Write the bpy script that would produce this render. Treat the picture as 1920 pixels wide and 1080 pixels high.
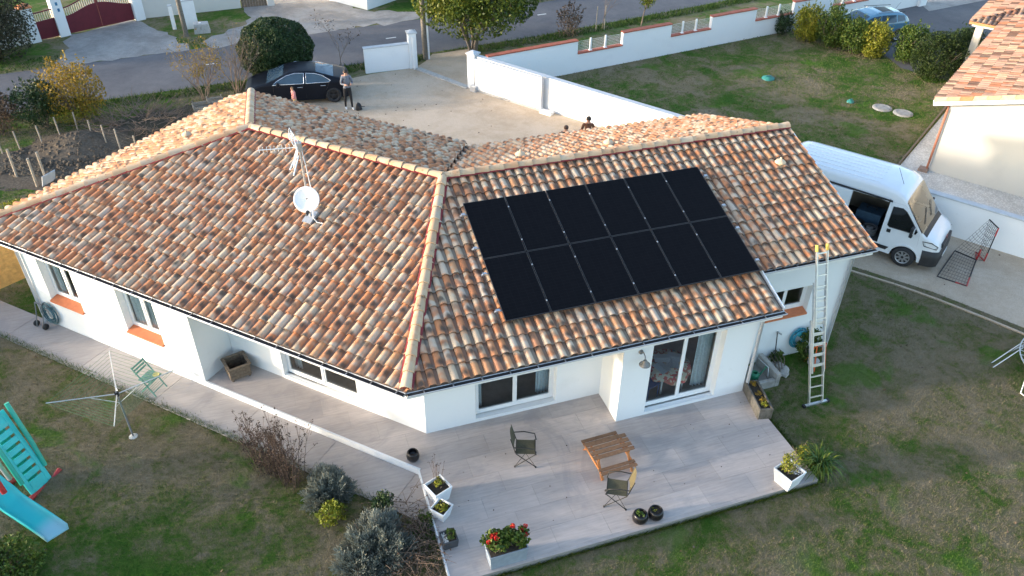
import bpy, bmesh, math, random
import numpy as np
from mathutils import Vector, Matrix
for o_ in list(bpy.data.objects): bpy.data.objects.remove(o_)
random.seed(7); rng = np.random.default_rng(7)
R = math.radians
SC = bpy.context.scene; COL = SC.collection
# ------------------------------------------------------------------ camera
F_PX = 1488.08
PITCH, YAW, ROLL = R(36.288), R(18.893), R(0.754)
CAM = Vector((-2.428, -13.361, 14.276))
fwd = Vector((math.sin(YAW)*math.cos(PITCH), math.cos(YAW)*math.cos(PITCH), -math.sin(PITCH)))
r0 = Vector((math.cos(YAW), -math.sin(YAW), 0)); u0 = r0.cross(fwd)
rt = math.cos(ROLL)*r0 + math.sin(ROLL)*u0; up = -math.sin(ROLL)*r0 + math.cos(ROLL)*u0
cd = bpy.data.cameras.new('Camera'); camo = bpy.data.objects.new('Camera', cd); COL.objects.link(camo)
cd.sensor_width = 36; cd.lens = 36*F_PX/1920; cd.clip_start = .1; cd.clip_end = 2000
camo.matrix_world = Matrix(((rt.x, up.x, -fwd.x, CAM.x), (rt.y, up.y, -fwd.y, CAM.y), (rt.z, up.z, -fwd.z, CAM.z), (0, 0, 0, 1)))
SC.camera = camo
# ------------------------------------------------------------------ light
SUN_EL, SUN_AZ = R(7.8), R(180-8.5)          # azimuth of the sun, from +x counter-clockwise
sdir = Vector((math.cos(SUN_AZ)*math.cos(SUN_EL), math.sin(SUN_AZ)*math.cos(SUN_EL), math.sin(SUN_EL)))
w = bpy.data.worlds.new('World'); SC.world = w; w.use_nodes = True
wn = w.node_tree; bg = wn.nodes['Background']
sky = wn.nodes.new('ShaderNodeTexSky'); sky.sky_type = 'NISHITA'; sky.sun_disc = False
sky.sun_elevation = SUN_EL; sky.sun_rotation = math.pi/2 - SUN_AZ; sky.air_density = 0.8; sky.dust_density = 1.3; sky.ozone_density = 1.0
wn.links.new(sky.outputs[0], bg.inputs[0]); bg.inputs[1].default_value = 0.15
sl = bpy.data.lights.new('Sun', 'SUN'); sl.energy = 1.25; sl.angle = R(2.5); sl.color = (1.0, 0.88, 0.74)
so = bpy.data.objects.new('Sun', sl); COL.objects.link(so); so.rotation_euler = (-sdir).to_track_quat('-Z', 'Y').to_euler()
SC.view_settings.view_transform = 'Standard'; SC.view_settings.look = 'None'; SC.view_settings.gamma = 1
SC.view_settings.exposure = 2.36
SC.render.engine = 'CYCLES'; SC.cycles.max_bounces = 6; SC.cycles.transparent_max_bounces = 12
# ------------------------------------------------------------------ helpers
GZ = -0.2                                     # level of the gardens, drive and road
def G(px, py, z=GZ):                          # photo pixel -> point on the level z
    d = fwd + rt*((px-960)/F_PX) + up*((540-py)/F_PX)
    q = CAM + d*((z-CAM.z)/d.z); return Vector((q.x, q.y, z))
def link(o, parent=None):
    COL.objects.link(o)
    if parent: o.parent = parent
    return o
def tag(o, label=None, cat=None, group=None, kind=None):
    if label: o['label'] = label
    if cat: o['category'] = cat
    if group: o['group'] = group
    if kind: o['kind'] = kind
    return o
def thing(name, label, cat, loc=(0, 0, 0), rz=0, group=None):
    o = bpy.data.objects.new(name, None); o.empty_display_size = .2
    o.location = loc; o.rotation_euler = (0, 0, rz); link(o); return tag(o, label, cat, group)
def copy_tree(o, parent=None):
    c = o.copy(); COL.objects.link(c); c.parent = parent
    for ch in o.children: copy_tree(ch, c)
    return c
class MB:
    def __init__(s): s.v = []; s.f = []; s.sm = []; s.mi = []; s.cm = 0
    def add(s, vs, fs, smooth=False):
        b = len(s.v); s.v += [tuple(map(float, v)) for v in vs]
        for f in fs: s.f.append(tuple(b+i for i in f)); s.sm.append(smooth); s.mi.append(s.cm)
        return s
    def box(s, x0, x1, y0, y1, z0, z1):
        return s.add([(x0,y0,z0),(x1,y0,z0),(x1,y1,z0),(x0,y1,z0),(x0,y0,z1),(x1,y0,z1),(x1,y1,z1),(x0,y1,z1)],
            [(3,2,1,0),(4,5,6,7),(0,1,5,4),(1,2,6,5),(2,3,7,6),(3,0,4,7)])
    def obox(s, c, ax, ay, az):               # centre, three half axes
        c, ax, ay, az = map(Vector, (c, ax, ay, az))
        return s.add([c-ax-ay-az, c+ax-ay-az, c+ax+ay-az, c-ax+ay-az, c-ax-ay+az, c+ax-ay+az, c+ax+ay+az, c-ax+ay+az],
            [(3,2,1,0),(4,5,6,7),(0,1,5,4),(1,2,6,5),(2,3,7,6),(3,0,4,7)])
    def bar(s, p, q, wid, thk, upv=(0, 0, 1)):
        p, q = Vector(p), Vector(q); d = (q-p); L = d.length; d.normalize(); upv = Vector(upv)
        if abs(d.dot(upv)) > .98: upv = Vector((0, 1, 0)) if abs(d.y) < .9 else Vector((1, 0, 0))
        a = d.cross(upv).normalized(); b = a.cross(d).normalized()
        return s.obox((p+q)/2, d*L/2, a*wid/2, b*thk/2)
    def tube(s, pts, r, n=8, cap=True, smooth=True):
        pts = [Vector(p) for p in pts]; m = len(pts); rs = r if isinstance(r, (list, tuple)) else [r]*m
        vs = []; prev = None
        for i, p in enumerate(pts):
            d = (pts[min(i+1, m-1)]-pts[max(i-1, 0)])
            if d.length < 1e-9: d = Vector((0, 0, 1))
            d.normalize()
            if prev is None: a = d.orthogonal().normalized()
            else:
                a = prev - d*prev.dot(d)
                a = a.normalized() if a.length > 1e-6 else d.orthogonal().normalized()
            prev = a; b = d.cross(a)
            for k in range(n):
                t = 2*math.pi*k/n; vs.append(p + (a*math.cos(t)+b*math.sin(t))*rs[i])
        fs = [(i*n+k, i*n+(k+1) % n, (i+1)*n+(k+1) % n, (i+1)*n+k) for i in range(m-1) for k in range(n)]
        s.add(vs, fs, smooth)
        if cap: s.add(vs[:n], [tuple(range(n-1, -1, -1))]); s.add(vs[-n:], [tuple(range(n))])
        return s
    def lathe(s, prof, n=20, c=(0, 0, 0), smooth=True, axis=None):
        c = Vector(c); ax = Vector(axis).normalized() if axis else Vector((0, 0, 1)); a = ax.orthogonal().normalized(); b = ax.cross(a)
        vs = [c + ax*z + (a*math.cos(2*math.pi*k/n)+b*math.sin(2*math.pi*k/n))*r for r, z in prof for k in range(n)]
        m = len(prof)
        s.add(vs, [(i*n+k, i*n+(k+1) % n, (i+1)*n+(k+1) % n, (i+1)*n+k) for i in range(m-1) for k in range(n)], smooth)
        return s
    def prism(s, poly, z0, z1):
        n = len(poly); vs = [(x, y, z0) for x, y in poly]+[(x, y, z1) for x, y in poly]
        return s.add(vs, [tuple(range(n-1, -1, -1)), tuple(range(n, 2*n))]+[(i, (i+1) % n, n+(i+1) % n, n+i) for i in range(n)])
    def taperbox(s, hx0, hy0, hx1, hy1, z0, z1, c=(0, 0)):
        x, y = c
        return s.add([(x-hx0,y-hy0,z0),(x+hx0,y-hy0,z0),(x+hx0,y+hy0,z0),(x-hx0,y+hy0,z0),(x-hx1,y-hy1,z1),(x+hx1,y-hy1,z1),(x+hx1,y+hy1,z1),(x-hx1,y+hy1,z1)],
            [(3,2,1,0),(4,5,6,7),(0,1,5,4),(1,2,6,5),(2,3,7,6),(3,0,4,7)])
    def mesh(s, name, mats):
        me = bpy.data.meshes.new(name); me.from_pydata(s.v, [], s.f)
        for m_ in (mats if isinstance(mats, (list, tuple)) else [mats]): me.materials.append(m_)
        me.polygons.foreach_set('use_smooth', s.sm); me.polygons.foreach_set('material_index', s.mi); me.update(); return me
    def build(s, name, mats, parent=None, bevel=0, loc=None):
        o = bpy.data.objects.new(name, s.mesh(name, mats)); link(o, parent)
        if loc is not None: o.location = loc
        if bevel:
            b = o.modifiers.new('bevel', 'BEVEL'); b.width = bevel; b.segments = 2; b.limit_method = 'ANGLE'; b.angle_limit = R(40)
        return o
def np_mesh(name, V, Fq, mat, parent=None, attr=None, smooth=False):
    """fast mesh from arrays: V (n,3), Fq (m,k)"""
    me = bpy.data.meshes.new(name); k = Fq.shape[1]; m = len(Fq)
    me.vertices.add(len(V)); me.vertices.foreach_set('co', np.asarray(V, np.float32).ravel())
    me.loops.add(m*k); me.loops.foreach_set('vertex_index', np.asarray(Fq, np.int32).ravel())
    me.polygons.add(m); me.polygons.foreach_set('loop_start', np.arange(0, m*k, k, dtype=np.int32)); me.polygons.foreach_set('loop_total', np.full(m, k, np.int32))
    me.update(calc_edges=True); me.materials.append(mat)
    if smooth: me.polygons.foreach_set('use_smooth', np.ones(m, bool))
    if attr is not None:
        at = me.attributes.new('rnd', 'FLOAT', 'POINT'); at.data.foreach_set('value', np.asarray(attr, np.float32))
    o = bpy.data.objects.new(name, me); return link(o, parent)
# ------------------------------------------------------------------ materials
class NT:
    def __init__(s, name):
        s.m = bpy.data.materials.new(name); s.m.use_nodes = True; s.t = s.m.node_tree; s.b = s.t.nodes['Principled BSDF']; s.out = s.t.nodes['Material Output']
    def n(s, typ, **kw):
        nd = s.t.nodes.new('ShaderNode'+typ)
        for k, v in kw.items(): setattr(nd, k, v)
        return nd
    def l(s, a, b): s.t.links.new(a, b)
    def val(s, sock, v):
        if hasattr(v, 'is_linked') or isinstance(v, bpy.types.NodeSocket): s.l(v, sock)
        else: sock.default_value = v
    def math(s, op, a, b=0.0, clamp=False):
        nd = s.n('Math', operation=op, use_clamp=clamp); s.val(nd.inputs[0], a); s.val(nd.inputs[1], b); return nd.outputs[0]
    def noise(s, co, scale, detail=4, rough=.55, dist=0.0, dim='3D'):
        nd = s.n('TexNoise', noise_dimensions=dim); nd.inputs['Scale'].default_value = scale; nd.inputs['Detail'].default_value = detail
        nd.inputs['Roughness'].default_value = rough; nd.inputs['Distortion'].default_value = dist
        if co is not None: s.l(co, nd.inputs['Vector'])
        return nd.outputs['Fac']
    def ramp(s, fac, stops, interp='LINEAR'):
        nd = s.n('ValToRGB'); nd.color_ramp.interpolation = interp; e = nd.color_ramp.elements
        while len(e) < len(stops): e.new(.5)
        for i, (p, c) in enumerate(stops): e[i].position = p; e[i].color = (*c, 1) if len(c) == 3 else c
        s.l(fac, nd.inputs[0]); return nd.outputs[0]
    def smooth(s, fac, a, b):
        nd = s.n('MapRange', interpolation_type='SMOOTHSTEP'); nd.inputs[1].default_value = a; nd.inputs[2].default_value = b; s.l(fac, nd.inputs[0]); return nd.outputs[0]
    def mix(s, fac, a, b, mode='MIX'):
        nd = s.n('Mix', data_type='RGBA', blend_type=mode); s.val(nd.inputs[0], fac)
        for k, v in ((6, a), (7, b)):
            if isinstance(v, bpy.types.NodeSocket): s.l(v, nd.inputs[k])
            else: nd.inputs[k].default_value = (*v, 1)
        return nd.outputs[2]
    def co(s, kind='Object', scale=None):
        o = s.n('TexCoord').outputs[kind]
        if scale:
            mp = s.n('Mapping'); mp.inputs['Scale'].default_value = scale; s.l(o, mp.inputs[0]); o = mp.outputs[0]
        return o
    def pos(s): return s.n('NewGeometry').outputs['Position']
    def bump(s, h, strength=.3, dist=.02):
        nd = s.n('Bump'); nd.inputs['Strength'].default_value = strength; nd.inputs['Distance'].default_value = dist; s.l(h, nd.inputs['Height']); s.l(nd.outputs[0], s.b.inputs['Normal'])
    def fin(s, col, rough=.8, metal=0, spec=None):
        if isinstance(col, bpy.types.NodeSocket): s.l(col, s.b.inputs['Base Color'])
        else: s.b.inputs['Base Color'].default_value = (*col, 1)
        s.val(s.b.inputs['Roughness'], rough); s.b.inputs['Metallic'].default_value = metal
        if spec is not None: s.b.inputs['Specular IOR Level'].default_value = spec
        return s.m
def mat(name, c, var=.12, scale=6, rough=.7, metal=0, bump=0, bscale=60, dirt=None, spec=None, space='Object', coat=0):
    t = NT(name); co = t.co(space) if space != 'World' else t.pos()
    f = t.noise(co, scale, 5, .6); lo = tuple(x*(1-var) for x in c); hi = tuple(min(1, x*(1+var)) for x in c)
    col = t.ramp(f, [(.3, lo), (.7, hi)])
    if dirt:
        g = t.noise(co, scale*.35, 6, .65, .4); col = t.mix(t.smooth(g, .55, .75), col, dirt)
    if bump: t.bump(t.noise(co, bscale, 4), bump, .01)
    t.b.inputs['Coat Weight'].default_value = coat
    return t.fin(col, rough, metal, spec)
def leafmat(name, cols, rough=.6, transl=.0):
    """foliage colour picked per leaf from the mesh attribute rnd"""
    t = NT(name); a = t.n('Attribute', attribute_name='rnd').outputs['Fac']
    n = len(cols); col = t.ramp(a, [((i+.5)/n, c) for i, c in enumerate(cols)])
    m = t.fin(col, rough, 0, .3)
    if transl:
        tr = t.n('BsdfTranslucent'); t.l(col, tr.inputs[0]); mx = t.n('MixShader'); mx.inputs[0].default_value = transl
        t.l(t.b.outputs[0], mx.inputs[1]); t.l(tr.outputs[0], mx.inputs[2]); t.l(mx.outputs[0], t.out.inputs[0])
    return m
def glassmat(name, tint=(.9, .95, .95), refl=1.0, opac=0.0):
    t = NT(name); t.t.nodes.remove(t.b); tr = t.n('BsdfTransparent'); tr.inputs[0].default_value = (*tint, 1)
    gl = t.n('BsdfGlossy'); gl.inputs['Roughness'].default_value = .02; fr = t.n('Fresnel'); fr.inputs[0].default_value = 1.5
    mx = t.n('MixShader'); f = t.math('MULTIPLY', fr.outputs[0], refl*1.6, True)
    t.l(f, mx.inputs[0]); t.l(tr.outputs[0], mx.inputs[1]); t.l(gl.outputs[0], mx.inputs[2]); t.l(mx.outputs[0], t.out.inputs[0]); return t.m
def plaster(name, c, stain=(.55, .52, .47)):
    t = NT(name); co = t.pos(); f = t.noise(co, .9, 6, .6); g = t.noise(co, 7, 4, .6)
    col = t.mix(t.smooth(f, .52, .8), c, tuple(x*.93 for x in c)); col = t.mix(t.math('MULTIPLY', t.smooth(g, .6, .85), .25), col, stain)
    sp = t.noise(t.n('Mapping').outputs[0] if False else co, 2.2, 6, .7, .8); col = t.mix(t.math('MULTIPLY', t.smooth(sp, .63, .8), .3), col, stain)
    t.bump(t.noise(co, 160, 2), .12, .004); return t.fin(col, .85, 0, .25)
PL = plaster('white_render', (.785, .80, .80)); PLW = plaster('white_wall_paint', (.80, .81, .81)); PLN = plaster('cream_render', (.63, .585, .505))
def tilemat(name, flat=False):
    t = NT(name); r_ = t.math('ADD', t.n('Attribute', attribute_name='rnd').outputs['Fac'], t.n('ObjectInfo').outputs['Random'])
    r_ = t.math('FRACT', r_); uv = t.n('UVMap', uv_map='UVMap').outputs[0]; sx = t.n('SeparateXYZ'); t.l(uv, sx.inputs[0])
    def nz(su, sv, sr, dist=.5):
        cx = t.n('CombineXYZ'); t.l(t.math('MULTIPLY', sx.outputs[0], su), cx.inputs[0]); t.l(t.math('MULTIPLY', sx.outputs[1], sv), cx.inputs[1]); t.l(t.math('MULTIPLY', r_, sr), cx.inputs[2])
        return t.noise(cx.outputs[0], 1, 1, .5, dist)
    wn_ = t.n('TexWhiteNoise', noise_dimensions='1D'); t.l(t.math('MULTIPLY', r_, 731.7), wn_.inputs['W']); r1 = wn_.outputs['Value']
    wn2 = t.n('TexWhiteNoise', noise_dimensions='1D'); t.l(t.math('MULTIPLY', r_, 377.1), wn2.inputs['W']); r2 = wn2.outputs['Value']
    wn3 = t.n('TexWhiteNoise', noise_dimensions='1D'); t.l(t.math('MULTIPLY', r_, 191.3), wn3.inputs['W']); r3 = wn3.outputs['Value']
    pale = t.ramp(r1, [(.0, (.46, .345, .24)), (.35, (.60, .465, .33)), (.65, (.53, .43, .34)), (1., (.64, .49, .34))])
    warm = t.ramp(r2, [(.0, (.47, .19, .09)), (.4, (.54, .235, .11)), (.75, (.46, .22, .125)), (1., (.56, .29, .145))])
    bias = t.math('ADD', t.math('MULTIPLY', t.math('SUBTRACT', r3, .5), .2), .035)
    f = t.smooth(t.math('ADD', nz(.8, 1.7, 61, .0), bias), .36, .62)
    col = t.mix(f, pale, warm)
    ww = t.math('MULTIPLY', t.math('SUBTRACT', nz(3, 3.5, 33, .0), .5), .9)
    du = t.math('DIVIDE', t.math('SUBTRACT', sx.outputs[0], t.math('ADD', .12, t.math('MULTIPLY', r1, .5))), .36)
    dv = t.math('DIVIDE', t.math('SUBTRACT', sx.outputs[1], r2), .215)
    rad = t.math('ADD', t.math('SQRT', t.math('ADD', t.math('MULTIPLY', du, du), t.math('MULTIPLY', dv, dv))), ww)
    d = t.math('MULTIPLY', t.math('SUBTRACT', 1.0, t.smooth(rad, .3, 1.45)), t.smooth(r3, .10, .40))
    col = t.mix(t.math('MULTIPLY', d, .86), col, (.07, .06, .05))
    if flat:                                # evenly coloured tiles, a few of them dark brown
        fl_c = t.ramp(r1, [(0, (.10, .065, .055)), (.22, (.38, .235, .175)), (.42, (.42, .285, .215)), (.58, (.36, .15, .085)), (.74, (.45, .32, .22)), (.88, (.30, .19, .15))], 'CONSTANT'); col = t.mix(.85, col, fl_c)
    gr = t.noise(t.pos(), 38, 4, .7); col = t.mix(.16, col, t.ramp(gr, [(.3, (.3, .27, .25)), (.7, (.98, .95, .9))]), 'MULTIPLY')
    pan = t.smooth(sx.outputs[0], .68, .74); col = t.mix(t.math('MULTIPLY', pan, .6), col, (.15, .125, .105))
    lip = t.math('SUBTRACT', 1.0, t.smooth(sx.outputs[1], .0, .03)); col = t.mix(t.math('MULTIPLY', lip, .55), col, (.12, .095, .08))  # shadow gap under the tile edge painted into the colour
    t.bump(t.noise(t.pos(), 90, 3), .12, .004); return t.fin(col, .82, 0, .25)
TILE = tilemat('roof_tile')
def ridgemat():
    t = NT('ridge_tile'); r_ = t.n('ObjectInfo').outputs['Random']; co = t.co('Object'); base = t.ramp(r_, [(0, (.46, .33, .21)), (.3, (.56, .42, .28)), (.6, (.50, .32, .19)), (.8, (.60, .47, .33)), (1, (.42, .34, .26))])
    f = t.noise(t.pos(), 5, 4, .6); base = t.mix(t.math('MULTIPLY', t.smooth(f, .45, .7), .6), base, (.50, .25, .13)); d = t.smooth(t.noise(t.pos(), 4.1, 3, .6), .60, .72); base = t.mix(t.math('MULTIPLY', d, .7), base, (.10, .08, .06)); return t.fin(base, .85, 0, .2)
RIDGE = ridgemat()
CLOS = mat('closure_strip', (.20, .018, .02), .25, 8, .7)
GUT = mat('gutter_metal', (.55, .56, .58), .08, 3, .4, .3); DARKG = mat('gutter_dark', (.03, .03, .032), .2, 8, .8)
PVC = mat('white_pvc', (.82, .82, .81), .04, 4, .35); SILL = mat('terracotta_sill', (.58, .18, .075), .12, 7, .7)
GLASS = glassmat('window_glass'); ROOM = mat('room_wall', (.60, .57, .54), .1, 2, .9); ROOMF = mat('room_floor', (.27, .245, .22), .2, 3, .5)
CURT = mat('curtain', (.62, .70, .74), .15, 20, .9); ALU = mat('aluminium', (.62, .63, .64), .1, 9, .35, .8); STEEL = mat('galvanised', (.50, .51, .52), .15, 12, .45, .7)
BLACK = mat('black_plastic', (.018, .018, .02), .3, 9, .55); WOODD = mat('weathered_wood', (.16, .12, .085), .35, 18, .85, bump=.4, bscale=40)
# ------------------------------------------------------------------ ground
def rough(poly, j):
    if not j: return poly
    g_ = random.Random(5); out = []
    for (a, b_), (c, d_) in zip(poly, poly[1:]+poly[:1]):
        n_ = max(1, int(math.hypot(c-a, d_-b_)/.5))
        for k in range(n_): out.append((a+(c-a)*k/n_+g_.gauss(0, j), b_+(d_-b_)*k/n_+g_.gauss(0, j)))
    return out
def sheet(name, poly, z, m, parent=None, kind='structure', label=None, jit=0):
    b = MB(); poly = rough(poly, jit); b.add([(x, y, z) for x, y in poly], [tuple(range(len(poly)))])
    o = b.build(name, m, parent)
    bm = bmesh.new(); bm.from_mesh(o.data); bmesh.ops.triangulate(bm, faces=bm.faces[:]); 
    bmesh.ops.recalc_face_normals(bm, faces=bm.faces[:])
    for f in bm.faces:
        if f.normal.z < 0: f.normal_flip()
    bm.to_mesh(o.data); bm.free()
    if kind: o['kind'] = kind
    if label: o['label'] = label
    return o
def grassmat(name, blade=False):
    t = NT(name); co = t.pos()
    n1 = t.noise(co, .22, 5, .62, .6); n2 = t.noise(co, .9, 6, .68, .8); n3 = t.noise(co, 6, 5, .7); n4 = t.noise(co, 42, 6, .85)
    f = t.math('ADD', t.math('MULTIPLY', n1, .5), t.math('MULTIPLY', n2, .5))
    f = t.math('ADD', f, t.math('MULTIPLY', t.math('SUBTRACT', n3, .5), .28))
    sp_ = t.n('SeparateXYZ'); t.l(co, sp_.inputs[0])      # position axes, no colour taken from them
    if blade:
        a = t.n('Attribute', attribute_name='rnd').outputs['Fac']; f = t.math('ADD', f, t.math('MULTIPLY', t.math('SUBTRACT', a, .5), .16))
    col = t.ramp(f, [(.33, (.038, .105, .014)), (.43, (.072, .13, .024)), (.485, (.14, .145, .06)), (.555, (.215, .18, .118)), (.70, (.28, .235, .17))])
    g = t.smooth(t.noise(co, .55, 4, .6, .5), .56, .68); col = t.mix(t.math('MULTIPLY', g, .7), col, (.075, .17, .02))
    v = t.ramp(n4, [(.32, (.48, .50, .46)), (.68, (1.42, 1.38, 1.3))])
    col = t.mix(.85 if not blade else .5, col, v, 'MULTIPLY')
    if not blade: t.bump(n4, .9, .03)
    return t.fin(col, .95, 0, .1)
GRASS = grassmat('lawn_grass'); BLADE = grassmat('grass_blades', True)
def gravelmat(name, c, c2, fine=55, amt=.6):
    t = NT(name); co = t.pos(); n1 = t.noise(co, .35, 5, .6, .7); n2 = t.noise(co, 2.2, 6, .7); v = t.n('TexVoronoi'); v.inputs['Scale'].default_value = fine; t.l(co, v.inputs['Vector'])
    col = t.mix(t.smooth(t.math('ADD', t.math('MULTIPLY', n1, .6), t.math('MULTIPLY', n2, .4)), .38, .62), c, c2)
    col = t.mix(amt, col, t.ramp(t.n('SeparateColor').outputs[0] if False else v.outputs['Distance'], [(0., (1.15, 1.15, 1.12)), (.6, (.62, .6, .58))]), 'MULTIPLY')
    sp = t.noise(co, 14, 5, .75); col = t.mix(t.math('MULTIPLY', t.smooth(sp, .66, .74), .5), col, (.13, .115, .095))
    t.bump(v.outputs['Distance'], .6, .02); return t.fin(col, .95, 0, .15)
GRAVEL = gravelmat('court_gravel', (.66, .545, .43), (.54, .43, .32)); GREYG = gravelmat('grey_gravel', (.44, .42, .40), (.30, .285, .27), 40)
WHITEG = gravelmat('white_gravel', (.80, .78, .75), (.62, .59, .55), 14, .7); SOIL = gravelmat('dug_soil', (.14, .115, .09), (.095, .08, .064), 9, .6)
def asphaltmat():
    t = NT('asphalt'); co = t.pos(); n1 = t.noise(co, .3, 5, .6, .6); n2 = t.noise(co, 60, 3, .8); n3 = t.noise(co, 3, 5, .7)
    col = t.ramp(t.math('ADD', t.math('MULTIPLY', n1, .65), t.math('MULTIPLY', n3, .35)), [(.35, (.105, .105, .115)), (.65, (.165, .16, .165))])
    col = t.mix(.5, col, t.ramp(n2, [(.3, (.6, .6, .6)), (.7, (1.3, 1.3, 1.3))]), 'MULTIPLY'); t.bump(n2, .5, .01); return t.fin(col, .9, 0, .2)
ASPH = asphaltmat()
def concmat(name, c, streak=True):
    t = NT(name); oi = t.n('ObjectInfo').outputs['Random']; co = t.pos()
    mp = t.n('Mapping'); mp.inputs['Scale'].default_value = (1.2, 14, 1); t.l(co, mp.inputs[0]); st = t.noise(mp.outputs[0], 1.6, 5, .65)
    big = t.noise(co, .8, 6, .65, .8); f = t.math('ADD', t.math('MULTIPLY', st, .55), t.math('MULTIPLY', big, .45))
    col = t.ramp(f, [(.36, tuple(x*.80 for x in c)), (.66, tuple(x*1.12 for x in c))])
    col = t.mix(.16, col, t.ramp(oi, [(0, (.35, .35, .37)), (1, (1.55, 1.5, 1.42))]), 'MULTIPLY')
    blotch = t.smooth(t.noise(co, .55, 6, .65, 1.4), .52, .66); col = t.mix(t.math('MULTIPLY', blotch, .5), col, (c[0]*.66, c[1]*.69, c[2]*.74))  # broad random blotches, darker and slightly bluer
    spt = t.smooth(t.noise(co, 3.3, 6, .75, 1.0), .66, .76); col = t.mix(t.math('MULTIPLY', spt, .35), col, tuple(x*.55 for x in c))
    spk = t.smooth(t.noise(co, 22, 4, .8), .72, .78); col = t.mix(t.math('MULTIPLY', spk, .5), col, (.62, .6, .58))
    t.bump(st, .08, .01); return t.fin(col, .62, 0, .35)
TTILE = concmat('terrace_tile', (.455, .402, .378)); PATHM = concmat('path_concrete', (.43, .385, .36)); GROUT = mat('grout', (.27, .26, .25), .1, 9, .9)
CONC = mat('concrete', (.42, .41, .39), .15, 8, .9, dirt=(.22, .2, .18), space='World')
BARE = gravelmat('bare_soil', (.11, .092, .07), (.075, .07, .045), 20, .6)
X = 260
lawn = sheet('lawn', [(-X, -X), (X, -X), (X, X), (-X, X)], GZ, GRASS)
s2 = math.sqrt(.5); Ad = Vector((-s2, s2, 0)); Nd = Vector((-s2, -s2, 0))
def LP(a, m, z=0): q = Ad*a + Nd*m; return Vector((q.x, q.y, z))      # left-wing frame: a along the wing, m towards the garden
K = 1.057; TF, TR = -4.155, 8.223
# road and verges
def xy(v): return (v.x, v.y)
near = [(-60, 20.3), (-13.1, 23.97), (-3, 24.9), (3.4, 25.55), (12.65, 26.8), (24.7, 29.3), (45, 34.2), (90, 46)]
far = [(-60, 25.4), (-13.9, 29.05), (-5.97, 29.9), (5.66, 31.25), (14.3, 32.3), (26, 34.8), (46, 39.6), (90, 51.5)]
sheet('road', near+far[::-1], GZ+.008, ASPH)
DASH = mat('road_paint', (.62, .62, .60), .15, 9, .8)
for px, py in ((396, 120), (733, 71), (1016, 27)):
    q = G(px, py, GZ+.013); b = MB(); b.add([(q.x-.28, q.y-.09, q.z), (q.x+.28, q.y-.03, q.z), (q.x+.28, q.y+.09, q.z), (q.x-.28, q.y+.03, q.z)], [(0, 1, 2, 3)]); o = b.build('road_marking', DASH); o['kind'] = 'structure'
# gravel court, side drive
wallA = Vector((7.25, 20.86, 0)); wallB = Vector((20.51, 1.74, 0)); wd = (wallB-wallA).normalized(); wallC = wallA+wd*34; wnrm = Vector((-wd.y, wd.x, 0))
court = [xy(G(700, 138)), xy(G(770, 128)), xy(G(885, 166)), xy(wallA+wd*.2), xy(wallC), (24.4, -10.5), xy(G(1920, 615)), xy(G(1750, 548)), xy(G(1600, 500)), (13.2, 5.2), (11, 7.9), (4, 8.5), (-3.5, 15.2), (-4.6, 20.6), (-3.2, 21.2), (-.5, 23.0), (1.6, 23.6)]
sheet('gravel_court', court, GZ+.004, GRAVEL)
apron = [xy(G(772, 127)), (5.9, 25.0), (6.4, 25.75), (8.9, 26.0), (8.2, 23.5), (7.5, 21.3), xy(G(885, 166))]
sheet('gravel_apron', apron, GZ+.012, GRAVEL, jit=.07)
ed = MB(); epts = [G(1598, 499, 0), G(1680, 524, 0), G(1760, 552, 0), G(1850, 587, 0), G(1960, 632, 0)]
for a, b in zip(epts, epts[1:]):
    a = Vector((G(1,1).x*0+a.x, a.y, GZ+.02)); b = Vector((b.x, b.y, GZ+.02)); ed.bar(a, b+(b-a).normalized()*-.01, .07, .05)
eo = ed.build('garden_edging', GRAVEL); tag(eo, 'pale concrete edging between the lawn and the gravel drive', 'edging')
# neighbour's yard, drive and far drives
nE1 = Vector((.83, .557, 0)); nE2 = Vector((.557, -.83, 0)); NC = Vector((21.89, 7.72, 0))
sheet('neighbour_driveway', [xy(G(1655, 100)), xy(G(1690, 128)), (29.5, 15.0), (34, 19), (60, 24), (60, 33), (34.9, 25.2), (30, 22.9), (28.6, 20)], GZ+.006, ASPH)
sheet('gravel_forecourt', [(36.5, 24.2), (60, 28), (70, 45), (40, 33), (37.8, 27.5)], GZ+.018, GREYG)
gv = [NC-nE2*1.0-nE1*1.3, NC-nE2*.9+nE1*9, NC+nE1*9, NC+nE1*.1+nE2*.1, NC+nE2*14, NC+nE2*14-nE1*2.1, NC-nE1*2.1-nE2*.6]
sheet('white_gravel_border', [xy(v) for v in gv], GZ+.005, WHITEG)
sheet('gravel_entry', [(-11.4, 34.3), (-8.2, 35.9), (-6.9, 33.6), (-5.2, 30.2), (-5.9, 29.86), (-11.6, 29.3), (-11.4, 31.5)], GZ+.010, GREYG, jit=.12)
sheet('gravel_yard', [(-4.6, 31.0), (-4.2, 30.1), (5.6, 31.2), (9.5, 31.75), (7.2, 32.7), (4.6, 33.6), (2.7, 37), (2.5, 60), (-3.5, 60), (-2.2, 36.2), (-2.0, 33.8)], GZ+.011, GREYG, jit=.14)
soil = sheet('vegetable_plot', [(-12.6, 17.2), (-10.3, 16.0), (-6.6, 17.6), (-8.2, 19.0), (-9.9, 20.9), (-12.4, 19.9)], GZ+.009, SOIL, jit=.1)
sheet('bare_soil', [xy(G(205, 262)), xy(G(205, 232)), xy(G(260, 214)), xy(G(330, 204)), xy(G(420, 190)), xy(G(465, 182)), (-3.2, 20.5), (-5.2, 17.5), (-7.6, 17.6)], GZ+.0065, BARE, jit=.12)
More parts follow.
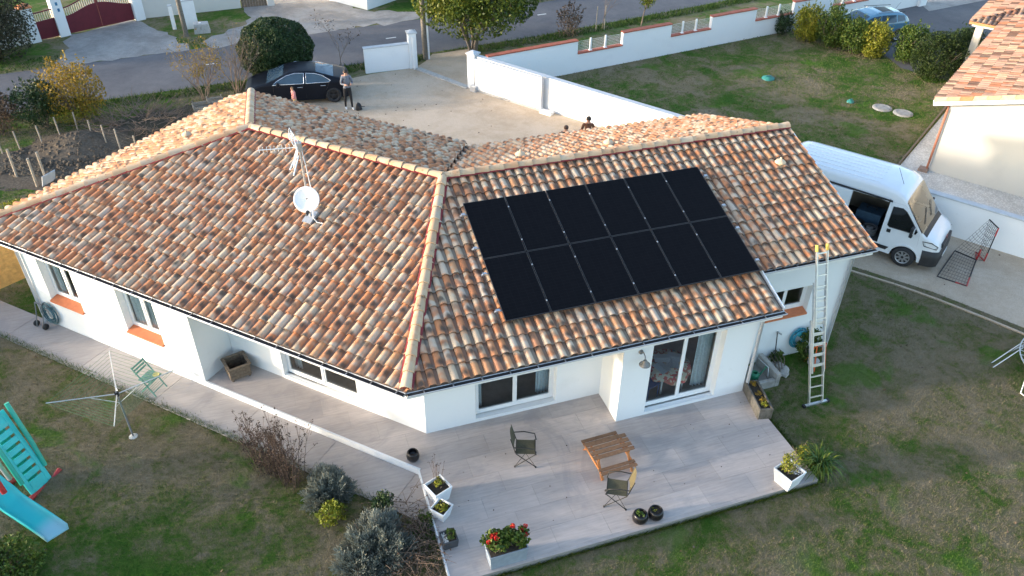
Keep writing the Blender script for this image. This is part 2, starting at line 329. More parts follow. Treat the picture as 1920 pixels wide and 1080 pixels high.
# ------------------------------------------------------------------ terrace with its tiles
TLp = G(787, 881, 0); TL2 = G(843.5, 1079, 0); dd = (TL2-TLp); TB = TLp + dd*((TF-TLp.y)/dd.y)
tpoly = [xy(TLp), xy(TB), (TR, TF), (TR, -1.0), (8.1, .3), (0, .3), xy(LP(0, -.3)), xy(LP(6.06, -.3)), xy(LP(6.06, K))]
b = MB(); b.prism(tpoly, GZ-.05, -.012); terr = b.build('terrace', GROUT); terr['kind'] = 'structure'
def clip_poly(poly, cl):                     # Sutherland-Hodgman, cl = list of (point, inward normal)
    for P, N in cl:
        out = []
        for i in range(len(poly)):
            a, b_ = poly[i], poly[(i+1) % len(poly)]; da = (a[0]-P[0])*N[0]+(a[1]-P[1])*N[1]; db = (b_[0]-P[0])*N[0]+(b_[1]-P[1])*N[1]
            if da >= 0: out.append(a)
            if (da >= 0) != (db >= 0): t = da/(da-db); out.append((a[0]+(b_[0]-a[0])*t, a[1]+(b_[1]-a[1])*t))
        poly = out
        if len(poly) < 3: return []
    return poly
def tiles(region_clips, ux, uy, du, dv, u_rng, v_rng, org, z, parent, m, name, gap=.003, thick=.02):
    for j in range(*v_rng):
        for i in range(*u_rng):
            off = .5*du*(j % 2)
            q = [(i*du+off+gap/2, j*dv+gap/2), ((i+1)*du+off-gap/2, j*dv+gap/2), ((i+1)*du+off-gap/2, (j+1)*dv-gap/2), (i*du+off+gap/2, (j+1)*dv-gap/2)]
            q = [(org[0]+u*ux[0]+v*uy[0], org[1]+u*ux[1]+v*uy[1]) for u, v in q]; q = clip_poly(q, region_clips)
            if len(q) < 3: continue
            ar = abs(sum(q[k][0]*q[(k+1) % len(q)][1]-q[(k+1) % len(q)][0]*q[k][1] for k in range(len(q))))/2
            if ar < .004: continue
            c = (sum(p[0] for p in q)/len(q), sum(p[1] for p in q)/len(q))
            mb = MB(); zz = z+random.uniform(-.0008, .0008); mb.prism([(p[0]-c[0], p[1]-c[1]) for p in q], -thick, 0); mb.build(name, m, parent, loc=(c[0], c[1], zz))
ln_ = Vector((dd.y, -dd.x, 0)).normalized(); ln_ = ln_ if ln_.x > 0 else -ln_
half = (Vector((.383, .924, 0)))                # bisector of the two wings
bn = (half.y, -half.x)                          # side of the right wing
c_right = [((TLp.x, TLp.y), (ln_.x, ln_.y)), ((0, TF), (0, 1)), ((TR, 0), (-1, 0)), ((0, .25), (0, -1))]
c_a = c_right+[((0, TLp.y), (0, -1))]; c_b = c_right[1:]+[((0, TLp.y), (0, 1)), (xy(LP(0, K-.045)), (s2, s2))]
tiles(c_a, (1, 0), (0, 1), 1.2, .6, (-3, 9), (-8, 2), (.1, TLp.y+.0), 0, terr, TTILE, 'floor_tile')
tiles(c_b, (1, 0), (0, 1), 1.2, .6, (-3, 9), (0, 9), (.1, TLp.y), 0, terr, TTILE, 'floor_tile')
# porch of the left wing (same tiles, the part behind the corner of the house)
c_left = [(xy(LP(0, K-.045)), (s2, s2)), (xy(LP(6.05, 0)), (s2, -s2)), (xy(LP(0, -.25)), (-s2, -s2)), ((0, .25), (0, 1))]
tiles(c_left, (1, 0), (0, 1), 1.2, .6, (-6, 2), (0, 12), (.1, TLp.y), 0, terr, TTILE, 'floor_tile')
kb = MB(); a0 = LP(6.06, K-.0165, 0); t0 = Vector((TLp.x, TLp.y, 0))-Nd*.0165
kb.bar((a0.x, a0.y, -.125), (t0.x, t0.y, -.125), .045, .262); kb.bar((TLp.x+ln_.x*-.02, TLp.y+ln_.y*-.02, -.125), (TB.x-ln_.x*.02, TB.y-ln_.y*.02, -.125), .035, .264)
kb.build('kerb', PL, terr)
# path along the left wing
pth = MB(); pp = [xy(LP(13.2, K+.001)), xy(LP(13.0, 2.17)), xy(LP(-.9, 2.17)), xy(TLp+dd*.62), xy(TLp)]
pb = sheet('path', [xy(LP(14.2, K)), xy(LP(14.2, 2.15)), xy(LP(-.75, 2.15)), xy(TLp+dd*.58), xy(TLp)], GZ+.003, GROUT)
edges = [14.3, 12.55, 9.6, 6.9, 4.3, 1.9, -.35, -2.4]
for a1, a2 in zip(edges, edges[1:]):
    q = clip_poly([xy(LP(a1-.006, K+.01)), xy(LP(a1-.006, 2.16)), xy(LP(a2+.006, 2.16)), xy(LP(a2+.006, K+.01))], [((TLp.x, TLp.y), (-ln_.x, -ln_.y))])
    if len(q) > 2:
        c = np.mean(q, axis=0); mb = MB(); mb.prism([(x-c[0], y-c[1]) for x, y in q], -.04, .03); mb.build('path_slab', PATHM, pb, loc=(c[0], c[1], GZ))
# ------------------------------------------------------------------ the house
house = thing('house', 'white rendered bungalow of two angled wings under a mottled terracotta tile roof', 'house')
H, O_, S, W, WH, GX, X1 = 2.957, 1.552, .318, 5.417, 5.1, 11.646, 8.31
Ep = Vector((-.643, -1.552, 0)); J = Vector((1.601, 3.865, 0)); AP = Vector((-2.788, 8.254, 0)); ZB = H+.035
RW, LW = 4.4, 4.5                                 # run of the rear slopes
RZ = ZB + S*W; SB = .345
def wall(P0, P1, inw, z0, z1, th, ops=(), m=PL, name='wall', parent=None):
    P0, P1 = Vector(P0), Vector(P1); L = (P1-P0).length; d = (P1-P0)/L; inw = Vector(inw); b = MB()
    def seg(t0, t1, za, zb):
        if t1-t0 < 1e-4 or zb-za < 1e-4: return
        c = P0+d*((t0+t1)/2)+inw*(th/2); b.obox((c.x, c.y, (za+zb)/2), d*((t1-t0)/2), inw*(th/2), (0, 0, (zb-za)/2))
    t = 0
    for (a, e, zb, zt) in sorted(ops): seg(t, a, z0, z1); seg(a, e, z0, zb); seg(a, e, zt, z1); t = e
    seg(t, L, z0, z1); return b.build(name, m, parent or house)
WT = .28
iN = -Nd
wall(LP(12.2, K), LP(6.06, K), iN, GZ-.05, 2.88, WT, [(.70, 2.0, .74, 2.2), (3.65, 4.95, .74, 2.2)])       # block of the left wing
wall(LP(12.2, K-WT), LP(12.2, -7.9), Vector((s2, -s2, 0)), GZ-.05, 2.85, WT)
wall(LP(6.06, K-WT), LP(6.06, .0), Vector((s2*-1, s2, 0)), GZ-.05, 3.0, WT)
wall(LP(6.34, 0), LP(0, 0), iN, GZ-.05, 3.25, WT, [(2.01, 4.36, .10, 2.25)])                                 # porch back wall
wall((0, 0, 0), (4.545, 0, 0), (0, 1, 0), GZ-.05, 3.27, WT, [(1.25, 3.34, .10, 2.25)])                       # terrace wall
wall((4.545, -.001, 0), (4.545, -1.045+WT, 0), (1, 0, 0), GZ-.05, 3.0, WT)
wall((4.545, -1.045, 0), (8.13, -1.045, 0), (0, 1, 0), GZ-.05, 2.98, WT, [(.765, 2.725, .08, 2.32)])
wall((8.13, -1.045+WT, 0), (8.13, 0, 0), (-1, 0, 0), GZ-.05, 3.1, WT)
wall((8.13-WT, .001, 0), (11.513, .001, 0), (0, 1, 0), GZ-.05, 3.28, WT, [(1.25, 2.62, 1.22, 2.16)])         # utility wing
wall((11.513, WT, 0), (11.513, 7.7, 0), (-1, 0, 0), GZ-.05, 3.2, WT)
wall((11.513, 7.7, 0), (3.2, 7.7, 0), (0, -1, 0), GZ-.05, 3.1, WT)
wall(LP(12.2-WT, -7.9), LP(-.2, -7.9), Nd, GZ-.05, 3.0, WT)
gb = MB(); gb.add([(11.5, .25, 3.15), (11.5, 7.6, 3.15), (11.5, 3.865, 4.45), (11.25, .25, 3.15), (11.25, 7.6, 3.15), (11.25, 3.865, 4.45)], [(0, 1, 2), (5, 4, 3), (0, 2, 5, 3), (1, 4, 5, 2)]); gb.build('gable', PL, house)
# floor and ceiling inside
fl = MB(); fl.prism([xy(LP(12, .9)), xy(LP(6.2, .9)), xy(LP(6.2, -.15)), (0, .15), (4.7, .15), (4.7, -.9), (7.98, -.9), (7.98, .15), (11.3, .15), (11.3, 7.5), (3, 7.5), xy(LP(-.2, -7.7)), xy(LP(12, -7.7))], -.05, .06); fl.build('floor', ROOMF, house)
cl_ = MB(); cl_.prism([xy(LP(12, .9)), xy(LP(6.2, .9)), xy(LP(6.2, -.15)), (0, .15), (4.7, .15), (4.7, -.9), (7.98, -.9), (7.98, .15), (11.3, .15), (11.3, 7.5), (3, 7.5), xy(LP(-.2, -7.7)), xy(LP(12, -7.7))], 2.55, 2.60); cl_.build('ceiling', ROOM, house)
pt = MB()
for P0, P1 in ((LP(12, -3.6), (1.4, 3.3, 0)), ((1.4, 3.3, 0), (11.3, 3.9, 0)), ((.15, .3, 0), (1.4, 3.3, 0)), ((4.3, .3, 0), (4.3, 3.4, 0)), (LP(6.1, 0), LP(6.1, -3.5)), ((8.3, .3, 0), (8.3, 3.7, 0))):
    P0, P1 = Vector(P0), Vector(P1); pt.bar((P0.x, P0.y, 1.3), (P1.x, P1.y, 1.3), .1, 2.49)
pt.build('partition', ROOM, house)
# windows: frame with sashes, panes and sill as sub-parts
def window(C0, C1, inw, zb, zt, rec, n=2, sill=None, label=None, name='window', rail=.07, plinth=0):
    """C0->C1 along the wall face, recessed by rec"""
    C0, C1, inw = Vector(C0), Vector(C1), Vector(inw); d = (C1-C0).normalized(); L = (C1-C0).length; b = MB(); o_ = C0+inw*rec
    def bx(t0, t1, z0, z1, d0, d1):
        c = o_+d*((t0+t1)/2)+inw*((d0+d1)/2); b.obox((c.x, c.y, (z0+z1)/2), d*((t1-t0)/2), inw*((d1-d0)/2), (0, 0, (z1-z0)/2))
    if plinth: bx(0, L, zb-plinth, zb, -.06, .10)
    fr = .05; bx(0, L, zb, zb+fr, 0, .07); bx(0, L, zt-fr, zt, 0, .07); bx(0, fr, zb+fr, zt-fr, 0, .07); bx(L-fr, L, zb+fr, zt-fr, 0, .07)
    step = (L-2*fr)/n; panes = []
    for i in range(n):
        t0, t1 = fr+i*step, fr+(i+1)*step; off = -.015 if i % 2 == 0 else .005
        if n > 1 and i < n-1: t1 += .03
        bx(t0+.001, t0+rail, zb+fr+.001, zt-fr-.001, off, off+.045); bx(t1-rail, t1-.001, zb+fr+.001, zt-fr-.001, off, off+.045)
        bx(t0+rail, t1-rail, zb+fr+.001, zb+fr+rail+.02, off, off+.045); bx(t0+rail, t1-rail, zt-fr-rail, zt-fr-.001, off, off+.045)
        panes.append((t0+rail, t1-rail, zb+fr+rail+.02, zt-fr-rail, off+.022))
    wo = b.build(name, PVC, house)
    if label: wo['label'] = label
    for t0, t1, z0, z1, off in panes:
        g = MB(); q = [o_+d*t0+inw*off, o_+d*t1+inw*off]; g.add([(q[0].x, q[0].y, z0), (q[1].x, q[1].y, z0), (q[1].x, q[1].y, z1), (q[0].x, q[0].y, z1)], [(0, 1, 2, 3)]); g.build('pane', GLASS, wo)
    if sill:
        g = MB(); e0, e1 = C0+d*.002-inw*.06, C1-d*.002-inw*.06; f0, f1 = C0+d*.002+inw*rec, C1-d*.002+inw*rec
        zt_, zo = zb-.001, zb-.062
        g.add([(e0.x, e0.y, zo), (e1.x, e1.y, zo), (f1.x, f1.y, zt_), (f0.x, f0.y, zt_),
               (e0.x, e0.y, zo-.05), (e1.x, e1.y, zo-.05), (f1.x, f1.y, zb-.118), (f0.x, f0.y, zb-.118)], [(0, 1, 2, 3), (7, 6, 5, 4), (0, 4, 5, 1), (1, 5, 6, 2), (2, 6, 7, 3), (3, 7, 4, 0)])
        g.build('sill', SILL, wo)
    return wo
window(LP(11.5, K), LP(10.2, K), iN, .86, 2.2, .2, 2, .3, 'window with terracotta sill nearest the end of the left wing')
window(LP(8.55, K), LP(7.25, K), iN, .86, 2.2, .2, 2, .3)
window(LP(4.33, 0), LP(1.98, 0), iN, .10, 2.25, .17, 2, plinth=.09)
window((1.25, 0, 0), (3.34, 0, 0), (0, 1, 0), .10, 2.25, .17, 2, plinth=.09)
window((5.31, -1.045, 0), (7.27, -1.045, 0), (0, 1, 0), .08, 2.32, .2, 2, name='sliding_door', plinth=.07)
window((9.1, .001, 0), (10.47, .001, 0), (0, 1, 0), 1.34, 2.16, .18, 2, .3)
def curtain(P0, P1, z0, z1, waves=7, amp=.035):
    P0, P1 = Vector(P0), Vector(P1); d = P1-P0; nn = Vector((-d.y, d.x, 0)).normalized(); n = waves*6; vs = []
    for i in range(n+1):
        q = P0+d*(i/n)+nn*amp*math.sin(i/6*2*math.pi)
        vs += [(q.x, q.y, z0), (q.x, q.y, z1)]
    c = MB(); c.add(vs, [(2*i, 2*i+2, 2*i+3, 2*i+1) for i in range(n)], True); return c.build('curtain', CURT, house)
curtain((1.3, .42, 0), (1.52, .42, 0), .1, 2.3, 3); curtain((2.95, .42, 0), (3.3, .42, 0), .1, 2.3, 4); curtain((6.85, -.55, 0), (7.25, -.58, 0), .1, 2.3, 4)
curtain(LP(4.3, -.42), LP(4.05, -.42), .1, 2.3, 3); curtain(LP(11.4, .75), LP(11.15, .75), .8, 2.2, 3); curtain(LP(8.5, .75), LP(7.7, .75), .8, 2.2, 8)
# ------------------------------------------------------------------ roof: deck, tiles, ridges, gutters
c_ = 1/math.sqrt(1+S*S)
def plane(vh, org, s):                         # vh: horizontal upslope direction, org: a point of the eave at its height
    vh = Vector(vh); l_ = math.sqrt(1+s*s); V = Vector((vh.x, vh.y, s))/l_; U = Vector((vh.y, -vh.x, 0)); return Vector(org), U, V, U.cross(V), l_
hipn = Vector((.924, -.383, 0))                # from the hip towards the right wing
FC = AP+Ad*WH+Nd*W; BK = AP+Ad*(WH*LW/W)-Nd*LW; vb = J+Vector((.383, .924, 0))*(RW/.924)
hd = (FC-AP).normalized(); hfn = Vector((-hd.y, hd.x, 0)); hfn = hfn if hfn.dot(J-AP) > 0 else -hfn
hb = (BK-AP).normalized(); hbn = Vector((-hb.y, hb.x, 0)); hbn = hbn if hbn.dot(J-AP) > 0 else -hbn
SH = S*W/WH
PLANES = {
 'RF': (plane((0, 1, 0), (Ep.x, Ep.y, ZB), S), [(Ep, hipn), (Vector((GX, 0, 0)), Vector((-1, 0, 0)))], W),
 'LF': (plane(-Nd, (Ep.x, Ep.y, ZB), S), [(Ep, -hipn), (AP, hfn)], W),
 'HE': (plane(-Ad, (FC.x, FC.y, ZB), SH), [(AP, -hfn), (AP, -hbn), (BK, Nd)], WH),
 'LB': (plane(Nd, (*xy(J-Nd*LW), RZ-S*LW), S), [(J, -hipn), (AP, hbn)], LW),
 'RB': (plane((0, -1, 0), (J.x, J.y+RW, RZ-SB*RW), SB), [(J, hipn), (Vector((GX, 0, 0)), Vector((-1, 0, 0)))], RW)}
CW, RP_ = .24, .385
def tile_local(cw=CW, ln=.43):
    vs, fs, uv, sm = [], [], [], []
    prof = []
    for k in range(8): t = math.pi*k/7; prof.append((0.5*.70*(1-math.cos(t)), .068*math.sin(t)**.8 if 0 < k < 7 else 0))
    prof += [(.76, -.006), (.88, -.009), (1.0, -.002)]
    for j, (v, tp, dz) in enumerate(((0, 1.0, .042), (ln, .86, .004))):
        for (u, z) in prof:
            uu = u if u > .71 else .35+(u-.35)*tp
            vs.append((uu*cw, v, z*(tp if tp < 1 else 1)+dz)); uv.append((u, v/ln))
    n = len(prof)
    for k in range(n-1): fs.append((k, k+1, n+k+1, n+k)); sm.append(True)
    b0 = len(vs)
    for (u, z) in prof: vs.append((u*cw, 0, z+.042)); uv.append((u, 0))
    for (u, z) in prof: vs.append((u*cw, .008, z+.010)); uv.append((u, 0))
    for k in range(n-1): fs.append((b0+n+k, b0+n+k+1, b0+k+1, b0+k)); sm.append(False)
    return np.array(vs), fs, np.array(uv), sm
TV, TFc, TUV, TSM = tile_local()
def tile_mesh(name, m):
    me = bpy.data.meshes.new(name); me.from_pydata([tuple(v) for v in TV], [], TFc); me.materials.append(m); me.polygons.foreach_set('use_smooth', TSM)
    ul = me.uv_layers.new(name='UVMap')
    for lp in me.loops: ul.data[lp.index].uv = TUV[lp.vertex_index]
    return me
def lay_tiles(planes, single_max, parent, m, prefix='roof_tile', stuffname='roof_tiles', eave=None, rank=None):
    inst = []
    for key, ((O, U, V, N, l_), clips, run) in planes.items():
        nrow = int(math.ceil(run*l_/RP_)); umax = 16
        for r_ in range(nrow):
            for c in range(-int(umax/CW), int(umax/CW)):
                u, v = c*CW, r_*RP_ - .03
                if eave and not eave(key, O, U, u, v, l_): continue
                cor = [O+U*(u+du)+V*(v+dv) for du in (0, CW) for dv in (0, .43)]
                st = 0
                for P, Nn in clips:
                    ds = [(q-P).x*Nn.x+(q-P).y*Nn.y for q in cor]
                    if max(ds) < .02: st = 2; break
                    if min(ds) < 0: st = 1
                if st == 2: continue
                if (v+.43)/l_ > run: st = max(st, 1)
                inst.append((key, u, v, st, (cor[0]-CAM).length))
    singles = set()
    if single_max:
        order = sorted([i for i, t in enumerate(inst) if t[3] == 0 and rank(t[0])], key=lambda i: inst[i][4])[:single_max]; singles = set(order)
    me = tile_mesh(prefix, m) if single_max else None
    if me: at = me.attributes.new('rnd', 'FLOAT', 'POINT')
    bm = bmesh.new(); fl_ = bm.verts.layers.float.new('rnd'); ul = bm.loops.layers.uv.new('UVMap')
    for key, ((O, U, V, N, l_), clips, run) in planes.items():
        part = []
        M4 = Matrix(((U.x, V.x, N.x), (U.y, V.y, N.y), (U.z, V.z, N.z)))
        for i, (k, u, v, st, _) in enumerate(inst):
            if k != key: continue
            jit = (random.uniform(-.004, .004), random.uniform(-.008, .008), random.uniform(0, .006))
            if i in singles:
                o = bpy.data.objects.new(prefix, me); link(o, parent); p = O+U*(u+jit[0])+V*(v+jit[1])+N*jit[2]
                o.matrix_local = Matrix.Translation(p) @ M4.to_4x4(); continue
            rn = random.random(); bv = []
            P = np.array(O)+np.outer(TV[:, 0]+u+jit[0], U)+np.outer(TV[:, 1]+v+jit[1], V)+np.outer(TV[:, 2]+jit[2], N)
            for q in P: w_ = bm.verts.new(q); w_[fl_] = rn; bv.append(w_)
            for fi, f in enumerate(TFc):
                fc = bm.faces.new([bv[a] for a in f]); fc.smooth = TSM[fi]
                for lp, a in zip(fc.loops, f): lp[ul].uv = TUV[a]
                if st == 1: part.append(fc)
        top = O+V*(run*l_); geom = part
        cl2 = list(clips)+[(top, Vector((-V.x, -V.y, 0)).normalized())]
        allv = set(v_ for f in part for v_ in f.verts); alle = set(e for f in part for e in f.edges); geom = list(allv)+list(alle)+part
        for P, Nn in cl2:
            if not geom: break
            rr = bmesh.ops.bisect_plane(bm, geom=geom, dist=1e-5, plane_co=(P.x, P.y, 0), plane_no=(-Nn.x, -Nn.y, 0), clear_outer=True)
            geom = [g_ for g_ in rr['geom'] if g_.is_valid]
    me2 = bpy.data.meshes.new(stuffname); bm.to_mesh(me2); bm.free(); me2.materials.append(m)
    o = bpy.data.objects.new(stuffname, me2); link(o, parent); o['kind'] = 'stuff'; return o
# roof deck
dk = MB(); zd = -.03
def z_at(P, key):
    (O, U, V, N, l_), _, _ = PLANES[key]; return O.z + ((P.x-O.x)*V.x+(P.y-O.y)*V.y)/(V.x**2+V.y**2)*V.z
def deck(key, pts, th=.10):
    t = [(p.x, p.y, z_at(p, key)+zd) for p in pts]; n = len(t); dk.add(t+[(x, y, z-th) for x, y, z in t], [tuple(range(n)), tuple(range(2*n-1, n-1, -1))]+[(i, n+i, n+(i+1) % n, (i+1) % n) for i in range(n)])
RE = Vector((GX, J.y, 0)); e2 = O_-.408
deck('RF', [Ep, Vector((X1, Ep.y, 0)), Vector((X1, Ep.y+e2, 0)), Vector((GX, Ep.y+e2, 0)), RE, J])
deck('LF', [Ep, J, AP, FC]); CNR = AP+Ad*WH-Nd*LW; deck('HE', [FC, AP, BK, CNR]); deck('LB', [J, vb, BK, AP]); deck('RB', [J, RE, Vector((GX, J.y+RW, 0)), vb])
roof = dk.build('roof', mat('roof_deck', (.12, .09, .07), .2, 6, .9), house)
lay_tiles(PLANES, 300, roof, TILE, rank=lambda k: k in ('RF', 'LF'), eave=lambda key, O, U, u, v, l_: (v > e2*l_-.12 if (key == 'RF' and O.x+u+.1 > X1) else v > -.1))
# ridge tiles and the red closure under them
rm = MB(); n = 9
prof0 = [(math.cos(math.pi*k/(n-1)), math.sin(math.pi*k/(n-1))) for k in range(n)]
vs = []
for yv, rr_ in ((0, .128), (.43, .108)):
    vs += [(x*rr_, yv, z*rr_*.95+(.016 if yv == 0 else 0)) for x, z in prof0]
vs += [(x*.112, 0.0, z*.112*.95+.012) for x, z in prof0]
rm.add(vs, [(k+1, k, n+k, n+k+1) for k in range(n-1)], True); rm.add(vs, [(k, k+1, 2*n+k+1, 2*n+k) for k in range(n-1)])
rme = rm.mesh('ridge_tile', RIDGE)
closure = MB()
def ridge(P, Q, zoff=.03, wid=.16):
    P, Q = Vector(P), Vector(Q); L = (Q-P).length; d = (Q-P)/L; sd = d.cross(Vector((0, 0, 1))).normalized(); upv = sd.cross(d)
    cnt = int(L/.385)
    for i in range(cnt+1):
        t = i*.385
        if t+.2 > L: break
        o = bpy.data.objects.new('ridge_tile', rme); link(o, roof)
        M3 = Matrix(((sd.x, d.x, upv.x), (sd.y, d.y, upv.y), (sd.z, d.z, upv.z))); jz = random.uniform(-.02, .02)
        o.matrix_local = Matrix.Translation(P+d*t+upv*(zoff+random.uniform(-.004, .004))) @ M3.to_4x4() @ Matrix.Rotation(jz, 4, 'Z')
    c0 = [P+upv*(zoff+.07), Q+upv*(zoff+.07)]
    for sg in (-1, 1):
        e = [p+sd*sg*wid-upv*.055 for p in c0]; k = [p-upv*.02 for p in c0]
        closure.add([c0[0], c0[1], e[1], e[0]], [(0, 1, 2, 3)])
def up3(P, z): return Vector((P.x, P.y, z))
zr = RZ+.02
ridge(up3(RE, zr), up3(J, zr)); ridge(up3(J, zr), up3(AP, zr))
ridge(up3(Ep, ZB+.03), up3(J, zr)); ridge(up3(FC, ZB+.03), up3(AP, zr)); ridge(up3(BK, RZ-S*LW+.03), up3(AP, zr))
closure.build('closure_strip', CLOS, roof)
vt = MB(); vd = Vector((.383, .924, 0)); vv0, vv1 = up3(J, RZ-.02), up3(vb, RZ-S*RW-.04); vt.bar(vv0, vv1, .18, .02); vt.build('valley_gutter', DARKG, roof)
# gutters
def gutter(P, Q, out, z, r=.062, fascia=True):
    P, Q, out = Vector(P), Vector(Q), Vector(out); g = MB(); n = 9; vs = []
    for E_ in (P, Q):
        for k in range(n):
            t = math.pi*k/(n-1); vs.append((*(E_+out*(r*1.05-math.cos(t)*r*1.05)).xy, z-math.sin(t)*r))
        for k in range(n-1, -1, -1):
            t = math.pi*k/(n-1); r2 = r-.008; vs.append((*(E_+out*(r*1.05-math.cos(t)*r2*1.05)).xy, z-math.sin(t)*r2+.001))
    m = 2*n; g.add(vs, [(k, (k+1) % m, m+(k+1) % m, m+k) for k in range(m)], True); g.add(vs, [tuple(range(n)), tuple(range(m, m+n))])
    d = (Q-P).normalized(); go = g.build('gutter', GUT, house)
    lp = MB(); c0 = P+out*r*2.1; c1 = Q+out*r*2.1; lp.tube([(c0.x, c0.y, z+.004), (c1.x, c1.y, z+.004)], .011, 6); lp.build('bead', GUT, go)
    inn = MB(); inn.add([(*(P+out*.012).xy, z-.016), (*(Q+out*.012).xy, z-.016), (*(Q+out*(r*2-.012)).xy, z-.016), (*(P+out*(r*2-.012)).xy, z-.016)], [(0, 1, 2, 3)]); inn.build('gutter_shade', DARKG, go)  # dark sheet added to stand for the shade inside the gutter
    L = (Q-P).length; k = .35; bk = MB(); bk.box(-.012, .012, 0, r*2.1, -.003, .008)
    bme = bk.mesh('gutter_bracket', STEEL); ang = math.atan2(out.y, out.x)-math.pi/2
    while k < L:
        o = bpy.data.objects.new('gutter_bracket', bme); link(o, go); q = P+d*k; o.location = (q.x, q.y, z+.004); o.rotation_euler = (0, 0, ang); k += .62
    if fascia:
        f = MB(); a_, b_ = P-out*.02, Q-out*.02; f.bar((a_.x, a_.y, z-.10), (b_.x, b_.y, z-.10), .03, .2); f.build('fascia', PVC, house)
ge = .03
gutter(Ep+Vector((ge*.41, 0, 0)), (X1+.03, Ep.y, 0), (0, -1, 0), H)
gutter(FC-Ad*0+Nd*0, Ep, Nd, H)
gutter((X1+.05, Ep.y+e2, 0), (GX+.03, Ep.y+e2, 0), (0, -1, 0), H+S*e2)
gutter(CNR, FC, Ad, H)
# verge boards
for va, vb_ in (((X1+.015, Ep.y+.03, ZB-.02), (X1+.015, Ep.y+e2, ZB+S*e2-.02)), ((GX+.015, Ep.y+e2, ZB+S*e2-.02), (GX+.015, J.y, RZ-.02)), ((GX+.015, J.y+RW, RZ-SB*RW-.02), (GX+.015, J.y, RZ-.02))):
    vg = MB(); vg.bar(va, vb_, .03, .16); vg.build('verge_board', PVC, house)
# downpipes
def pipe(pts, r=.045, m=GUT, name='downpipe', par=None): b = MB(); b.tube(pts, r, 10); return b.build(name, m, par or house)
pipe([(8.20, -1.49, H-.05), (8.20, -1.40, H-.18), (8.19, -1.10, H-.36), (8.19, -1.10, GZ)])
pipe([(11.35, -.47, H+S*e2-.05), (11.42, -.3, H+S*e2-.2), (11.44, -.06, H+S*e2-.34), (11.44, -.06, GZ)])
q0, q1, q2 = LP(12.1, 1.60), LP(12.12, 1.2), LP(12.12, K+.06)
pipe([(q0.x, q0.y, H-.05), (q0.x, q0.y, H-.15), (q1.x, q1.y, H-.3), (q2.x, q2.y, H-.4), (q2.x, q2.y, GZ)])
# vent tiles
VENT = mat('vent_tile', (.66, .50, .33), .15, 20, .85)
def vent(px, py, key):
    (O, U, V, N, l_), _, _ = PLANES[key]; d = (fwd + rt*((px-960)/F_PX) + up*((540-py)/F_PX)); t = ((O+N*.08)-CAM).dot(N)/d.dot(N); q = CAM+d*t
    b = MB(); b.lathe([(.0, .20), (.10, .17), (.15, .12), (.145, .10), (.09, .10), (.095, -.03)], 12); b.lathe([(.0, .26), (.025, .25), (.03, .19)], 8)
    o = b.build('vent_tile', VENT, roof); o.matrix_local = Matrix.Translation(q-N*.06)
vent(1463, 308, 'RF'); vent(975, 292, 'RB'); vent(1140, 270, 'RB'); vent(350, 255, 'HE')
# ------------------------------------------------------------------ boundary walls, gates, street side
COPE = mat('coping_stone', (.50, .52, .54), .1, 5, .85, space='World'); TCOPE = mat('terracotta_coping', (.40, .11, .065), .2, 6, .85, space='World')
def vplane(px, py, P, N):
    d = fwd + rt*((px-960)/F_PX) + up*((540-py)/F_PX); N = Vector(N); return CAM + d*((Vector(P)-CAM).dot(N)/d.dot(N))
WH1 = 1.52; WH2 = 1.28
bw = thing('boundary_wall', 'long white rendered wall with grey coping behind the gravel court and van', 'wall', (wallA.x, wallA.y, GZ))
b = MB(); we_ = [wd*.22, wd*34]; b.add([we_[0]+Vector((0, 0, -.1)), we_[1]+Vector((0, 0, -.1)), we_[1]+wnrm*.2+Vector((0, 0, -.1)), we_[0]+wnrm*.2+Vector((0, 0, -.1)), we_[0]+Vector((0, 0, WH1)), we_[1]+Vector((0, 0, WH2-.15)), we_[1]+wnrm*.2+Vector((0, 0, WH2-.15)), we_[0]+wnrm*.2+Vector((0, 0, WH1))], [(3, 2, 1, 0), (4, 5, 6, 7), (0, 1, 5, 4), (1, 2, 6, 5), (2, 3, 7, 6), (3, 0, 4, 7)]); b.build('wall', PLW, bw)
b = MB()
b.bar(wnrm*.1+wd*.22+Vector((0, 0, WH1+.027)), wnrm*.1+wd*34+Vector((0, 0, WH2-.15+.027)), .27, .05); b.build('coping', COPE, bw)
b = MB(); b.box(-.2, .2, -.2, .2, -.05, 1.62); po = b.build('gate_pillar', PLW, bw); po.location = (.02, .05, 0); po.rotation_euler = (0, 0, math.atan2(wd.y, wd.x))
b = MB(); b.box(-.25, .25, -.25, .25, 1.621, 1.68); b.taperbox(.22, .22, .05, .05, 1.681, 1.77); b.build('pillar_cap', COPE, po)
sg = thing('sliding_gate', 'white solid sliding gate parked open along the boundary wall', 'gate', (wallA.x, wallA.y, GZ))
cs_ = -wnrm*.2
b = MB(); b.bar(cs_+wd*.28+Vector((0, 0, .80)), cs_+wd*3.95+Vector((0, 0, .80)), .06, 1.44); b.build('panel', PVC, sg, .01)
b = MB(); b.bar(cs_+wd*4.02+Vector((0, 0, .02)), cs_+wd*4.02+Vector((0, 0, 1.60)), .1, .1); b.build('end_post', GUT, sg)
b = MB(); b.bar(cs_+wd*.2+Vector((0, 0, .04)), cs_+wd*4.5+Vector((0, 0, .04)), .14, .06); b.build('guide_rail', CONC, sg)
b = MB(); b.bar(cs_*1.5+wd*.1+Vector((0, 0, .12)), cs_*1.5+wd*.42+Vector((0, 0, .12)), .2, .3); b.build('motor_box', GUT, sg, .02)
b = MB(); b.obox(cs_*1.4+wd*4.35+Vector((0, 0, .06)), wd*.3, wnrm*.14, (0, 0, .08)); b.build('end_block', PVC, sg, .01)
gp = G(775, 126); gl = G(686, 137); gdir = (gp-gl).normalized()
gw = thing('gate_wall', 'short white wall with tall capped pillar at the gateway', 'wall', tuple(gp))
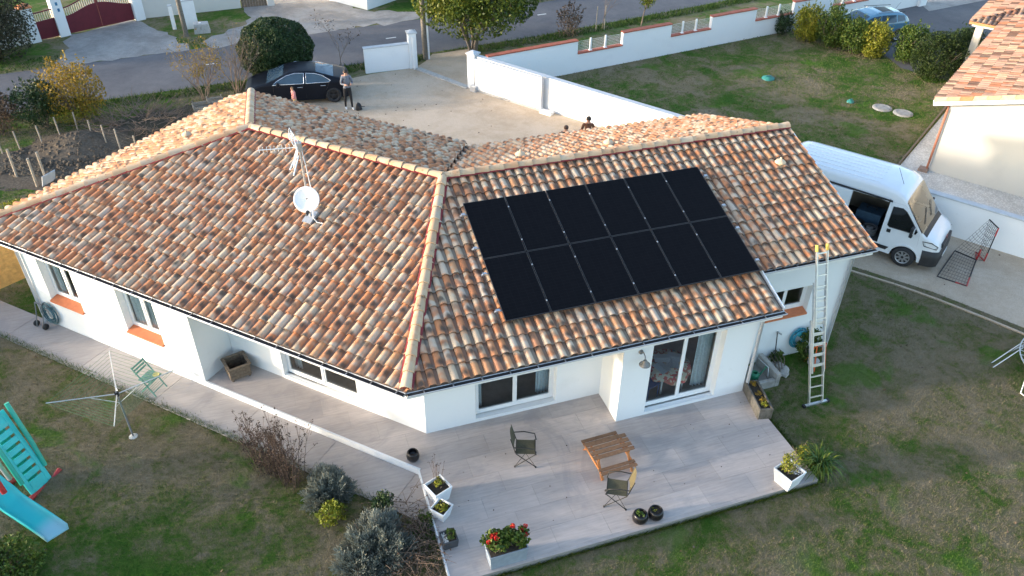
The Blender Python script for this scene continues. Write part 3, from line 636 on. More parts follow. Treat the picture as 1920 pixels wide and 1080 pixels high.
b = MB(); b.bar(-gdir*.2+Vector((0, 0, .55)), (gl-gp)+Vector((0, 0, .55)), .2, 1.3); b.build('wall', PLW, gw)
b = MB(); b.bar(-gdir*.2+Vector((0, 0, 1.228)), (gl-gp)-gdir*.03+Vector((0, 0, 1.228)), .28, .05); b.build('coping', COPE, gw)
b = MB(); b.box(-.19, .19, -.19, .19, -.05, 1.72); b.build('gate_pillar', PLW, gw); b = MB(); b.box(-.24, .24, -.24, .24, 1.721, 1.77); b.taperbox(.2, .2, .05, .05, 1.771, 1.85); b.build('pillar_cap', COPE, gw)
b = MB(); b.box(-.04, .04, -.33, -.25, 0, 1.6); b.build('catch_post', PVC, gw); b = MB(); b.box(.192, .215, -.05, .05, .75, .95); b.build('intercom', BLACK, gw)
rl = MB(); ra = gp+Vector((.15, -.3, .03)); rb_ = Vector((wallA.x-.25, wallA.y+.05, GZ+.03)); rl.bar(ra, rb_, .3, .06); tag(rl.build('gate_rail', CONC), 'pale concrete gate track lying across the gravel gateway', 'rail')
# street wall of the neighbouring plot
SW0, SW1 = Vector((7.55, 20.5, 0)), Vector((29.6, 24.25, 0)); sd_ = (SW1-SW0).normalized(); sn_ = Vector((sd_.y, -sd_.x, 0)); SWL = 29.4
street = thing('street_wall', 'white wall with terracotta coping stepping down to wire fence bays along the street', 'wall', (SW0.x, SW0.y, GZ))
def along(px, py, z): q = vplane(px, py, SW0, sn_); return (q-SW0).dot(sd_)
cuts = [0.25]+[along(px, py, 0) for px, py in ((1082, 80), (1167, 62), (1258, 48), (1334, 32), (1417, 20), (1488, 8))]
st_ = cuts[-1]-cuts[-2]; cuts += [cuts[-1]+st_*1.1, cuts[-1]+st_*2.15, SWL]
HI, LO = 1.55, .92
COPT = MB(); COPT.box(-.235, .235, -.15, .15, 0, .055); cope_me = COPT.mesh('coping_tile', TCOPE)
wm = MB(); wm.bar((0, 0, 0), (0, 0, 1), .06, .06); 
for i, (a, e) in enumerate(zip(cuts, cuts[1:])):
    h = HI if i % 2 == 0 else LO
    b = MB(); b.bar(sd_*a+Vector((0, 0, h/2-.05)), sd_*e+Vector((0, 0, h/2-.05)), .2, h+.1); b.build('wall', PLW, street)
    n = max(1, round((e-a)/.48)); ang = math.atan2(sd_.y, sd_.x)
    for k in range(n):
        o = bpy.data.objects.new('coping_tile', cope_me); link(o, street); q = sd_*(a+(k+.5)*(e-a)/n); o.location = (q.x, q.y, h+.001+random.uniform(0, .004)); o.rotation_euler = (random.uniform(-.02, .02), 0, ang+random.uniform(-.01, .01)); o.scale = ((e-a)/n/.485, 1, 1)
    if h == LO:
        f = MB()
        for k in range(7): f.tube([sd_*a+Vector((0, 0, LO+.12+k*.075)), sd_*e+Vector((0, 0, LO+.12+k*.075))], .004, 4)
        L_ = e-a; nv = int(L_/.06)
        for k in range(nv): q = sd_*(a+k*.06); f.tube([q+Vector((0, 0, LO+.08)), q+Vector((0, 0, LO+.6))], .003, 4, False)
        fo = f.build('fence_mesh', PVC, street); fo['kind'] = 'stuff'
        for t in (.30, .63): q = sd_*(a+t*L_); f = MB(); f.box(-.04, .04, -.04, .04, LO+.06, HI+.02); f.box(-.08, .08, -.08, .08, LO+.055, LO+.075); po = f.build('fence_post', PVC, street); po.location = (q.x, q.y, 0)
b = MB(); b.box(-.3, .3, -.3, .3, -.05, 1.7); po = b.build('end_pillar', PLW, street); q = sd_*(SWL+.3); po.location = (q.x, q.y, 0); po.rotation_euler = (0, 0, .2)
# utility poles
POLE = mat('pole_wood', (.17, .145, .115), .3, 10, .9, bump=.3, bscale=30)
def pole(px, py, label, h=8.5, white=False):
    q = G(px, py); t = thing('utility_pole', label, 'utility pole', tuple(q)); b = MB(); b.tube([(0, 0, -.2), (-.05, 0, h*.5), (-.08, 0, h)], [.13, .11, .085], 12); b.build('pole', POLE, t)
    if white: b = MB(); b.tube([(.17, -.05, -.1), (.14, -.05, 2.9)], .055, 10); b.build('cable_guard', PVC, t); b = MB(); b.box(-.2, .05, -.2, .05, 3.6, 3.85); b.build('junction_box', GUT, t)
    b = MB(); b.bar((-.9, 0, h-.4), (.8, 0, h-.4), .09, .09); b.build('crossarm', POLE, t)
pole(798, 111, 'wooden utility pole with white cable guard beside the gateway', 8.5, True); pole(350, 68, 'grey wooden utility pole beside the white meter cabinets', 8.0)
q = G(360, 53); mc = thing('meter_cabinet', 'white two-door electricity meter cabinet standing behind the pole', 'cabinet', tuple(q), .12)
b = MB(); b.box(-.36, .36, -.15, .15, 0, 1.5); b.build('body', PVC, mc, .02); b = MB(); b.box(-.33, .33, -.165, -.151, .1, .72); b.build('door', PVC, mc, .006); b = MB(); b.box(-.33, .33, -.165, -.151, .77, 1.42); b.build('door', PVC, mc, .006); b = MB(); b.box(-.4, .4, -.18, .18, 1.501, 1.56); b.build('lid', GUT, mc)
q = G(328, 55); ms = thing('marker_post', 'slim white plastic telecom post on the grass by the pole', 'post', tuple(q)); b = MB(); b.box(-.1, .1, -.06, .06, 0, 1.25); b.build('post', PVC, ms, .02); b = MB(); b.box(-.11, .11, -.07, .07, 1.251, 1.31); b.build('cap', GUT, ms)
q = G(380, 60); cb = thing('concrete_block', 'low stained concrete block beside the meter cabinet', 'block', tuple(q)); b = MB(); b.taperbox(.42, .3, .36, .26, -.02, .5); b.build('block', CONC, cb, .03); b = MB(); b.lathe([(.06, 0), (.06, .03), (0, .035)], 10, (-.05, 0, .5)); b.build('bolt', PVC, cb)
# red gate across the street
REDG = mat('burgundy_steel', (.125, .012, .022), .12, 3, .45); BAL = mat('cream_baluster', (.62, .55, .42), .1, 8, .7); RCAP = mat('red_clay_cap', (.55, .2, .08), .2, 8, .8)
def pier(px, py, lab, h=2.0):
    q = G(px, py); t = thing('gate_pier', lab, 'pier', tuple(q), .46); b = MB(); b.box(-.26, .26, -.26, .26, -.1, h); b.build('pier', PLN if False else PLW, t)
    b = MB(); b.box(-.33, .33, -.33, .33, h+.001, h+.06); b.taperbox(.32, .32, .06, .06, h+.061, h+.22); b.build('cap', RCAP, t); return t
p1_ = pier(121, 66, 'white gate pier with clay cap and blue house number between burgundy gates')
for k, zz in enumerate((1.62, 1.30)): b = MB(); b.box(-.05+k*.03, .06+k*.03, -.275, -.262, zz, zz+.16); b.build('number_plate', mat('plate_blue', (.03, .16, .3), .1, 9, .4), p1_)
pier(66, 78, 'white gate pier with clay cap beside the dark roadside bush', 1.75); pier(262, 36, 'white gate pier joined to the long wall across the street', 1.95)
def gate(a, e, lab, leaves, hs):
    a, e = G(*a), G(*e); L = (e-a).length; t = thing('metal_gate', lab, 'gate', tuple(a), math.atan2((e-a).y, (e-a).x))
    for k in range(leaves):
        x0, x1 = L*k/leaves+.02, L*(k+1)/leaves-.02; n = 14; lo = MB(); top = MB(); vs = []
        def zc(s, base): s = s if k == 0 or leaves == 1 else 1-s; return base + hs*(0.5-.5*math.cos(math.pi*s))*(1 if leaves > 1 else .3)
        pts = [(x0+(x1-x0)*i/n, i/n) for i in range(n+1)]
        for (xa, sa), (xb, sb) in zip(pts, pts[1:]):
            lo.add([(xa, -.025, .05), (xb, -.025, .05), (xb, -.025, zc(sb, .95)), (xa, -.025, zc(sa, .95)), (xa, .025, .05), (xb, .025, .05), (xb, .025, zc(sb, .95)), (xa, .025, zc(sa, .95))], [(0, 1, 2, 3), (7, 6, 5, 4), (3, 2, 6, 7)])
        lf = lo.build('leaf', REDG, t)
        top.tube([(x, 0, zc(s, 1.38)) for x, s in pts], .035, 6); top.bar((x0+.02, 0, .05), (x0+.02, 0, zc(0, 1.38)), .06, .06, (0, 1, 0)); top.bar((x1-.02, 0, .05), (x1-.02, 0, zc(1, 1.38)), .06, .06, (0, 1, 0)); top.build('rail', REDG, lf)
        bb = MB(); m_ = int((x1-x0)/.11)
        for i in range(1, m_): s = i/m_; bb.box(x0+(x1-x0)*s-.022, x0+(x1-x0)*s+.022, -.012, .012, zc(s, .951), zc(s, 1.36))
        bo = bb.build('balusters', BAL, lf); bo['kind'] = 'stuff'
gate((128, 65), (256, 37), 'wide burgundy double gate with cream balusters and sweeping top rail', 2, .38); gate((72, 77), (116, 68), 'narrow burgundy pedestrian gate between two white piers', 1, .2)
def wallseg(name, a, e, h, lab, m, th=.2, cat='wall'):
    a, e = Vector(a), Vector(e); t = thing(name, lab, cat, (a.x, a.y, GZ)); d = e-a; b = MB(); b.bar((0, 0, h/2-.05), (d.x, d.y, h/2-.05), th, h+.1); b.build('wall', m, t)
    b = MB(); b.bar((0, 0, h+.03), (d.x, d.y, h+.03), th+.08, .06); b.build('coping', COPE, t); return t
OLDW = plaster('old_wall_render', (.66, .63, .58), (.36, .32, .28))
wallseg('garden_wall', G(266, 34), G(452, 14), 1.8, 'pale stained garden wall across the street beside the burgundy gate', OLDW)
wallseg('garden_wall', G(62, 79), (-17.5, 31.2, 0), 1.7, 'pale garden wall running behind the dark roadside bush', OLDW)
dg = thing('plank_gate', 'dark wooden plank gate at the end of the stained wall', 'gate', tuple(G(454, 14)))
for k in range(9): b = MB(); b.box(k*.16, k*.16+.15, -.02, .02, 0, 1.7+.02*(k % 2)); b.build('plank', WOODD, dg)
b = MB(); b.box(0, 1.44, .021, .05, .4, .5); b.build('brace', WOODD, dg)
b = MB(); b.box(1.46, 1.86, -.2, .2, -.05, 2.0); b.build('post', OLDW, dg)
fb = thing('white_building', 'corner of a white rendered building across the street', 'building', tuple(G(689, 19))); fd = (G(620, 1)-G(689, 19)).normalized(); fn = Vector((-fd.y, fd.x, 0)); fn = fn if fn.x > 0 else -fn
b = MB(); b.obox(fd*5+fn*2.5+Vector((0, 0, 1.6)), fd*5, fn*2.5, (0, 0, 1.7)); b.build('wall', PLW, fb); b = MB(); b.obox(fd*5+fn*2.5+Vector((0, 0, 3.45)), fd*5.4, fn*2.9, (0, 0, .12)); b.build('roof', RIDGE, fb)
# ------------------------------------------------------------------ neighbour's house
nb = thing('neighbour_house', 'cream bungalow with flat-toned terracotta roof beyond the boundary wall', 'house', (0, 0, 0))
inE = nE1
wall(NC, NC+nE2*13, nE1, GZ-.05, 2.75, .25, m=PLN, parent=nb); wall(NC+nE1*.26, NC+nE1*9, nE2, GZ-.05, 2.70, .25, m=PLN, parent=nb)
ns, nov, ngv, nrun = .30, .55, .45, 6.6
nO = NC-nE1*ngv-nE2*nov; nO.z = 2.72
gbm = MB(); g0, g1, g2 = NC, NC+nE2*13, NC+nE2*(nrun-nov); zr_ = 2.72+ns*nrun-.12
gbm.add([(g0.x+.01, g0.y+.01, 2.75), (g1.x+.01, g1.y+.01, 2.75), (g2.x+.01, g2.y+.01, zr_)], [(0, 1, 2)]); gbm.build('gable', PLN, nb)
NTILE = tilemat('pale_roof_tile', True)
def npt(i, j, z): q = NC+nE1*i+nE2*j; return (q.x, q.y, z)
ndk = MB(); e0, e1_ = -ngv, 12.0; zt0, zt1 = 2.72-.03, 2.72-.03+ns*nrun; j1 = nrun-nov
ndk.add([npt(e0, -nov, zt0), npt(e0, j1, zt1), npt(e1_, j1, zt1), npt(e1_, -nov, zt0), npt(e0, -nov, zt0-.1), npt(e0, j1, zt1-.1), npt(e1_, j1, zt1-.1), npt(e1_, -nov, zt0-.1)], [(0, 1, 2, 3), (7, 6, 5, 4), (0, 4, 5, 1), (0, 3, 7, 4)])
WC = Vector((30.0, 15.35, 0)); wz = 2.50
wj = (WC-NC).dot(nE2); wi = (WC-NC).dot(nE1)
def wpt(i, j, z): q = WC+nE1*i+nE2*j; return (q.x, q.y, z)
ndk.add([wpt(0, 0, wz-.03), wpt(5, 5, wz-.03+1.5), wpt(0, 5, wz-.03)], [(0, 2, 1)]); ndk.add([wpt(0, 0, wz-.03), wpt(8, 0, wz-.03), wpt(8, 5, wz+1.47), wpt(5, 5, wz+1.47)], [(0, 1, 2, 3)])
nroof = ndk.build('roof', mat('nb_deck', (.2, .13, .1), .2, 6, .9), nb)
hipw = (nE1-nE2).normalized()
NPL = {'A': (plane(nE2, (nO.x, nO.y, 2.72), ns), [(nO, nE1), (NC+nE1*12, -nE1)], nrun),
       'B': (plane(nE1, (WC.x, WC.y, wz), ns), [(WC, -hipw), (NC+nE2*(-nov+.9), -nE2)], 5.0),
       'C': (plane(nE2, (WC.x, WC.y, wz), ns), [(WC, hipw), (WC+nE1*8, -nE1)], 5.0)}
lay_tiles(NPL, 0, nroof, NTILE)
VER = [mat('verge_cream', (.60, .45, .28), .15, 9, .85), mat('verge_orange', (.52, .22, .10), .15, 9, .85), mat('verge_tan', (.46, .34, .21), .15, 9, .85)]
vm_ = MB(); vm_.obox((0, 0, 0), nE2*.2+Vector((0, 0, .2*ns)), nE1*.035, Vector((0, 0, .085))); vmes = [vm_.mesh('verge_tile', m_) for m_ in VER]
for k in range(16):
    o = bpy.data.objects.new('verge_tile', vmes[random.choice([0, 0, 2, 1, 2, 0])]); link(o, nroof); q = nO+nE2*(.2+k*.41)-nE1*.02; o.location = (q.x, q.y, 2.72+ns*(.2+k*.41)+.02)
vb2 = MB(); q = nO+nE1*.01; vb2.bar((q.x, q.y, 2.60), (q.x+nE2.x*nrun, q.y+nE2.y*nrun, 2.60+ns*nrun), .06, .2); vb2.build('verge_board', PVC, nb)
dp = NC-nE1*.06-nE2*.06; b = MB(); b.tube([(nO.x+nE1.x*.4-nE2.x*.02, nO.y+nE1.y*.4-nE2.y*.02, 2.60), (dp.x+nE1.x*.05, dp.y+nE1.y*.05, 2.45), (dp.x, dp.y, 2.3), (dp.x, dp.y, GZ)], .045, 10); b.build('downpipe', mat('terracotta_pipe', (.36, .13, .07), .15, 6, .5), nb)
b = MB(); b.obox(dp-nE1*.05-nE2*.1+Vector((0, 0, GZ+.05)), nE1*.17, nE2*.17, (0, 0, .06)); b.build('drain_box', mat('drain', (.3, .2, .15), .2, 8, .8), nb)
for (i, j) in ((.35, .45), (.35, 1.45), (.35, 2.9)):
    b = MB(); q = WC+nE1*i+nE2*j; b.obox((q.x, q.y, wz/2-.2), nE1*.16, nE2*.16, (0, 0, wz/2+.05)); b.build('porch_pillar', PLN, nb)
b = MB(); q = WC+nE1*.3; b.bar((q.x+nE2.x*.1, q.y+nE2.y*.1, wz-.13), (q.x+nE2.x*4, q.y+nE2.y*4, wz-.13), .2, .18); b.build('porch_beam', PVC, nb)
b = MB(); b.bar(wpt(-.02, -.02, wz-.02), wpt(-.02, 4.2, wz-.02), .05, .12); b.build('eave_board', VER[1], nb)
b = MB(); b.bar(wpt(1.0, 1.2, 1.0), wpt(1.0, 4, 1.0), .2, 2.6); b.build('porch_wall', PLN, nb)
OLDC = mat('mossy_concrete', (.31, .30, .28), .2, 5, .95, dirt=(.14, .14, .11))
# edging board and covers on the neighbour's lawn
tb = NC-nE2*1.05; b = MB(); q0, q1 = tb-nE1*1.5, tb+nE1*8.5; b.bar((q0.x, q0.y, GZ+.04), (q1.x, q1.y, GZ+.04), .06, .1); tag(b.build('edging_board', WOODD), 'brown edging board between the white gravel and the neighbouring lawn', 'edging')
for px, py, lab in ((1654, 203, 'round concrete cover in the lawn, flecked with moss'), (1693, 213, 'round concrete cover in the lawn nearest the cream bungalow')):
    q = G(px, py); t = thing('manhole_cover', lab, 'manhole cover', tuple(q)); b = MB(); b.lathe([(.0, .05), (.36, .055), (.42, .04), (.43, -.02)], 24); b.build('slab', OLDC, t); b = MB(); b.lathe([(.3, .056), (.3, .066), (.33, .066), (.33, .055)], 24); b.build('rim', OLDC, t)
GREENP = mat('green_plastic', (.03, .20, .17), .15, 8, .5)
for px, py, lab, r_ in ((1440, 148, 'green plastic tank lid lying out in the middle of the lawn', .30), (1594, 192, 'small green plastic lid in the lawn beside the concrete covers', .16)):
    q = G(px, py); t = thing('tank_lid', lab, 'lid', tuple(q)); b = MB(); b.lathe([(0, .14), (r_*.5, .13), (r_*.55, .09), (r_, .07), (r_*1.02, -.02)], 18); b.build('lid', GREENP, t); b = MB(); b.bar((-r_*.5, 0, .15), (r_*.5, 0, .15), .05, .03); b.build('handle', GREENP, t)
# ------------------------------------------------------------------ vehicles
RUB = mat('tyre_rubber', (.022, .022, .024), .2, 20, .85); RIM = mat('silver_rim', (.45, .46, .48), .1, 6, .35, .8); DRIM = mat('dark_rim', (.06, .06, .065), .2, 6, .35, .7)
CGLASS = glassmat('car_glass', (.35, .42, .45), 1.1); CHROME = mat('chrome', (.75, .76, .78), .05, 5, .15, 1.0); LAMP = mat('lamp_lens', (.7, .74, .78), .05, 8, .1, .3); REDL = mat('red_lamp', (.3, .02, .02), .1, 8, .2); CABIN = mat('cabin_dark', (.03, .03, .032), .3, 6, .9); SEATM = mat('seat_cloth', (.09, .09, .10), .2, 9, .9)
class Shell:
    def __init__(s, L, top, wp, belt, lean, zlow, arches, ra, crown=.05, tuck=.05, roofstart=None):
        s.L, s.top, s.wp, s.belt, s.lean, s.zlow0, s.ar, s.ra, s.crown, s.tuck = L, np.array(top), np.array(wp), belt, lean, zlow, arches, ra, crown, tuck
    def zt(s, x): return float(np.interp(x, s.top[:, 0], s.top[:, 1]))
    def zl(s, x):
        z = s.zlow0
        for xa in s.ar:
            if abs(x-xa) < s.ra: z = max(z, s.ra*.98*math.sqrt(max(0, 1-((x-xa)/s.ra)**2))+.33)
        return min(z, s.zt(x)-.05)
    def hw(s, x, z):
        w_ = float(np.interp(x, s.wp[:, 0], s.wp[:, 1]))
        if z < s.belt: return w_*(1-s.tuck*((s.belt-z)/s.belt)**2)
        return w_-(z-s.belt)*s.lean
    def body(s, paint, t, skip=None, rows=12, cols=8, dx=.045, name='body'):
        xs = list(np.arange(s.top[0, 0], s.L, dx))+[s.L]; b = MB(); rings = []
        for x in xs:
            z0, z1 = s.zl(x), s.zt(x); cr = s.crown*min(1, (z1-z0)); ring = []
            for k in range(rows+1):
                f = k/rows; z = z0+(z1-cr-z0)*f; ring.append((x, -s.hw(x, z), z))
            wt = s.hw(x, z1-cr)
            for k in range(1, cols): y = -wt+2*wt*k/cols; ring.append((x, y, z1-cr*(abs(y)/wt)**3))
            for k in range(rows, -1, -1): z = z0+(z1-cr-z0)*k/rows; ring.append((x, s.hw(x, z), z))
            rings.append(ring)
        n = len(rings[0]); vs = [v for r_ in rings for v in r_]; fs = []
        for i in range(len(rings)-1):
            for k in range(n-1):
                q = (i*n+k, (i+1)*n+k, (i+1)*n+k+1, i*n+k+1)
                if skip:
                    c = np.mean([vs[a] for a in q], axis=0)
                    if skip(*c): continue
                fs.append(q)
        b.add(vs, fs, True); b.add(rings[0], [tuple(range(n))]); b.add(rings[-1], [tuple(range(n-1, -1, -1))])
        return b.build(name, paint, t)
    def patch(s, poly, side, m, name, parent, off=.008, loc=None):
        b = MB(); vs = [(x, side*(s.hw(x, z)+off), z) for x, z in poly]; b.add(vs, [tuple(range(len(vs)))]); return b.build(name, m, parent)
    def line(s, poly, side, r_, m, name, parent, off=.008, closed=False):
        b = MB(); pts = [(x, side*(s.hw(x, z)+off), z) for x, z in poly]; b.tube(pts+([pts[0]] if closed else []), r_, 5); return b.build(name, m, parent)
    def screen(s, x0, x1, fr, m, name, parent, off=.012, wid=None):
        b = MB(); nx, ny = 8, 8; vs = []
        for i in range(nx+1):
            x = x0+(x1-x0)*i/nx; z = s.zt(x); cr = s.crown*min(1, z-s.zl(x)); w_ = s.hw(x, z-cr)*fr
            for k in range(ny+1): y = -w_+2*w_*k/ny; vs.append((x, y, z-cr*(abs(y)/(w_/fr))**3+off))
        b.add(vs, [(i*(ny+1)+k, (i+1)*(ny+1)+k, (i+1)*(ny+1)+k+1, i*(ny+1)+k+1) for i in range(nx) for k in range(ny)], True); return b.build(name, m, parent)
    def inner(s, parent, x0, x1):
        b = MB(); b.box(x0, x1, -s.wp[:, 1].max()*.9, s.wp[:, 1].max()*.9, s.zlow0+.02, s.zlow0+.12); b.build('underbody', CABIN, parent)
def wheel(parent, x, y, r_, wid, rim, spokes=5, axis=1):
    b = MB(); ri = r_*.64; b.lathe([(ri, -wid/2), (r_*.93, -wid/2), (r_, -wid*.32), (r_, wid*.32), (r_*.93, wid/2), (ri, wid/2), (ri, -wid/2)], 28, (x, y, r_), True, (0, 1, 0)); w_ = b.build('wheel', RUB, parent)
    sg_ = 1 if y > 0 else -1; b = MB(); b.lathe([(0, .0), (ri, .0)], 24, (x, y+sg_*wid*.12, r_), False, (0, sg_, 0))
    b.lathe([(ri*.9, wid*.2), (ri*.92, wid*.46), (ri*1.02, wid*.48), (ri*1.02, wid*.3)], 24, (x, y, r_), True, (0, sg_, 0)); b.lathe([(0, wid*.47), (ri*.2, wid*.45), (ri*.22, wid*.2)], 12, (x, y, r_), True, (0, sg_, 0)); hub = b.build('rim', DRIM if rim is DRIM else BLACK, w_)
    b = MB()
    for k in range(spokes):
        a = 2*math.pi*k/spokes+.3; c, sn = math.cos(a), math.sin(a)
        b.obox((x+c*ri*.55, y+sg_*wid*.40, r_+sn*ri*.55), (c*ri*.42, 0, sn*ri*.42), (-sn*ri*.13, 0, c*ri*.13), (0, wid*.05, 0))
    b.lathe([(ri*.88, wid*.41), (ri*.88, wid*.49), (ri*1.0, wid*.49)], 24, (x, y, r_), True, (0, sg_, 0)); b.build('spokes', rim, w_)
# black saloon
BLKP = mat('black_paint', (.008, .010, .016), .15, 2, .38, spec=.18)
sed = thing('parked_car', 'black saloon car parked beside the round clipped bush', 'car', (0, 0, 0))
hdg = R(173); rw = G(628, 192); cl, sn = math.cos(hdg), math.sin(hdg)
S1 = Shell(4.92, [(0.3, .72), (.33, .9), (.42, 1.02), (.75, 1.09), (1.0, 1.15), (1.7, 1.38), (2.1, 1.44), (2.5, 1.455), (2.9, 1.42), (3.2, 1.32), (3.9, 1.02), (4.1, .97), (4.6, .86), (4.8, .76), (4.9, .6), (4.92, .5)],
           [(0.3, .62), (.4, .80), (.65, .90), (1.2, .93), (3.8, .93), (4.4, .90), (4.72, .78), (4.88, .60), (4.92, .5)], .95, .52, .2, (1.05, 3.98), .37)
sed.location = (rw.x+(-1.05*cl+.9*sn), rw.y+(-1.05*sn-.9*cl), GZ); sed.rotation_euler = (0, 0, hdg)
S1.body(BLKP, sed); S1.inner(sed, .5, 4.6)
for sd2 in (1, -1):
    fw_ = [(2.28, .975), (2.24, 1.37), (2.62, 1.385), (3.0, 1.31), (3.42, 1.12), (3.62, .985)]; rwn = [(1.12, 1.04), (1.45, 1.24), (1.75, 1.33), (2.15, 1.37), (2.19, .975), (1.2, .98)]
    CG2 = mat('tinted_glass', (.05, .085, .12), .1, 3, .05) if sd2 == 1 else CG2
    S1.patch(fw_, sd2, CG2, 'window', sed); S1.patch(rwn, sd2, CG2, 'window', sed); S1.line(fw_, sd2, .017, CHROME, 'chrome_trim', sed, .014, True); S1.line(rwn, sd2, .017, CHROME, 'chrome_trim', sed, .014, True)
    S1.line([(2.235, .3), (2.235, .97)], sd2, .006, BLACK, 'door_seam', sed, .003); S1.line([(1.35, .62), (1.25, .8), (1.2, .96)], sd2, .006, BLACK, 'door_seam', sed, .003); S1.line([(3.55, .3), (3.62, .7), (3.6, .95)], sd2, .006, BLACK, 'door_seam', sed, .003)
    S1.line([(2.35, .82), (2.58, .82)], sd2, .014, CHROME, 'door_handle', sed, .02); S1.line([(1.35, .84), (1.58, .84)], sd2, .014, CHROME, 'door_handle', sed, .02)
    S1.patch([(4.5, .66), (4.55, .82), (4.78, .72), (4.84, .62)], sd2, LAMP, 'headlight', sed); S1.patch([(.32, .75), (.35, .92), (.62, .95), (.58, .8)], sd2, REDL, 'tail_light', sed)
    b = MB(); b.lathe([(0, -.1), (.07, -.07), (.085, 0), (.06, .07), (0, .09)], 10, (3.38, sd2*1.03, 1.03)); b.build('mirror', BLKP, sed)
    for xw in (1.05, 3.98): wheel(sed, xw, sd2*.83, .345, .22, DRIM, 5)
S1.screen(3.12, 3.88, .86, CG2, 'windscreen', sed); S1.screen(.98, 1.72, .84, CG2, 'rear_window', sed)
# blue crossover of the neighbours
BLUP = mat('blue_paint', (.10, .24, .36), .08, 2, .25, coat=.6); PAN = mat('grey_cladding', (.10, .11, .12), .1, 6, .6)
suv = thing('parked_car', 'light blue compact car parked behind the clipped hedge', 'car'); hd2 = R(176); rw = G(1678, 78); cl, sn = math.cos(hd2), math.sin(hd2)
S2 = Shell(4.16, [(0, .62), (.03, .95), (.12, 1.1), (.32, 1.36), (.55, 1.47), (1.4, 1.54), (2.0, 1.53), (2.45, 1.45), (2.75, 1.32), (3.2, 1.06), (3.4, 1.02), (3.85, .93), (4.05, .8), (4.14, .6), (4.16, .5)],
           [(0, .62), (.1, .76), (.4, .84), (.9, .87), (3.2, .87), (3.7, .83), (4.0, .70), (4.12, .58), (4.16, .5)], 1.0, .36, .24, (.72, 3.32), .37)
suv.location = (rw.x+(-.72*cl+.84*sn), rw.y+(-.72*sn-.84*cl), GZ); suv.rotation_euler = (0, 0, hd2); S2.body(BLUP, suv); S2.inner(suv, .3, 3.9)
for sd2 in (1, -1):
    S2.patch([(1.95, 1.04), (1.93, 1.42), (2.38, 1.38), (2.68, 1.28), (3.02, 1.06)], sd2, CG2, 'window', suv); S2.patch([(.98, 1.06), (1.02, 1.42), (1.88, 1.43), (1.9, 1.04)], sd2, CG2, 'window', suv); S2.patch([(.42, 1.12), (.52, 1.36), (.93, 1.41), (.9, 1.08)], sd2, CG2, 'window', suv)
    S2.patch([(1.1, .3), (1.1, .5), (2.95, .5), (2.95, .3)], sd2, PAN, 'side_cladding', suv, .012); S2.line([(1.93, .32), (1.93, 1.0)], sd2, .006, BLACK, 'door_seam', suv, .002); S2.line([(.45, 1.52), (2.1, 1.56)], sd2, .016, BLACK, 'roof_rail', suv, -.03)
    S2.line([(.36, .34), (.42, .52), (.55, .66), (.72, .72), (.89, .66), (1.02, .52), (1.08, .34)], sd2, .05, PAN, 'wheel_arch', suv, .0); S2.patch([(.03, .8), (.06, 1.02), (.3, 1.02), (.28, .82)], sd2, REDL, 'tail_light', suv); S2.patch([(3.78, .72), (3.8, .86), (4.02, .76), (4.06, .66)], sd2, LAMP, 'headlight', suv)
    for xw in (.72, 3.32): wheel(suv, xw, sd2*.78, .335, .21, RIM, 7)
S2.screen(2.55, 3.16, .84, CG2, 'windscreen', suv); S2.screen(.13, .34, .8, CG2, 'rear_window', suv); S2.screen(1.0, 1.7, .6, BLACK, 'sunroof', suv, .006)
b = MB(); b.tube([(.6, 0, 1.5), (.35, 0, 1.85)], .006, 5); b.build('aerial', BLACK, suv)
# white panel van
VANP = mat('white_van_paint', (.74, .76, .78), .03, 2, .25, coat=.4)
van = thing('panel_van', 'white panel van with its sliding side door open beside the boundary wall', 'van'); hv = R(-55.5); fwl = G(1686, 498); cl, sn = math.cos(hv), math.sin(hv); VL = 5.41; fx = VL-.95
van.location = (fwl.x-(fx*cl+.98*sn), fwl.y-(fx*sn-.98*cl), GZ); van.rotation_euler = (0, 0, hv)
S3 = Shell(VL, [(0, 2.2), (.04, 2.40), (.18, 2.48), (.5, 2.51), (3.3, 2.52), (3.7, 2.47), (3.95, 2.36), (4.12, 2.2), (4.78, 1.36), (4.9, 1.28), (5.15, 1.17), (5.30, 1.07), (5.37, .92), (5.40, .75), (5.41, .6)],
           [(0, .96), (.05, 1.0), (.3, 1.02), (4.2, 1.02), (4.7, 1.0), (5.0, .96), (5.2, .91), (5.34, .83), (5.41, .72)], 1.25, .075, .3, (fx-3.45, fx), .41, crown=.07, tuck=.03)
DX0, DX1, DZ0, DZ1 = 2.42, 3.62, .55, 2.08
S3.body(VANP, van, skip=lambda x, y, z: (y < -.85 and DX0 < x < DX1 and DZ0 < z < DZ1) or (x > 4.08 and z > 1.36 and abs(y) < S3.hw(x, z)*.93 and z > S3.zt(x)-.12) or (abs(y) > .85 and 3.78 < x < 4.55 and 1.34 < z < 1.92 and z < S3.zt(x)-.22 and x < 4.02+(2.0-z)*.78), rows=22, cols=12, dx=.04)
S3.inner(van, .2, 5.1)
WSG = glassmat('windscreen_glass', (.40, .42, .39), 1.6)
S3.screen(4.06, 4.80, .95, WSG, 'windscreen', van, .006)
b = MB(); nx = 6; vs = []
for (x, f) in ((4.05, .95), (4.81, .95)): pass
S3.screen(4.80, 4.93, .93, BLACK, 'cowl', van, .006)
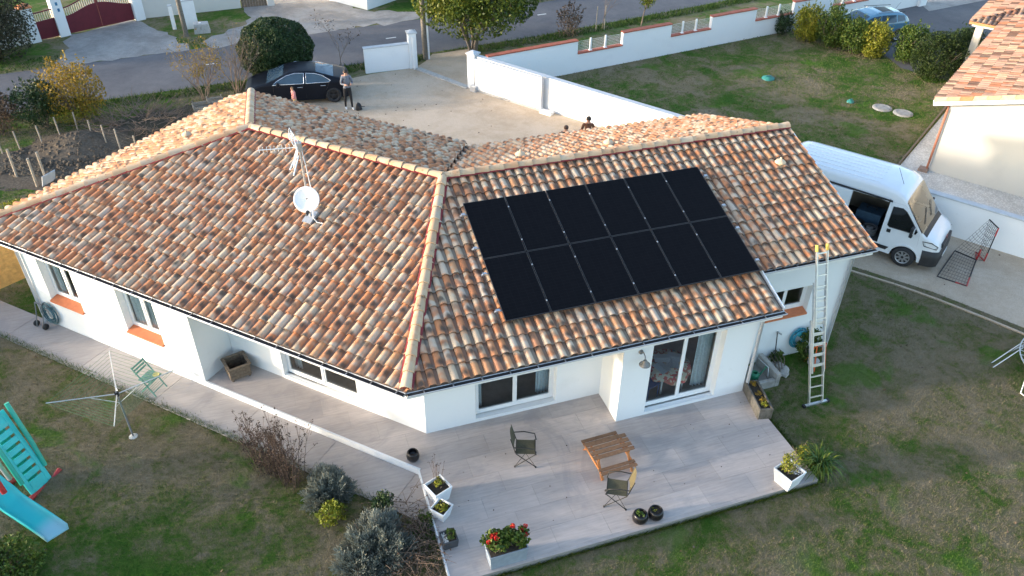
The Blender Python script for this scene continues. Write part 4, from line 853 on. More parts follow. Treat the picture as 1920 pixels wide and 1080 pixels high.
for sd2 in (-1, 1):
    sw = [(3.74, 1.30), (3.74, 1.94), (4.02, 1.96), (4.16, 1.88), (4.40, 1.62), (4.63, 1.34), (4.60, 1.26), (3.80, 1.25)]
    S3.patch(sw, sd2, mat('cab_glass', (.012, .013, .015), .1, 4, .05) if sd2 == -1 else CG2, 'window', van, .012); S3.line(sw, sd2, .013, BLACK, 'window_seal', van, .012, True)
    S3.line([(3.68, .45), (3.66, 2.1)], sd2, .007, GUT, 'door_seam', van, .002); S3.line([(4.75, .85), (4.72, 1.25), (4.3, 1.9), (4.05, 2.08), (3.68, 2.08)], sd2, .006, GUT, 'door_seam', van, .002)
    S3.patch([(4.94, .94), (4.86, 1.08), (5.12, 1.09), (5.32, .97), (5.30, .88)], sd2, LAMP, 'headlight', van, .012); S3.line([(4.94, .94), (4.86, 1.08), (5.12, 1.09), (5.32, .97), (5.30, .88)], sd2, .016, BLACK, 'lamp_bezel', van, .012, True)
    S3.patch([(3.76, 1.06), (3.76, 1.18), (3.88, 1.18), (3.88, 1.06)], sd2, BLACK, 'door_handle', van, .02); S3.patch([(3.4, .42), (3.4, .55), (3.98, .55), (3.90, .42)], sd2, BLACK, 'side_rub_strip', van, .015)
    b = MB(); yy = sd2*1.17; b.obox((4.5, yy, 1.38), (.05, 0, 0), (0, .10, 0), (0, 0, .17)); b.bar((4.52, sd2*.98, 1.28), (4.5, yy, 1.26), .05, .06); mo = b.build('mirror', BLACK, van, .03); b = MB(); b.obox((4.555, yy, 1.42), (.008, 0, 0), (0, .085, 0), (0, 0, .09)); b.build('mirror_shell', VANP, mo)
    for xw in (fx-3.45, fx): wheel(van, xw, sd2*.92, .35, .23, RIM, 8)
    S3.line([(fx-.43, .40), (fx-.36, .60), (fx-.2, .74), (fx, .79), (fx+.2, .74), (fx+.36, .60), (fx+.43, .40)], sd2, .02, VANP, 'wheel_arch', van, .002)
bp = MB(); xs = [4.93, 5.0, 5.1, 5.2, 5.28, 5.34, 5.39, 5.42]; ring = [(x+.02, -(S3.hw(min(x, 5.41), .5)+.02)) for x in xs]+[(5.45, -.3), (5.455, 0), (5.45, .3)]+[(x+.02, (S3.hw(min(x, 5.41), .5)+.02)) for x in xs[::-1]]; n = len(ring)
vs = [(x, y, .24) for x, y in ring]+[(x+.01, y*1.01, .5) for x, y in ring]+[(x-.02, y*.99, .78) for x, y in ring]+[(x-.14, y*.93, .82) for x, y in ring]
bp.add(vs, [(r_*n+i, r_*n+i+1, (r_+1)*n+i+1, (r_+1)*n+i) for r_ in range(3) for i in range(n-1)], True); bp.build('bumper', BLACK, van)
b = MB(); b.box(5.30, 5.425, -.55, .55, .82, .96); b.build('grille', BLACK, van, .02); b = MB(); b.box(5.455, 5.475, -.26, .26, .40, .51); b.build('number_plate', PVC, van); b = MB(); b.lathe([(0, .012), (.06, .01), (.065, 0)], 16, (5.375, 0, 1.0), False, (1, 0, .3)); b.build('badge', REDL, van)
for k in range(7): y = -.72+k*.24; b = MB(); b.bar((.35, y, 2.515-.07*(abs(y)/.92)**3), (3.1, y, 2.522-.07*(abs(y)/.92)**3), .07, .022); b.build('roof_rib', VANP, van, .008)
b = MB(); b.tube([(3.72, -.35, 2.46), (3.45, -.42, 2.98)], .007, 5); b.build('aerial', BLACK, van)
b = MB(); b.bar((1.2, -1.03, 2.16), (DX1+.05, -1.03, 2.12), .03, .05); b.build('door_track', BLACK, van)
b = MB()
for xa, ya, xb_, yb in ((4.72, -.55, 4.52, .05), (4.72, .15, 4.5, .62)): b.tube([(xa, ya, S3.zt(xa)+.03), (xb_, yb, S3.zt(xb_)+.03)], .01, 5)
b.build('wipers', BLACK, van)
# load space behind the open door
VI = mat('ply_lining', (.20, .17, .13), .15, 5, .9); b = MB(); b.box(.3, 3.62, -.86, .93, .52, .56); b.build('load_floor', CABIN, van); b = MB(); b.box(.3, 3.62, .90, .93, .56, 2.3); b.build('side_lining', VI, van); b = MB(); b.box(3.62, 3.65, -.93, .93, .56, 2.35); b.build('bulkhead', CABIN, van); b = MB(); b.box(DX0-1.18, DX0+.02, -1.085, -1.045, DZ0, DZ1+.02); b.build('sliding_door', VANP, van, .01)
b = MB(); b.box(3.85, 4.35, -.75, -.2, .7, 1.0); b.box(3.85, 4.0, -.75, -.2, 1.001, 1.7); b.build('seat', SEATM, van, .04); b = MB(); b.box(3.85, 4.35, .2, .75, .7, 1.0); b.box(3.85, 4.0, .2, .75, 1.001, 1.7); b.build('seat', SEATM, van, .04); b = MB(); b.box(4.5, 4.85, -.85, .85, .9, 1.2); b.build('dashboard', CABIN, van, .05)
GREYP = mat('grey_gear', (.10, .10, .105), .3, 8, .7); BLUEG = mat('blue_gear', (.04, .09, .15), .2, 8, .6)
for nm, lab, (x, y, z), r_, m_ in (('cable_reel', 'black cable reel lying inside the open van door', (2.75, -.55, .57), .24, BLACK), ('cable_coil', 'coil of grey cable heaped inside the open van door', (3.2, -.6, .57), .22, GREYP)):
    wq = van.matrix_basis @ Vector((x, y, z)); t = thing(nm, lab, nm.split('_')[1], tuple(wq), hv); b = MB()
    for k in range(5): b.tube([((r_-.01*(k % 2))*math.cos(a), (r_-.01*(k % 2))*math.sin(a), .03+k*.05) for a in np.linspace(0, 6.283, 25)], .025, 6, False)
    b.build('coil', m_, t); b = MB(); b.lathe([(r_*.55, 0), (r_*.55, .26), (.03, .26)], 16); b.build('core', GREYP, t)
wq = van.matrix_basis @ Vector((2.95, .2, .57)); t = thing('tool_crate', 'dark tool crate stowed at the back of the van', 'crate', tuple(wq), hv); b = MB(); b.box(-.4, .4, -.3, .3, 0, .45); b.build('crate', BLUEG, t, .02); b = MB(); b.tube([(-.15, 0, .45), (-.15, 0, .55), (.15, 0, .55), (.15, 0, .45)], .015, 6); b.build('handle', BLACK, t)
# ------------------------------------------------------------------ solar panels on the roof
def solarmat():
    t = NT('solar_cells'); co = t.co('Object'); br = t.n('TexBrick'); br.offset = 0; br.inputs['Scale'].default_value = 1; br.inputs['Brick Width'].default_value = .17; br.inputs['Row Height'].default_value = .085; br.inputs['Mortar Size'].default_value = .0025
    br.inputs['Color1'].default_value = (.0045, .005, .007, 1); br.inputs['Color2'].default_value = (.0055, .006, .008, 1); br.inputs['Mortar'].default_value = (.011, .012, .015, 1); t.l(co, br.inputs['Vector'])
    return t.fin(br.outputs['Color'], .55, 0, .04)
SOL = solarmat(); BFRM = mat('black_frame', (.03, .031, .034), .1, 9, .5, .1)
(RO, RU, RV, RN, rl_), _, _ = PLANES['RF']; PW, PH, PG = 1.045, 1.75, .02
pm = MB(); t_ = .035
for x0, x1, y0, y1 in ((0, PW, 0, .012), (0, PW, PH-.012, PH), (0, .012, .012, PH-.012), (PW-.012, PW, .012, PH-.012)): pm.box(x0, x1, y0, y1, 0, t_)
frame_me = pm.mesh('frame', BFRM); pm = MB(); pm.box(.0122, PW-.0122, .0122, PH-.0122, .012, t_-.003); cell_me = pm.mesh('cell_sheet', SOL)
M3 = Matrix(((RU.x, RV.x, RN.x), (RU.y, RV.y, RN.y), (RU.z, RV.z, RN.z))).to_4x4(); ux0 = 1.809+.643; PVZ = .175
cols_ = ['nearest the hip ridge', 'second from the hip ridge', 'third from the hip ridge', 'fourth from the hip ridge', 'fifth from the hip ridge', 'nearest the gable end']
for j in range(2):
    for i in range(6):
        e = bpy.data.objects.new('solar_panel', None); e.empty_display_size = .2; link(e); p = RO+RU*(ux0+i*(PW+PG))+RV*(1.068+j*(PH+PG))+RN*PVZ; e.matrix_world = Matrix.Translation(p) @ M3
        tag(e, 'black solar panel in the %s row, %s' % ('lower' if j == 0 else 'upper', cols_[i]), 'solar panel', 'solar panels on the roof')
        for nm, me in (('frame', frame_me), ('cell_sheet', cell_me)): link(bpy.data.objects.new(nm, me), e)
rk = bpy.data.objects.new('mounting_rack', None); link(rk); rk.matrix_world = Matrix.Translation(RO+RU*ux0+RV*1.068) @ M3; tag(rk, 'aluminium rails and clamps holding the solar panels above the tiles', 'mounting rack')
for rv in (.32, 1.36, PH+PG+.36, PH+PG+1.42):
    b = MB(); b.box(-.16, 6*(PW+PG)+.14, rv-.02, rv+.02, PVZ-.05, PVZ-.008); b.build('rail', ALU, rk)
    for i in range(7):
        if i in (0, 6): xx = -.13 if i == 0 else 6*(PW+PG)+.02; b = MB(); b.box(xx, xx+.09, rv-.028, rv+.028, PVZ-.007, PVZ+.03)
        else: xx = i*(PW+PG)-PG/2; b = MB(); b.box(xx-.014, xx+.014, rv-.02, rv+.02, PVZ+t_+.001, PVZ+t_+.006)
        b.build('clamp', ALU if i in (0, 6) else STEEL, rk)
# ------------------------------------------------------------------ aerial mast and dish
WHP = mat('white_enamel', (.78, .79, .80), .04, 6, .4); mastP = Vector((-1.72, 4.02, ZB+S*(O_+1.62)+.06))
am = thing('aerial_mast', 'white television aerials on a tall steel mast above the left roof slope', 'antenna', tuple(mastP))
b = MB(); b.tube([(0, 0, -.25), (0, 0, 2.1)], .026, 10); b.build('mast', STEEL, am)
b = MB(); b.obox((0, 0, .03), RU*0+Vector((.09, -.09, 0)), Vector((.12, .12, .076)), Vector((-.02, -.02, .05))); b.build('base_bracket', STEEL, am)
b = MB(); b.tube([(.03, 0, 1.95), (.08, -.03, 1.4), (.12, -.1, .7), (.05, -.12, .1), (.12, -.25, .02), (.25, -.3, .0), (.18, -.4, -.03)], .011, 6); b.build('cable', WHP, am)
rad = Vector((-.94, .12, 0)).normalized(); radp = Vector((-rad.y, rad.x, 0)); c0 = Vector((0, 0, 1.93))
b = MB(); b.tube([c0+rad*.06, c0+rad*.95], .012, 6)
for k in range(9): q = c0+rad*(.22+k*.085); b.tube([q-Vector((0, 0, .10-.004*k)), q+Vector((0, 0, .10-.004*k))], .006, 5)
b.build('directional_aerial', WHP, am)
b = MB()
for sgn in (1, -1):
    for k in range(7): f = k/6; a = c0+rad*.04+radp*0+Vector((0, 0, .04*sgn))+(Vector((0, 0, sgn*.34))+rad*.14)*f; b.tube([a-radp*.26, a+radp*.26], .007, 5)
    for s_ in (-.26, 0, .26): b.tube([c0+rad*.04+radp*s_+Vector((0, 0, .04*sgn)), c0+rad*.18+radp*s_+Vector((0, 0, .38*sgn))], .008, 5)
b.build('reflector_grid', WHP, am)
b = MB(); b.box(-.06, .06, -.06, .06, 1.85, 2.05); b.build('clamp', STEEL, am)
for k in (0, 1): b = MB(); q = Vector((-.05, -.03, 1.73+.10*k)); b.tube([q, q+Vector((-.20-.06*k, -.62+.1*k, -.16))], .016, 6); b.build('dipole', WHP, am)
dn = (Vector((-.30, -.80, .52))).normalized(); sdp = mastP+Vector((-.02, -.16, .62)); dish = thing('satellite_dish', 'white round satellite dish fixed low on the roof mast', 'satellite dish', tuple(mastP))
dc = Vector((-.02, -.14, .62)); b = MB(); b.lathe([(r__*.81, z__*.81) for r__, z__ in ((0, 0), (.12, .008), (.24, .035), (.33, .068), (.385, .095), (.39, .085), (.33, .055), (.2, .012), (0, -.015))], 32, tuple(dc), True, tuple(dn)); b.build('reflector', WHP, dish)
b = MB(); b.obox(dc-dn*.08, (.05, 0, 0), (0, .06, 0), (0, 0, .08)); b.build('mount', STEEL, dish)
lo_ = dn.cross(Vector((1, 0, 0))).normalized(); lo_ = lo_ if lo_.z < 0 else -lo_
b = MB(); b.tube([dc+lo_*.30, dc+lo_*.37+dn*.30], .014, 6); b.build('feed_arm', STEEL, dish); b = MB(); b.lathe([(0, 0), (.035, 0), (.035, .12), (.05, .16), (0, .16)], 12, tuple(dc+lo_*.37+dn*.30), True, tuple((-dn*.9-lo_*.4).normalized())); b.build('receiver', BLACK, dish)
# ------------------------------------------------------------------ wall lamp
DST = mat('aged_steel', (.20, .20, .20), .2, 9, .5, .4)
wl = thing('wall_lamp', 'grey gooseneck wall lamp on the white pier by the sliding door', 'lamp', (4.98, -1.046, 2.05))
b = MB(); b.lathe([(0, .05), (.05, .045), (.06, 0)], 16, (0, 0, .12), True, (0, -1, 0)); b.build('wall_plate', DST, wl); b = MB(); b.tube([(0, -.03, .12), (0, -.12, .2), (0, -.22, .16), (0, -.25, .05)], .014, 8); b.build('arm', DST, wl)
b = MB(); b.lathe([(.03, .07), (.05, .04), (.06, 0), (.13, -.06), (.135, -.075), (.125, -.06), (0, -.01)], 20, (0, -.25, 0)); b.build('shade', DST, wl)
# ------------------------------------------------------------------ ladder
fa, fb_ = G(1512, 761), G(1546, 755); fm = (fa+fb_)/2; topz = 3.62; tp = Vector((fm.x+.12, Ep.y+e2-.09, H+S*e2+.03)); ldir = (tp-fm).normalized(); lx = Vector((1, 0, 0)); lx = (lx-ldir*lx.dot(ldir)).normalized(); lny = lx.cross(ldir)
LL = (topz-fm.z)/ldir.z
lad = thing('extension_ladder', 'three-section aluminium ladder leaning on the gutter of the utility wing', 'ladder', tuple(fm))
for si, (a, e, hw_, off) in enumerate(((0.0, LL*.56, .20, 0), (LL*.22, LL*.80, .175, .05), (LL*.52, LL+.10, .15, .10))):
    b = MB()
    for s_ in (-1, 1): b.bar(ldir*a+lx*hw_*s_-lny*off*-1*0+lny*off, ldir*e+lx*hw_*s_+lny*off, .03, .065, tuple(lny))
    sec = b.build('section', ALU, lad); k = a+.22
    rg = MB(); rg.bar(-lx*(hw_-.014), lx*(hw_-.014), .03, .03, tuple(lny)); rme_ = rg.mesh('rung', ALU)
    while k < e-.08: o = bpy.data.objects.new('rung', rme_); link(o, sec); o.location = ldir*k+lny*off; k += .28
    if si == 2:
        for s_ in (-1, 1): b = MB(); b.bar(ldir*(e-.12)+lx*hw_*s_+lny*off, ldir*(e+.04)+lx*hw_*s_+lny*off, .04, .075, tuple(lny)); b.build('end_cap', mat('yellow_cap', (.70, .48, .10), .1, 9, .6) if s_ == -1 else bpy.data.materials['yellow_cap'], sec)
b = MB(); b.bar((-.36, 0, .035), (.36, 0.0, .035), .07, .05); b.build('stabiliser_bar', ALU, lad)
for s_ in (-1, 1): b = MB(); b.box(s_*.36-.03, s_*.36+.03, -.05, .05, 0, .07); b.build('foot', BLACK, lad)
# orange steps behind the ladder
ORG = mat('orange_paint', (.55, .10, .02), .15, 8, .5); q = G(1532, 690); st = thing('trestle', 'small orange trestle folded behind the aluminium ladder', 'trestle', tuple(q)); b = MB()
for x in (-.17, .17): b = MB(); b.tube([(x, -.1, 0), (x*.8, .1, .75)], .02, 6); b.build('leg', ORG, st); b = MB(); b.tube([(x, .35, 0), (x*.8, .12, .75)], .02, 6); b.build('leg', ORG, st)
b = MB(); b.bar((-.16, .11, .75), (.16, .11, .75), .05, .04); b.build('crossbar', ORG, st)
# ------------------------------------------------------------------ hoses
TEAL = mat('teal_hose', (.035, .26, .36), .3, 14, .45); DTEAL = mat('dark_teal_hose', (.05, .13, .16), .3, 14, .45)
def hose(P, out, r_, m, lab, holder, turns=11, seed=1):
    rnd = random.Random(seed); out = Vector(out); sx = Vector((-out.y, out.x, 0)); t = thing('hose_coil', lab, 'hose', P); b = MB(); pts = []
    for k in range(turns*22):
        a = 2*math.pi*k/22; rr_ = r_*(.50+.50*(.5+.5*math.sin(k*.037))); el = .95+.12*math.sin(k*.021)
        pts.append(sx*math.cos(a)*rr_*.9+Vector((0, 0, math.sin(a)*rr_*1.08*el+r_+.12))+out*(.04+.10*(k/(turns*22))+.02*rnd.random()))
    b.tube(pts, .0115, 6); b.build('hose', m, t); b = MB(); b.lathe([(.06, 0), (.06, .10), (.09, .11), (.09, .12), (0, .12)], 14, tuple(Vector((0, 0, r_+.28))), True, tuple(out)); b.build('holder', holder, t)
hose((10.40, -.002, .02), (0, -1, 0), .30, TEAL, 'bright teal garden hose coiled on the utility wing wall', mat('aqua_plastic', (.04, .36, .42), .1, 8, .4))
q = LP(11.72, K+.003); hose((q.x, q.y, GZ+.02), tuple(Nd), .33, DTEAL, 'dark teal garden hose coiled at the foot of the left wing', bpy.data.materials['galvanised'], 12, 4)
q = LP(11.98, K+.25); hc = thing('hose_cart', 'grey folded hose cart leaning beside the downpipe of the left wing', 'cart', (q.x, q.y, GZ+.03), R(-45)); GPL = mat('grey_plastic', (.16, .17, .18), .15, 9, .6)
for x in (-.14, .14): b = MB(); b.tube([(x, -.1, .02), (x, .05, .5), (x, .1, .75)], .016, 6); b.build('frame_tube', GPL, hc); b = MB(); b.lathe([(0, -.025), (.09, -.025), (.09, .025), (0, .025)], 16, (x*1.35, -.05, .09), True, (1, 0, 0)); b.build('wheel', BLACK, hc)
b = MB(); b.bar((-.14, .1, .75), (.14, .1, .75), .03, .03); b.build('handle', GPL, hc)
# ------------------------------------------------------------------ stone sink corner
STONE = mat('old_concrete', (.34, .32, .29), .2, 7, .95, dirt=(.15, .14, .12), bump=.3, bscale=30); sk = thing('concrete_trough', 'old open concrete trough against the utility wing wall', 'trough', (8.75, -.55, GZ))
b = MB(); b.box(-.42, .42, -.45, -.33, -.02, .24); b.build('front_wall', STONE, sk, .02); b = MB(); b.box(.42, .56, -.45, .44, -.02, .42); b.build('side_wall', STONE, sk, .02); b = MB(); b.box(-.42, .415, -.325, .44, -.02, .03); b.build('base', STONE, sk)
b = MB(); b.tube([(.34, -.25, .04), (.30, -.2, .5), (.25, .25, .5), (.3, .3, .04)], .013, 6); b.build('metal_hoop', STEEL, sk)
wc_ = thing('watering_can', 'green plastic watering can standing in the concrete trough', 'watering can', (8.78, -.62, GZ+.03)); GRC = mat('green_can', (.02, .19, .10), .12, 8, .4)
b = MB(); b.lathe([(.0, 0), (.12, 0), (.125, .2), (.10, .25), (.06, .26)], 18); b.build('body', GRC, wc_); b = MB(); b.tube([(.1, 0, .05), (.25, .03, .2), (.33, .04, .3)], [.03, .022, .018], 8); b.lathe([(.018, 0), (.05, .04), (0, .05)], 10, (.33, .04, .3), True, (.7, .1, .6)); b.build('spout', GRC, wc_); b = MB(); b.tube([(-.11, 0, .05), (-.2, 0, .18), (-.12, 0, .32), (.02, 0, .28)], .014, 6); b.build('handle', GRC, wc_)
cr_ = thing('plastic_crate', 'dark plastic bottle crate in the corner of the trough', 'crate', (8.52, -.25, GZ+.03)); b = MB()
for k in range(4):
    b = MB(); b.box(-.16, .16, -.12, -.11, .02+k*.07, .06+k*.07); b.build('slat', BLACK, cr_); b = MB(); b.box(-.16, .16, .11, .12, .02+k*.07, .06+k*.07); b.build('slat', BLACK, cr_)
for x in (-.15, .15): b = MB(); b.box(x-.012, x+.012, -.11, .11, 0, .30); b.build('end', BLACK, cr_)
ROCK = mat('garden_rock', (.36, .34, .31), .25, 6, .9, bump=.4, bscale=14)
def rock(P, r_, lab, grp, seed, m=ROCK, flat=.65):
    rnd = np.random.default_rng(seed); bm = bmesh.new(); bmesh.ops.create_icosphere(bm, subdivisions=2, radius=r_)
    for v in bm.verts: v.co *= 1+rnd.uniform(-.16, .16); v.co.z *= flat; v.co.x *= 1.2
    me = bpy.data.meshes.new('rock'); bm.to_mesh(me); bm.free(); me.materials.append(m); o = bpy.data.objects.new('rock', me); link(o); o.location = P; o.rotation_euler = (0, 0, rnd.uniform(0, 6)); tag(o, lab, 'rock', grp)
for k in range(14):
    rr_ = random.uniform(.07, .15); rock((9.55+random.uniform(-.28, .32), -.42+random.uniform(-.3, .26), GZ+rr_*.4), rr_, 'grey rock in the heap between the trough and the hose', 'rocks heaped beside the trough', k)
rock((10.72, -.5, GZ+.06), .17, 'lone flat pale rock beside the ladder under the shrub', None, 77, flat=.4)
for k in range(5):
    b = MB(); x = 9.38+k*.09; b.tube([(x, -.75+.05*k, GZ+.05+.04*k), (x+.12, -.35, GZ+.15+.03*k), (x+.1, -.1, GZ+.25+.04*k)], [.014, .012, .008], 6); tag(b.build('stick', WOODD), 'thin dry stick lying across the rock heap by the trough', 'stick', 'sticks on the rock heap')
pk = thing('garden_hoe', 'long black garden hoe leaning on the wall by the teal hose', 'hoe', (9.62, -.30, GZ)); b = MB(); b.tube([(0, 0, 0), (.06, .26, 1.0)], .016, 6); b.build('handle', BLACK, pk); b = MB(); b.bar((.06, .26, 1.0), (.16, .2, .93), .04, .03); b.build('blade', STEEL, pk)
# ------------------------------------------------------------------ pots
WPOT = mat('white_pot', (.72, .74, .76), .08, 5, .5, dirt=(.5, .5, .5)); POTS = mat('potting_soil', (.035, .027, .02), .4, 25, .95, bump=.5, bscale=50); BPOT = mat('black_glaze', (.012, .011, .012), .2, 4, .28); DPOT = mat('slate_pot', (.055, .06, .068), .2, 8, .5); ZINC = mat('zinc', (.26, .31, .37), .12, 7, .6, .1)
def square_pot(P, rz, top, bot, h, m, lab, wall_=.03, fill=.85):
    t = thing('planter', lab, 'planter', tuple(P), rz); b = MB(); T, B = top/2, bot/2; i = T-wall_
    b.add([(-B, -B, 0), (B, -B, 0), (B, B, 0), (-B, B, 0), (-T, -T, h), (T, -T, h), (T, T, h), (-T, T, h), (-i, -i, h), (i, -i, h), (i, i, h), (-i, i, h), (-i*.95, -i*.95, h*fill-.02), (i*.95, -i*.95, h*fill-.02), (i*.95, i*.95, h*fill-.02), (-i*.95, i*.95, h*fill-.02)],
          [(3, 2, 1, 0), (0, 1, 5, 4), (1, 2, 6, 5), (2, 3, 7, 6), (3, 0, 4, 7), (4, 5, 9, 8), (5, 6, 10, 9), (6, 7, 11, 10), (7, 4, 8, 11), (8, 9, 13, 12), (9, 10, 14, 13), (10, 11, 15, 14), (11, 8, 12, 15)]); b.build('pot', m, t, .008)
    b = MB(); b.add([(-i*.96, -i*.96, h*fill), (i*.96, -i*.96, h*fill), (i*.96, i*.96, h*fill), (-i*.96, i*.96, h*fill)], [(0, 1, 2, 3)]); b.build('soil', POTS, t); return t
PA = square_pot(G(823, 934, 0), R(22), .46, .33, .44, WPOT, 'large white square planter with a withered stem at the terrace corner')
PB = square_pot(G(829, 968, 0), R(40), .38, .25, .33, WPOT, 'small white square planter beside the large white one at the terrace edge')
PC = square_pot(G(842, 1018, 0), R(3), .34, .30, .24, DPOT, 'dark slate square pot with white pebbles on the terrace edge')
PD = square_pot(G(1474, 905, 0), R(16), .52, .38, .44, WPOT, 'white square planter with a leggy shrub on the far terrace corner')
def round_pot(P, r_, h, lab, fill=True):
    t = thing('round_pot', lab, 'pot', tuple(P)); b = MB(); b.lathe([(0, 0), (r_*.62, 0), (r_*.95, h*.3), (r_, h*.55), (r_*.88, h*.9), (r_*.74, h), (r_*.66, h*.98), (r_*.72, h*.8), (r_*.8, h*.5), (0, h*.45)], 28); b.build('pot', BPOT, t)
    if fill: b = MB(); b.lathe([(0, h*.83), (r_*.70, h*.82)], 20); b.build('soil', POTS, t)
    return t
RPA = round_pot(G(775, 862, 0), .155, .28, 'glossy black empty round vase alone at the house corner', False)
RPB = round_pot(G(1199, 977, 0), .175, .27, 'black round pot with a pale-leaved seedling near the lawn edge'); RPC = round_pot(G(1228, 970, 0), .175, .27, 'black round pot with low yellow-green growth near the lawn edge')
zf0, zf1 = G(921, 1071, 0), G(988, 1051, 0); zc_ = (zf0+zf1)/2; za = math.atan2((zf1-zf0).y, (zf1-zf0).x); ztr = thing('flower_trough', 'grey zinc trough of red geraniums on the terrace edge', 'planter', (zc_.x-math.sin(za)*.18, zc_.y+math.cos(za)*.18, 0), za); zl_ = (zf1-zf0).length/2+.02
b = MB(); b.taperbox(zl_*.94, .16, zl_, .19, 0, .42); b.build('trough', ZINC, ztr, .01); b = MB(); b.box(-zl_-.01, zl_+.01, -.2, .2, .421, .44); b.build('rim', ZINC, ztr, .006); b = MB(); b.box(-zl_*.95, zl_*.95, -.175, .175, .4405, .452); b.build('soil', POTS, ztr)
sp0, sp1 = G(1402, 738, 0), G(1424, 781, 0); spl = thing('stone_planter', 'long weathered stone trough planted with yellow sedum at the terrace side', 'planter', tuple((sp0+sp1)/2+Vector((.09, .0, 0))), math.atan2((sp1-sp0).y, (sp1-sp0).x)); OST = mat('mossy_stone', (.115, .105, .09), .35, 9, .95, dirt=(.07, .07, .05), bump=.5, bscale=22)
sl2 = (sp1-sp0).length/2+.12; b = MB()
for (x0, x1, y0, y1, z0, z1) in ((-sl2, sl2, -.18, -.13, 0, .34), (-sl2, sl2, .13, .18, 0, .34), (-sl2, -sl2+.05, -.1295, .1295, 0, .34), (sl2-.05, sl2, -.1295, .1295, 0, .34), (-sl2+.051, sl2-.051, -.129, .129, .02, .06)): b.box(x0, x1, y0, y1, z0, z1)
b.build('trough', OST, spl, .012); b = MB(); b.box(-sl2+.052, sl2-.052, -.128, .128, .061, .29); b.build('soil', POTS, spl)
q = LP(5.52, .42); wp = thing('wooden_planter', 'empty weathered wooden planter box in the porch corner', 'planter', (q.x, q.y, 0), R(16))
for k in range(3):
    for a in range(4):
        b = MB(); h0 = .06+k*.115; b.box(-.25, .25, -.272, -.248, h0, h0+.108); o = b.build('plank', WOODD, wp); o.rotation_euler = (0, 0, a*math.pi/2)
for a in range(4): b = MB(); b.box(-.29, .29, -.31, -.235, .41, .435); o = b.build('rim_board', WOODD, wp); o.rotation_euler = (0, 0, a*math.pi/2); o.location = (0, 0, .0015*a); b = MB(); b.box(-.247, -.19, -.247, -.19, 0, .41); o = b.build('post', WOODD, wp); o.rotation_euler = (0, 0, a*math.pi/2)
b = MB(); b.box(-.24, .24, -.24, .24, .05, .07); b.build('bottom', BLACK, wp)
# ------------------------------------------------------------------ picnic table and folding chairs
PINE = mat('stained_pine', (.20, .11, .06), .3, 14, .7, bump=.2, bscale=40); PINEL = mat('orange_pine', (.46, .17, .045), .2, 12, .6)
tc = G(1143, 838, .46); pt_ = thing('picnic_table', 'small wooden picnic table with slatted top in the middle of the terrace', 'table', (tc.x, tc.y, 0), R(2))
for k in range(4): b = MB(); y = -.21+k*.14; b.box(-.52, .52, y-.052, y+.052, .46, .482); b.build('plank', PINE, pt_, .004)
for yb, n_ in ((-.47, 2), (.47, 2)):
    for k in range(2): b = MB(); y = yb-.055+k*.11; b.box(-.46, .46, y-.043, y+.043, .25, .272); b.build('bench_plank', PINE, pt_, .004)
for x in (-.38, .38):
    b = MB(); b.bar((x, -.1, .455), (x, -.50, 0.0), .03, .06, (1, 0, 0)); b.build('leg', PINEL, pt_); b = MB(); b.bar((x, .1, .455), (x, .50, 0.0), .03, .06, (1, 0, 0)); b.build('leg', PINEL, pt_)
    b = MB(); xx = x+(.032 if x > 0 else -.032); b.bar((xx, -.54, .222), (xx, .54, .222), .03, .055, (0, 0, 1)); b.build('bench_bearer', PINEL, pt_); b = MB(); b.bar((x, -.26, .43), (x, .26, .43), .028, .05); b.build('top_bearer', PINEL, pt_)
CAN = mat('khaki_mesh', (.075, .072, .045), .2, 30, .85); CFR = mat('dark_steel', (.03, .03, .028), .2, 9, .5, .4); CANB = mat('khaki_back', (.12, .10, .05), .15, 30, .85)
def camp_chair(P, rz, lab, back):
    t = thing('folding_chair', lab, 'chair', tuple(P), rz, 'folding camp chairs on the terrace')       # sits facing +x
    b = MB(); n_ = 6; vs = [(-.22+.44*i/n_, -.22+.44*j/n_, .44-.025*math.sin(math.pi*i/n_)*math.sin(math.pi*j/n_)) for i in range(n_+1) for j in range(n_+1)]; b.add(vs, [(i*(n_+1)+j, (i+1)*(n_+1)+j, (i+1)*(n_+1)+j+1, i*(n_+1)+j+1) for i in range(n_) for j in range(n_)], True); b.build('seat', CAN, t)
    b = MB(); vs = [(-.24-.10*i/n_-.03*math.sin(math.pi*j/n_), -.22+.44*j/n_, .50+.42*i/n_+(.05*math.sin(math.pi*j/n_) if i == n_ else 0)) for i in range(n_+1) for j in range(n_+1)]; b.add(vs, [(i*(n_+1)+j, (i+1)*(n_+1)+j, (i+1)*(n_+1)+j+1, i*(n_+1)+j+1) for i in range(n_) for j in range(n_)], True); b.build('backrest', back, t)
    for s_ in (-1, 1):
        y = s_*.225
        b = MB(); b.tube([(.24, y, .02), (-.22, y, .44), (-.24, y, .5), (-.35, y, .92)], .011, 6); b.build('leg', CFR, t); b = MB(); b.tube([(-.24, y*1.04, .02), (.22, y*1.04, .44)], .011, 6); b.build('leg', CFR, t)
        b = MB(); b.tube([(-.28, y*1.08, .66), (-.05, y*1.12, .68), (.2, y*1.1, .63), (.24, y*1.06, .44)], .013, 6); b.build('armrest', CFR, t)
        for x in (-.24, .24): b = MB(); b.lathe([(0, 0), (.022, 0), (.02, .03), (0, .03)], 8, (x, y, 0)); b.build('foot', BLACK, t)
    for x in (-.22, .22): b = MB(); b.tube([(x, -.225, .44), (x, .225, .44)], .011, 6); b.build('seat_bar', CFR, t)
    b = MB(); b.tube([(.24, -.225, .02), (.0, 0, .23), (.24, .225, .02)], .007, 5); b.tube([(-.24, -.225, .02), (.0, 0, .23), (-.24, .225, .02)], .007, 5); b.build('cross_brace', CFR, t)
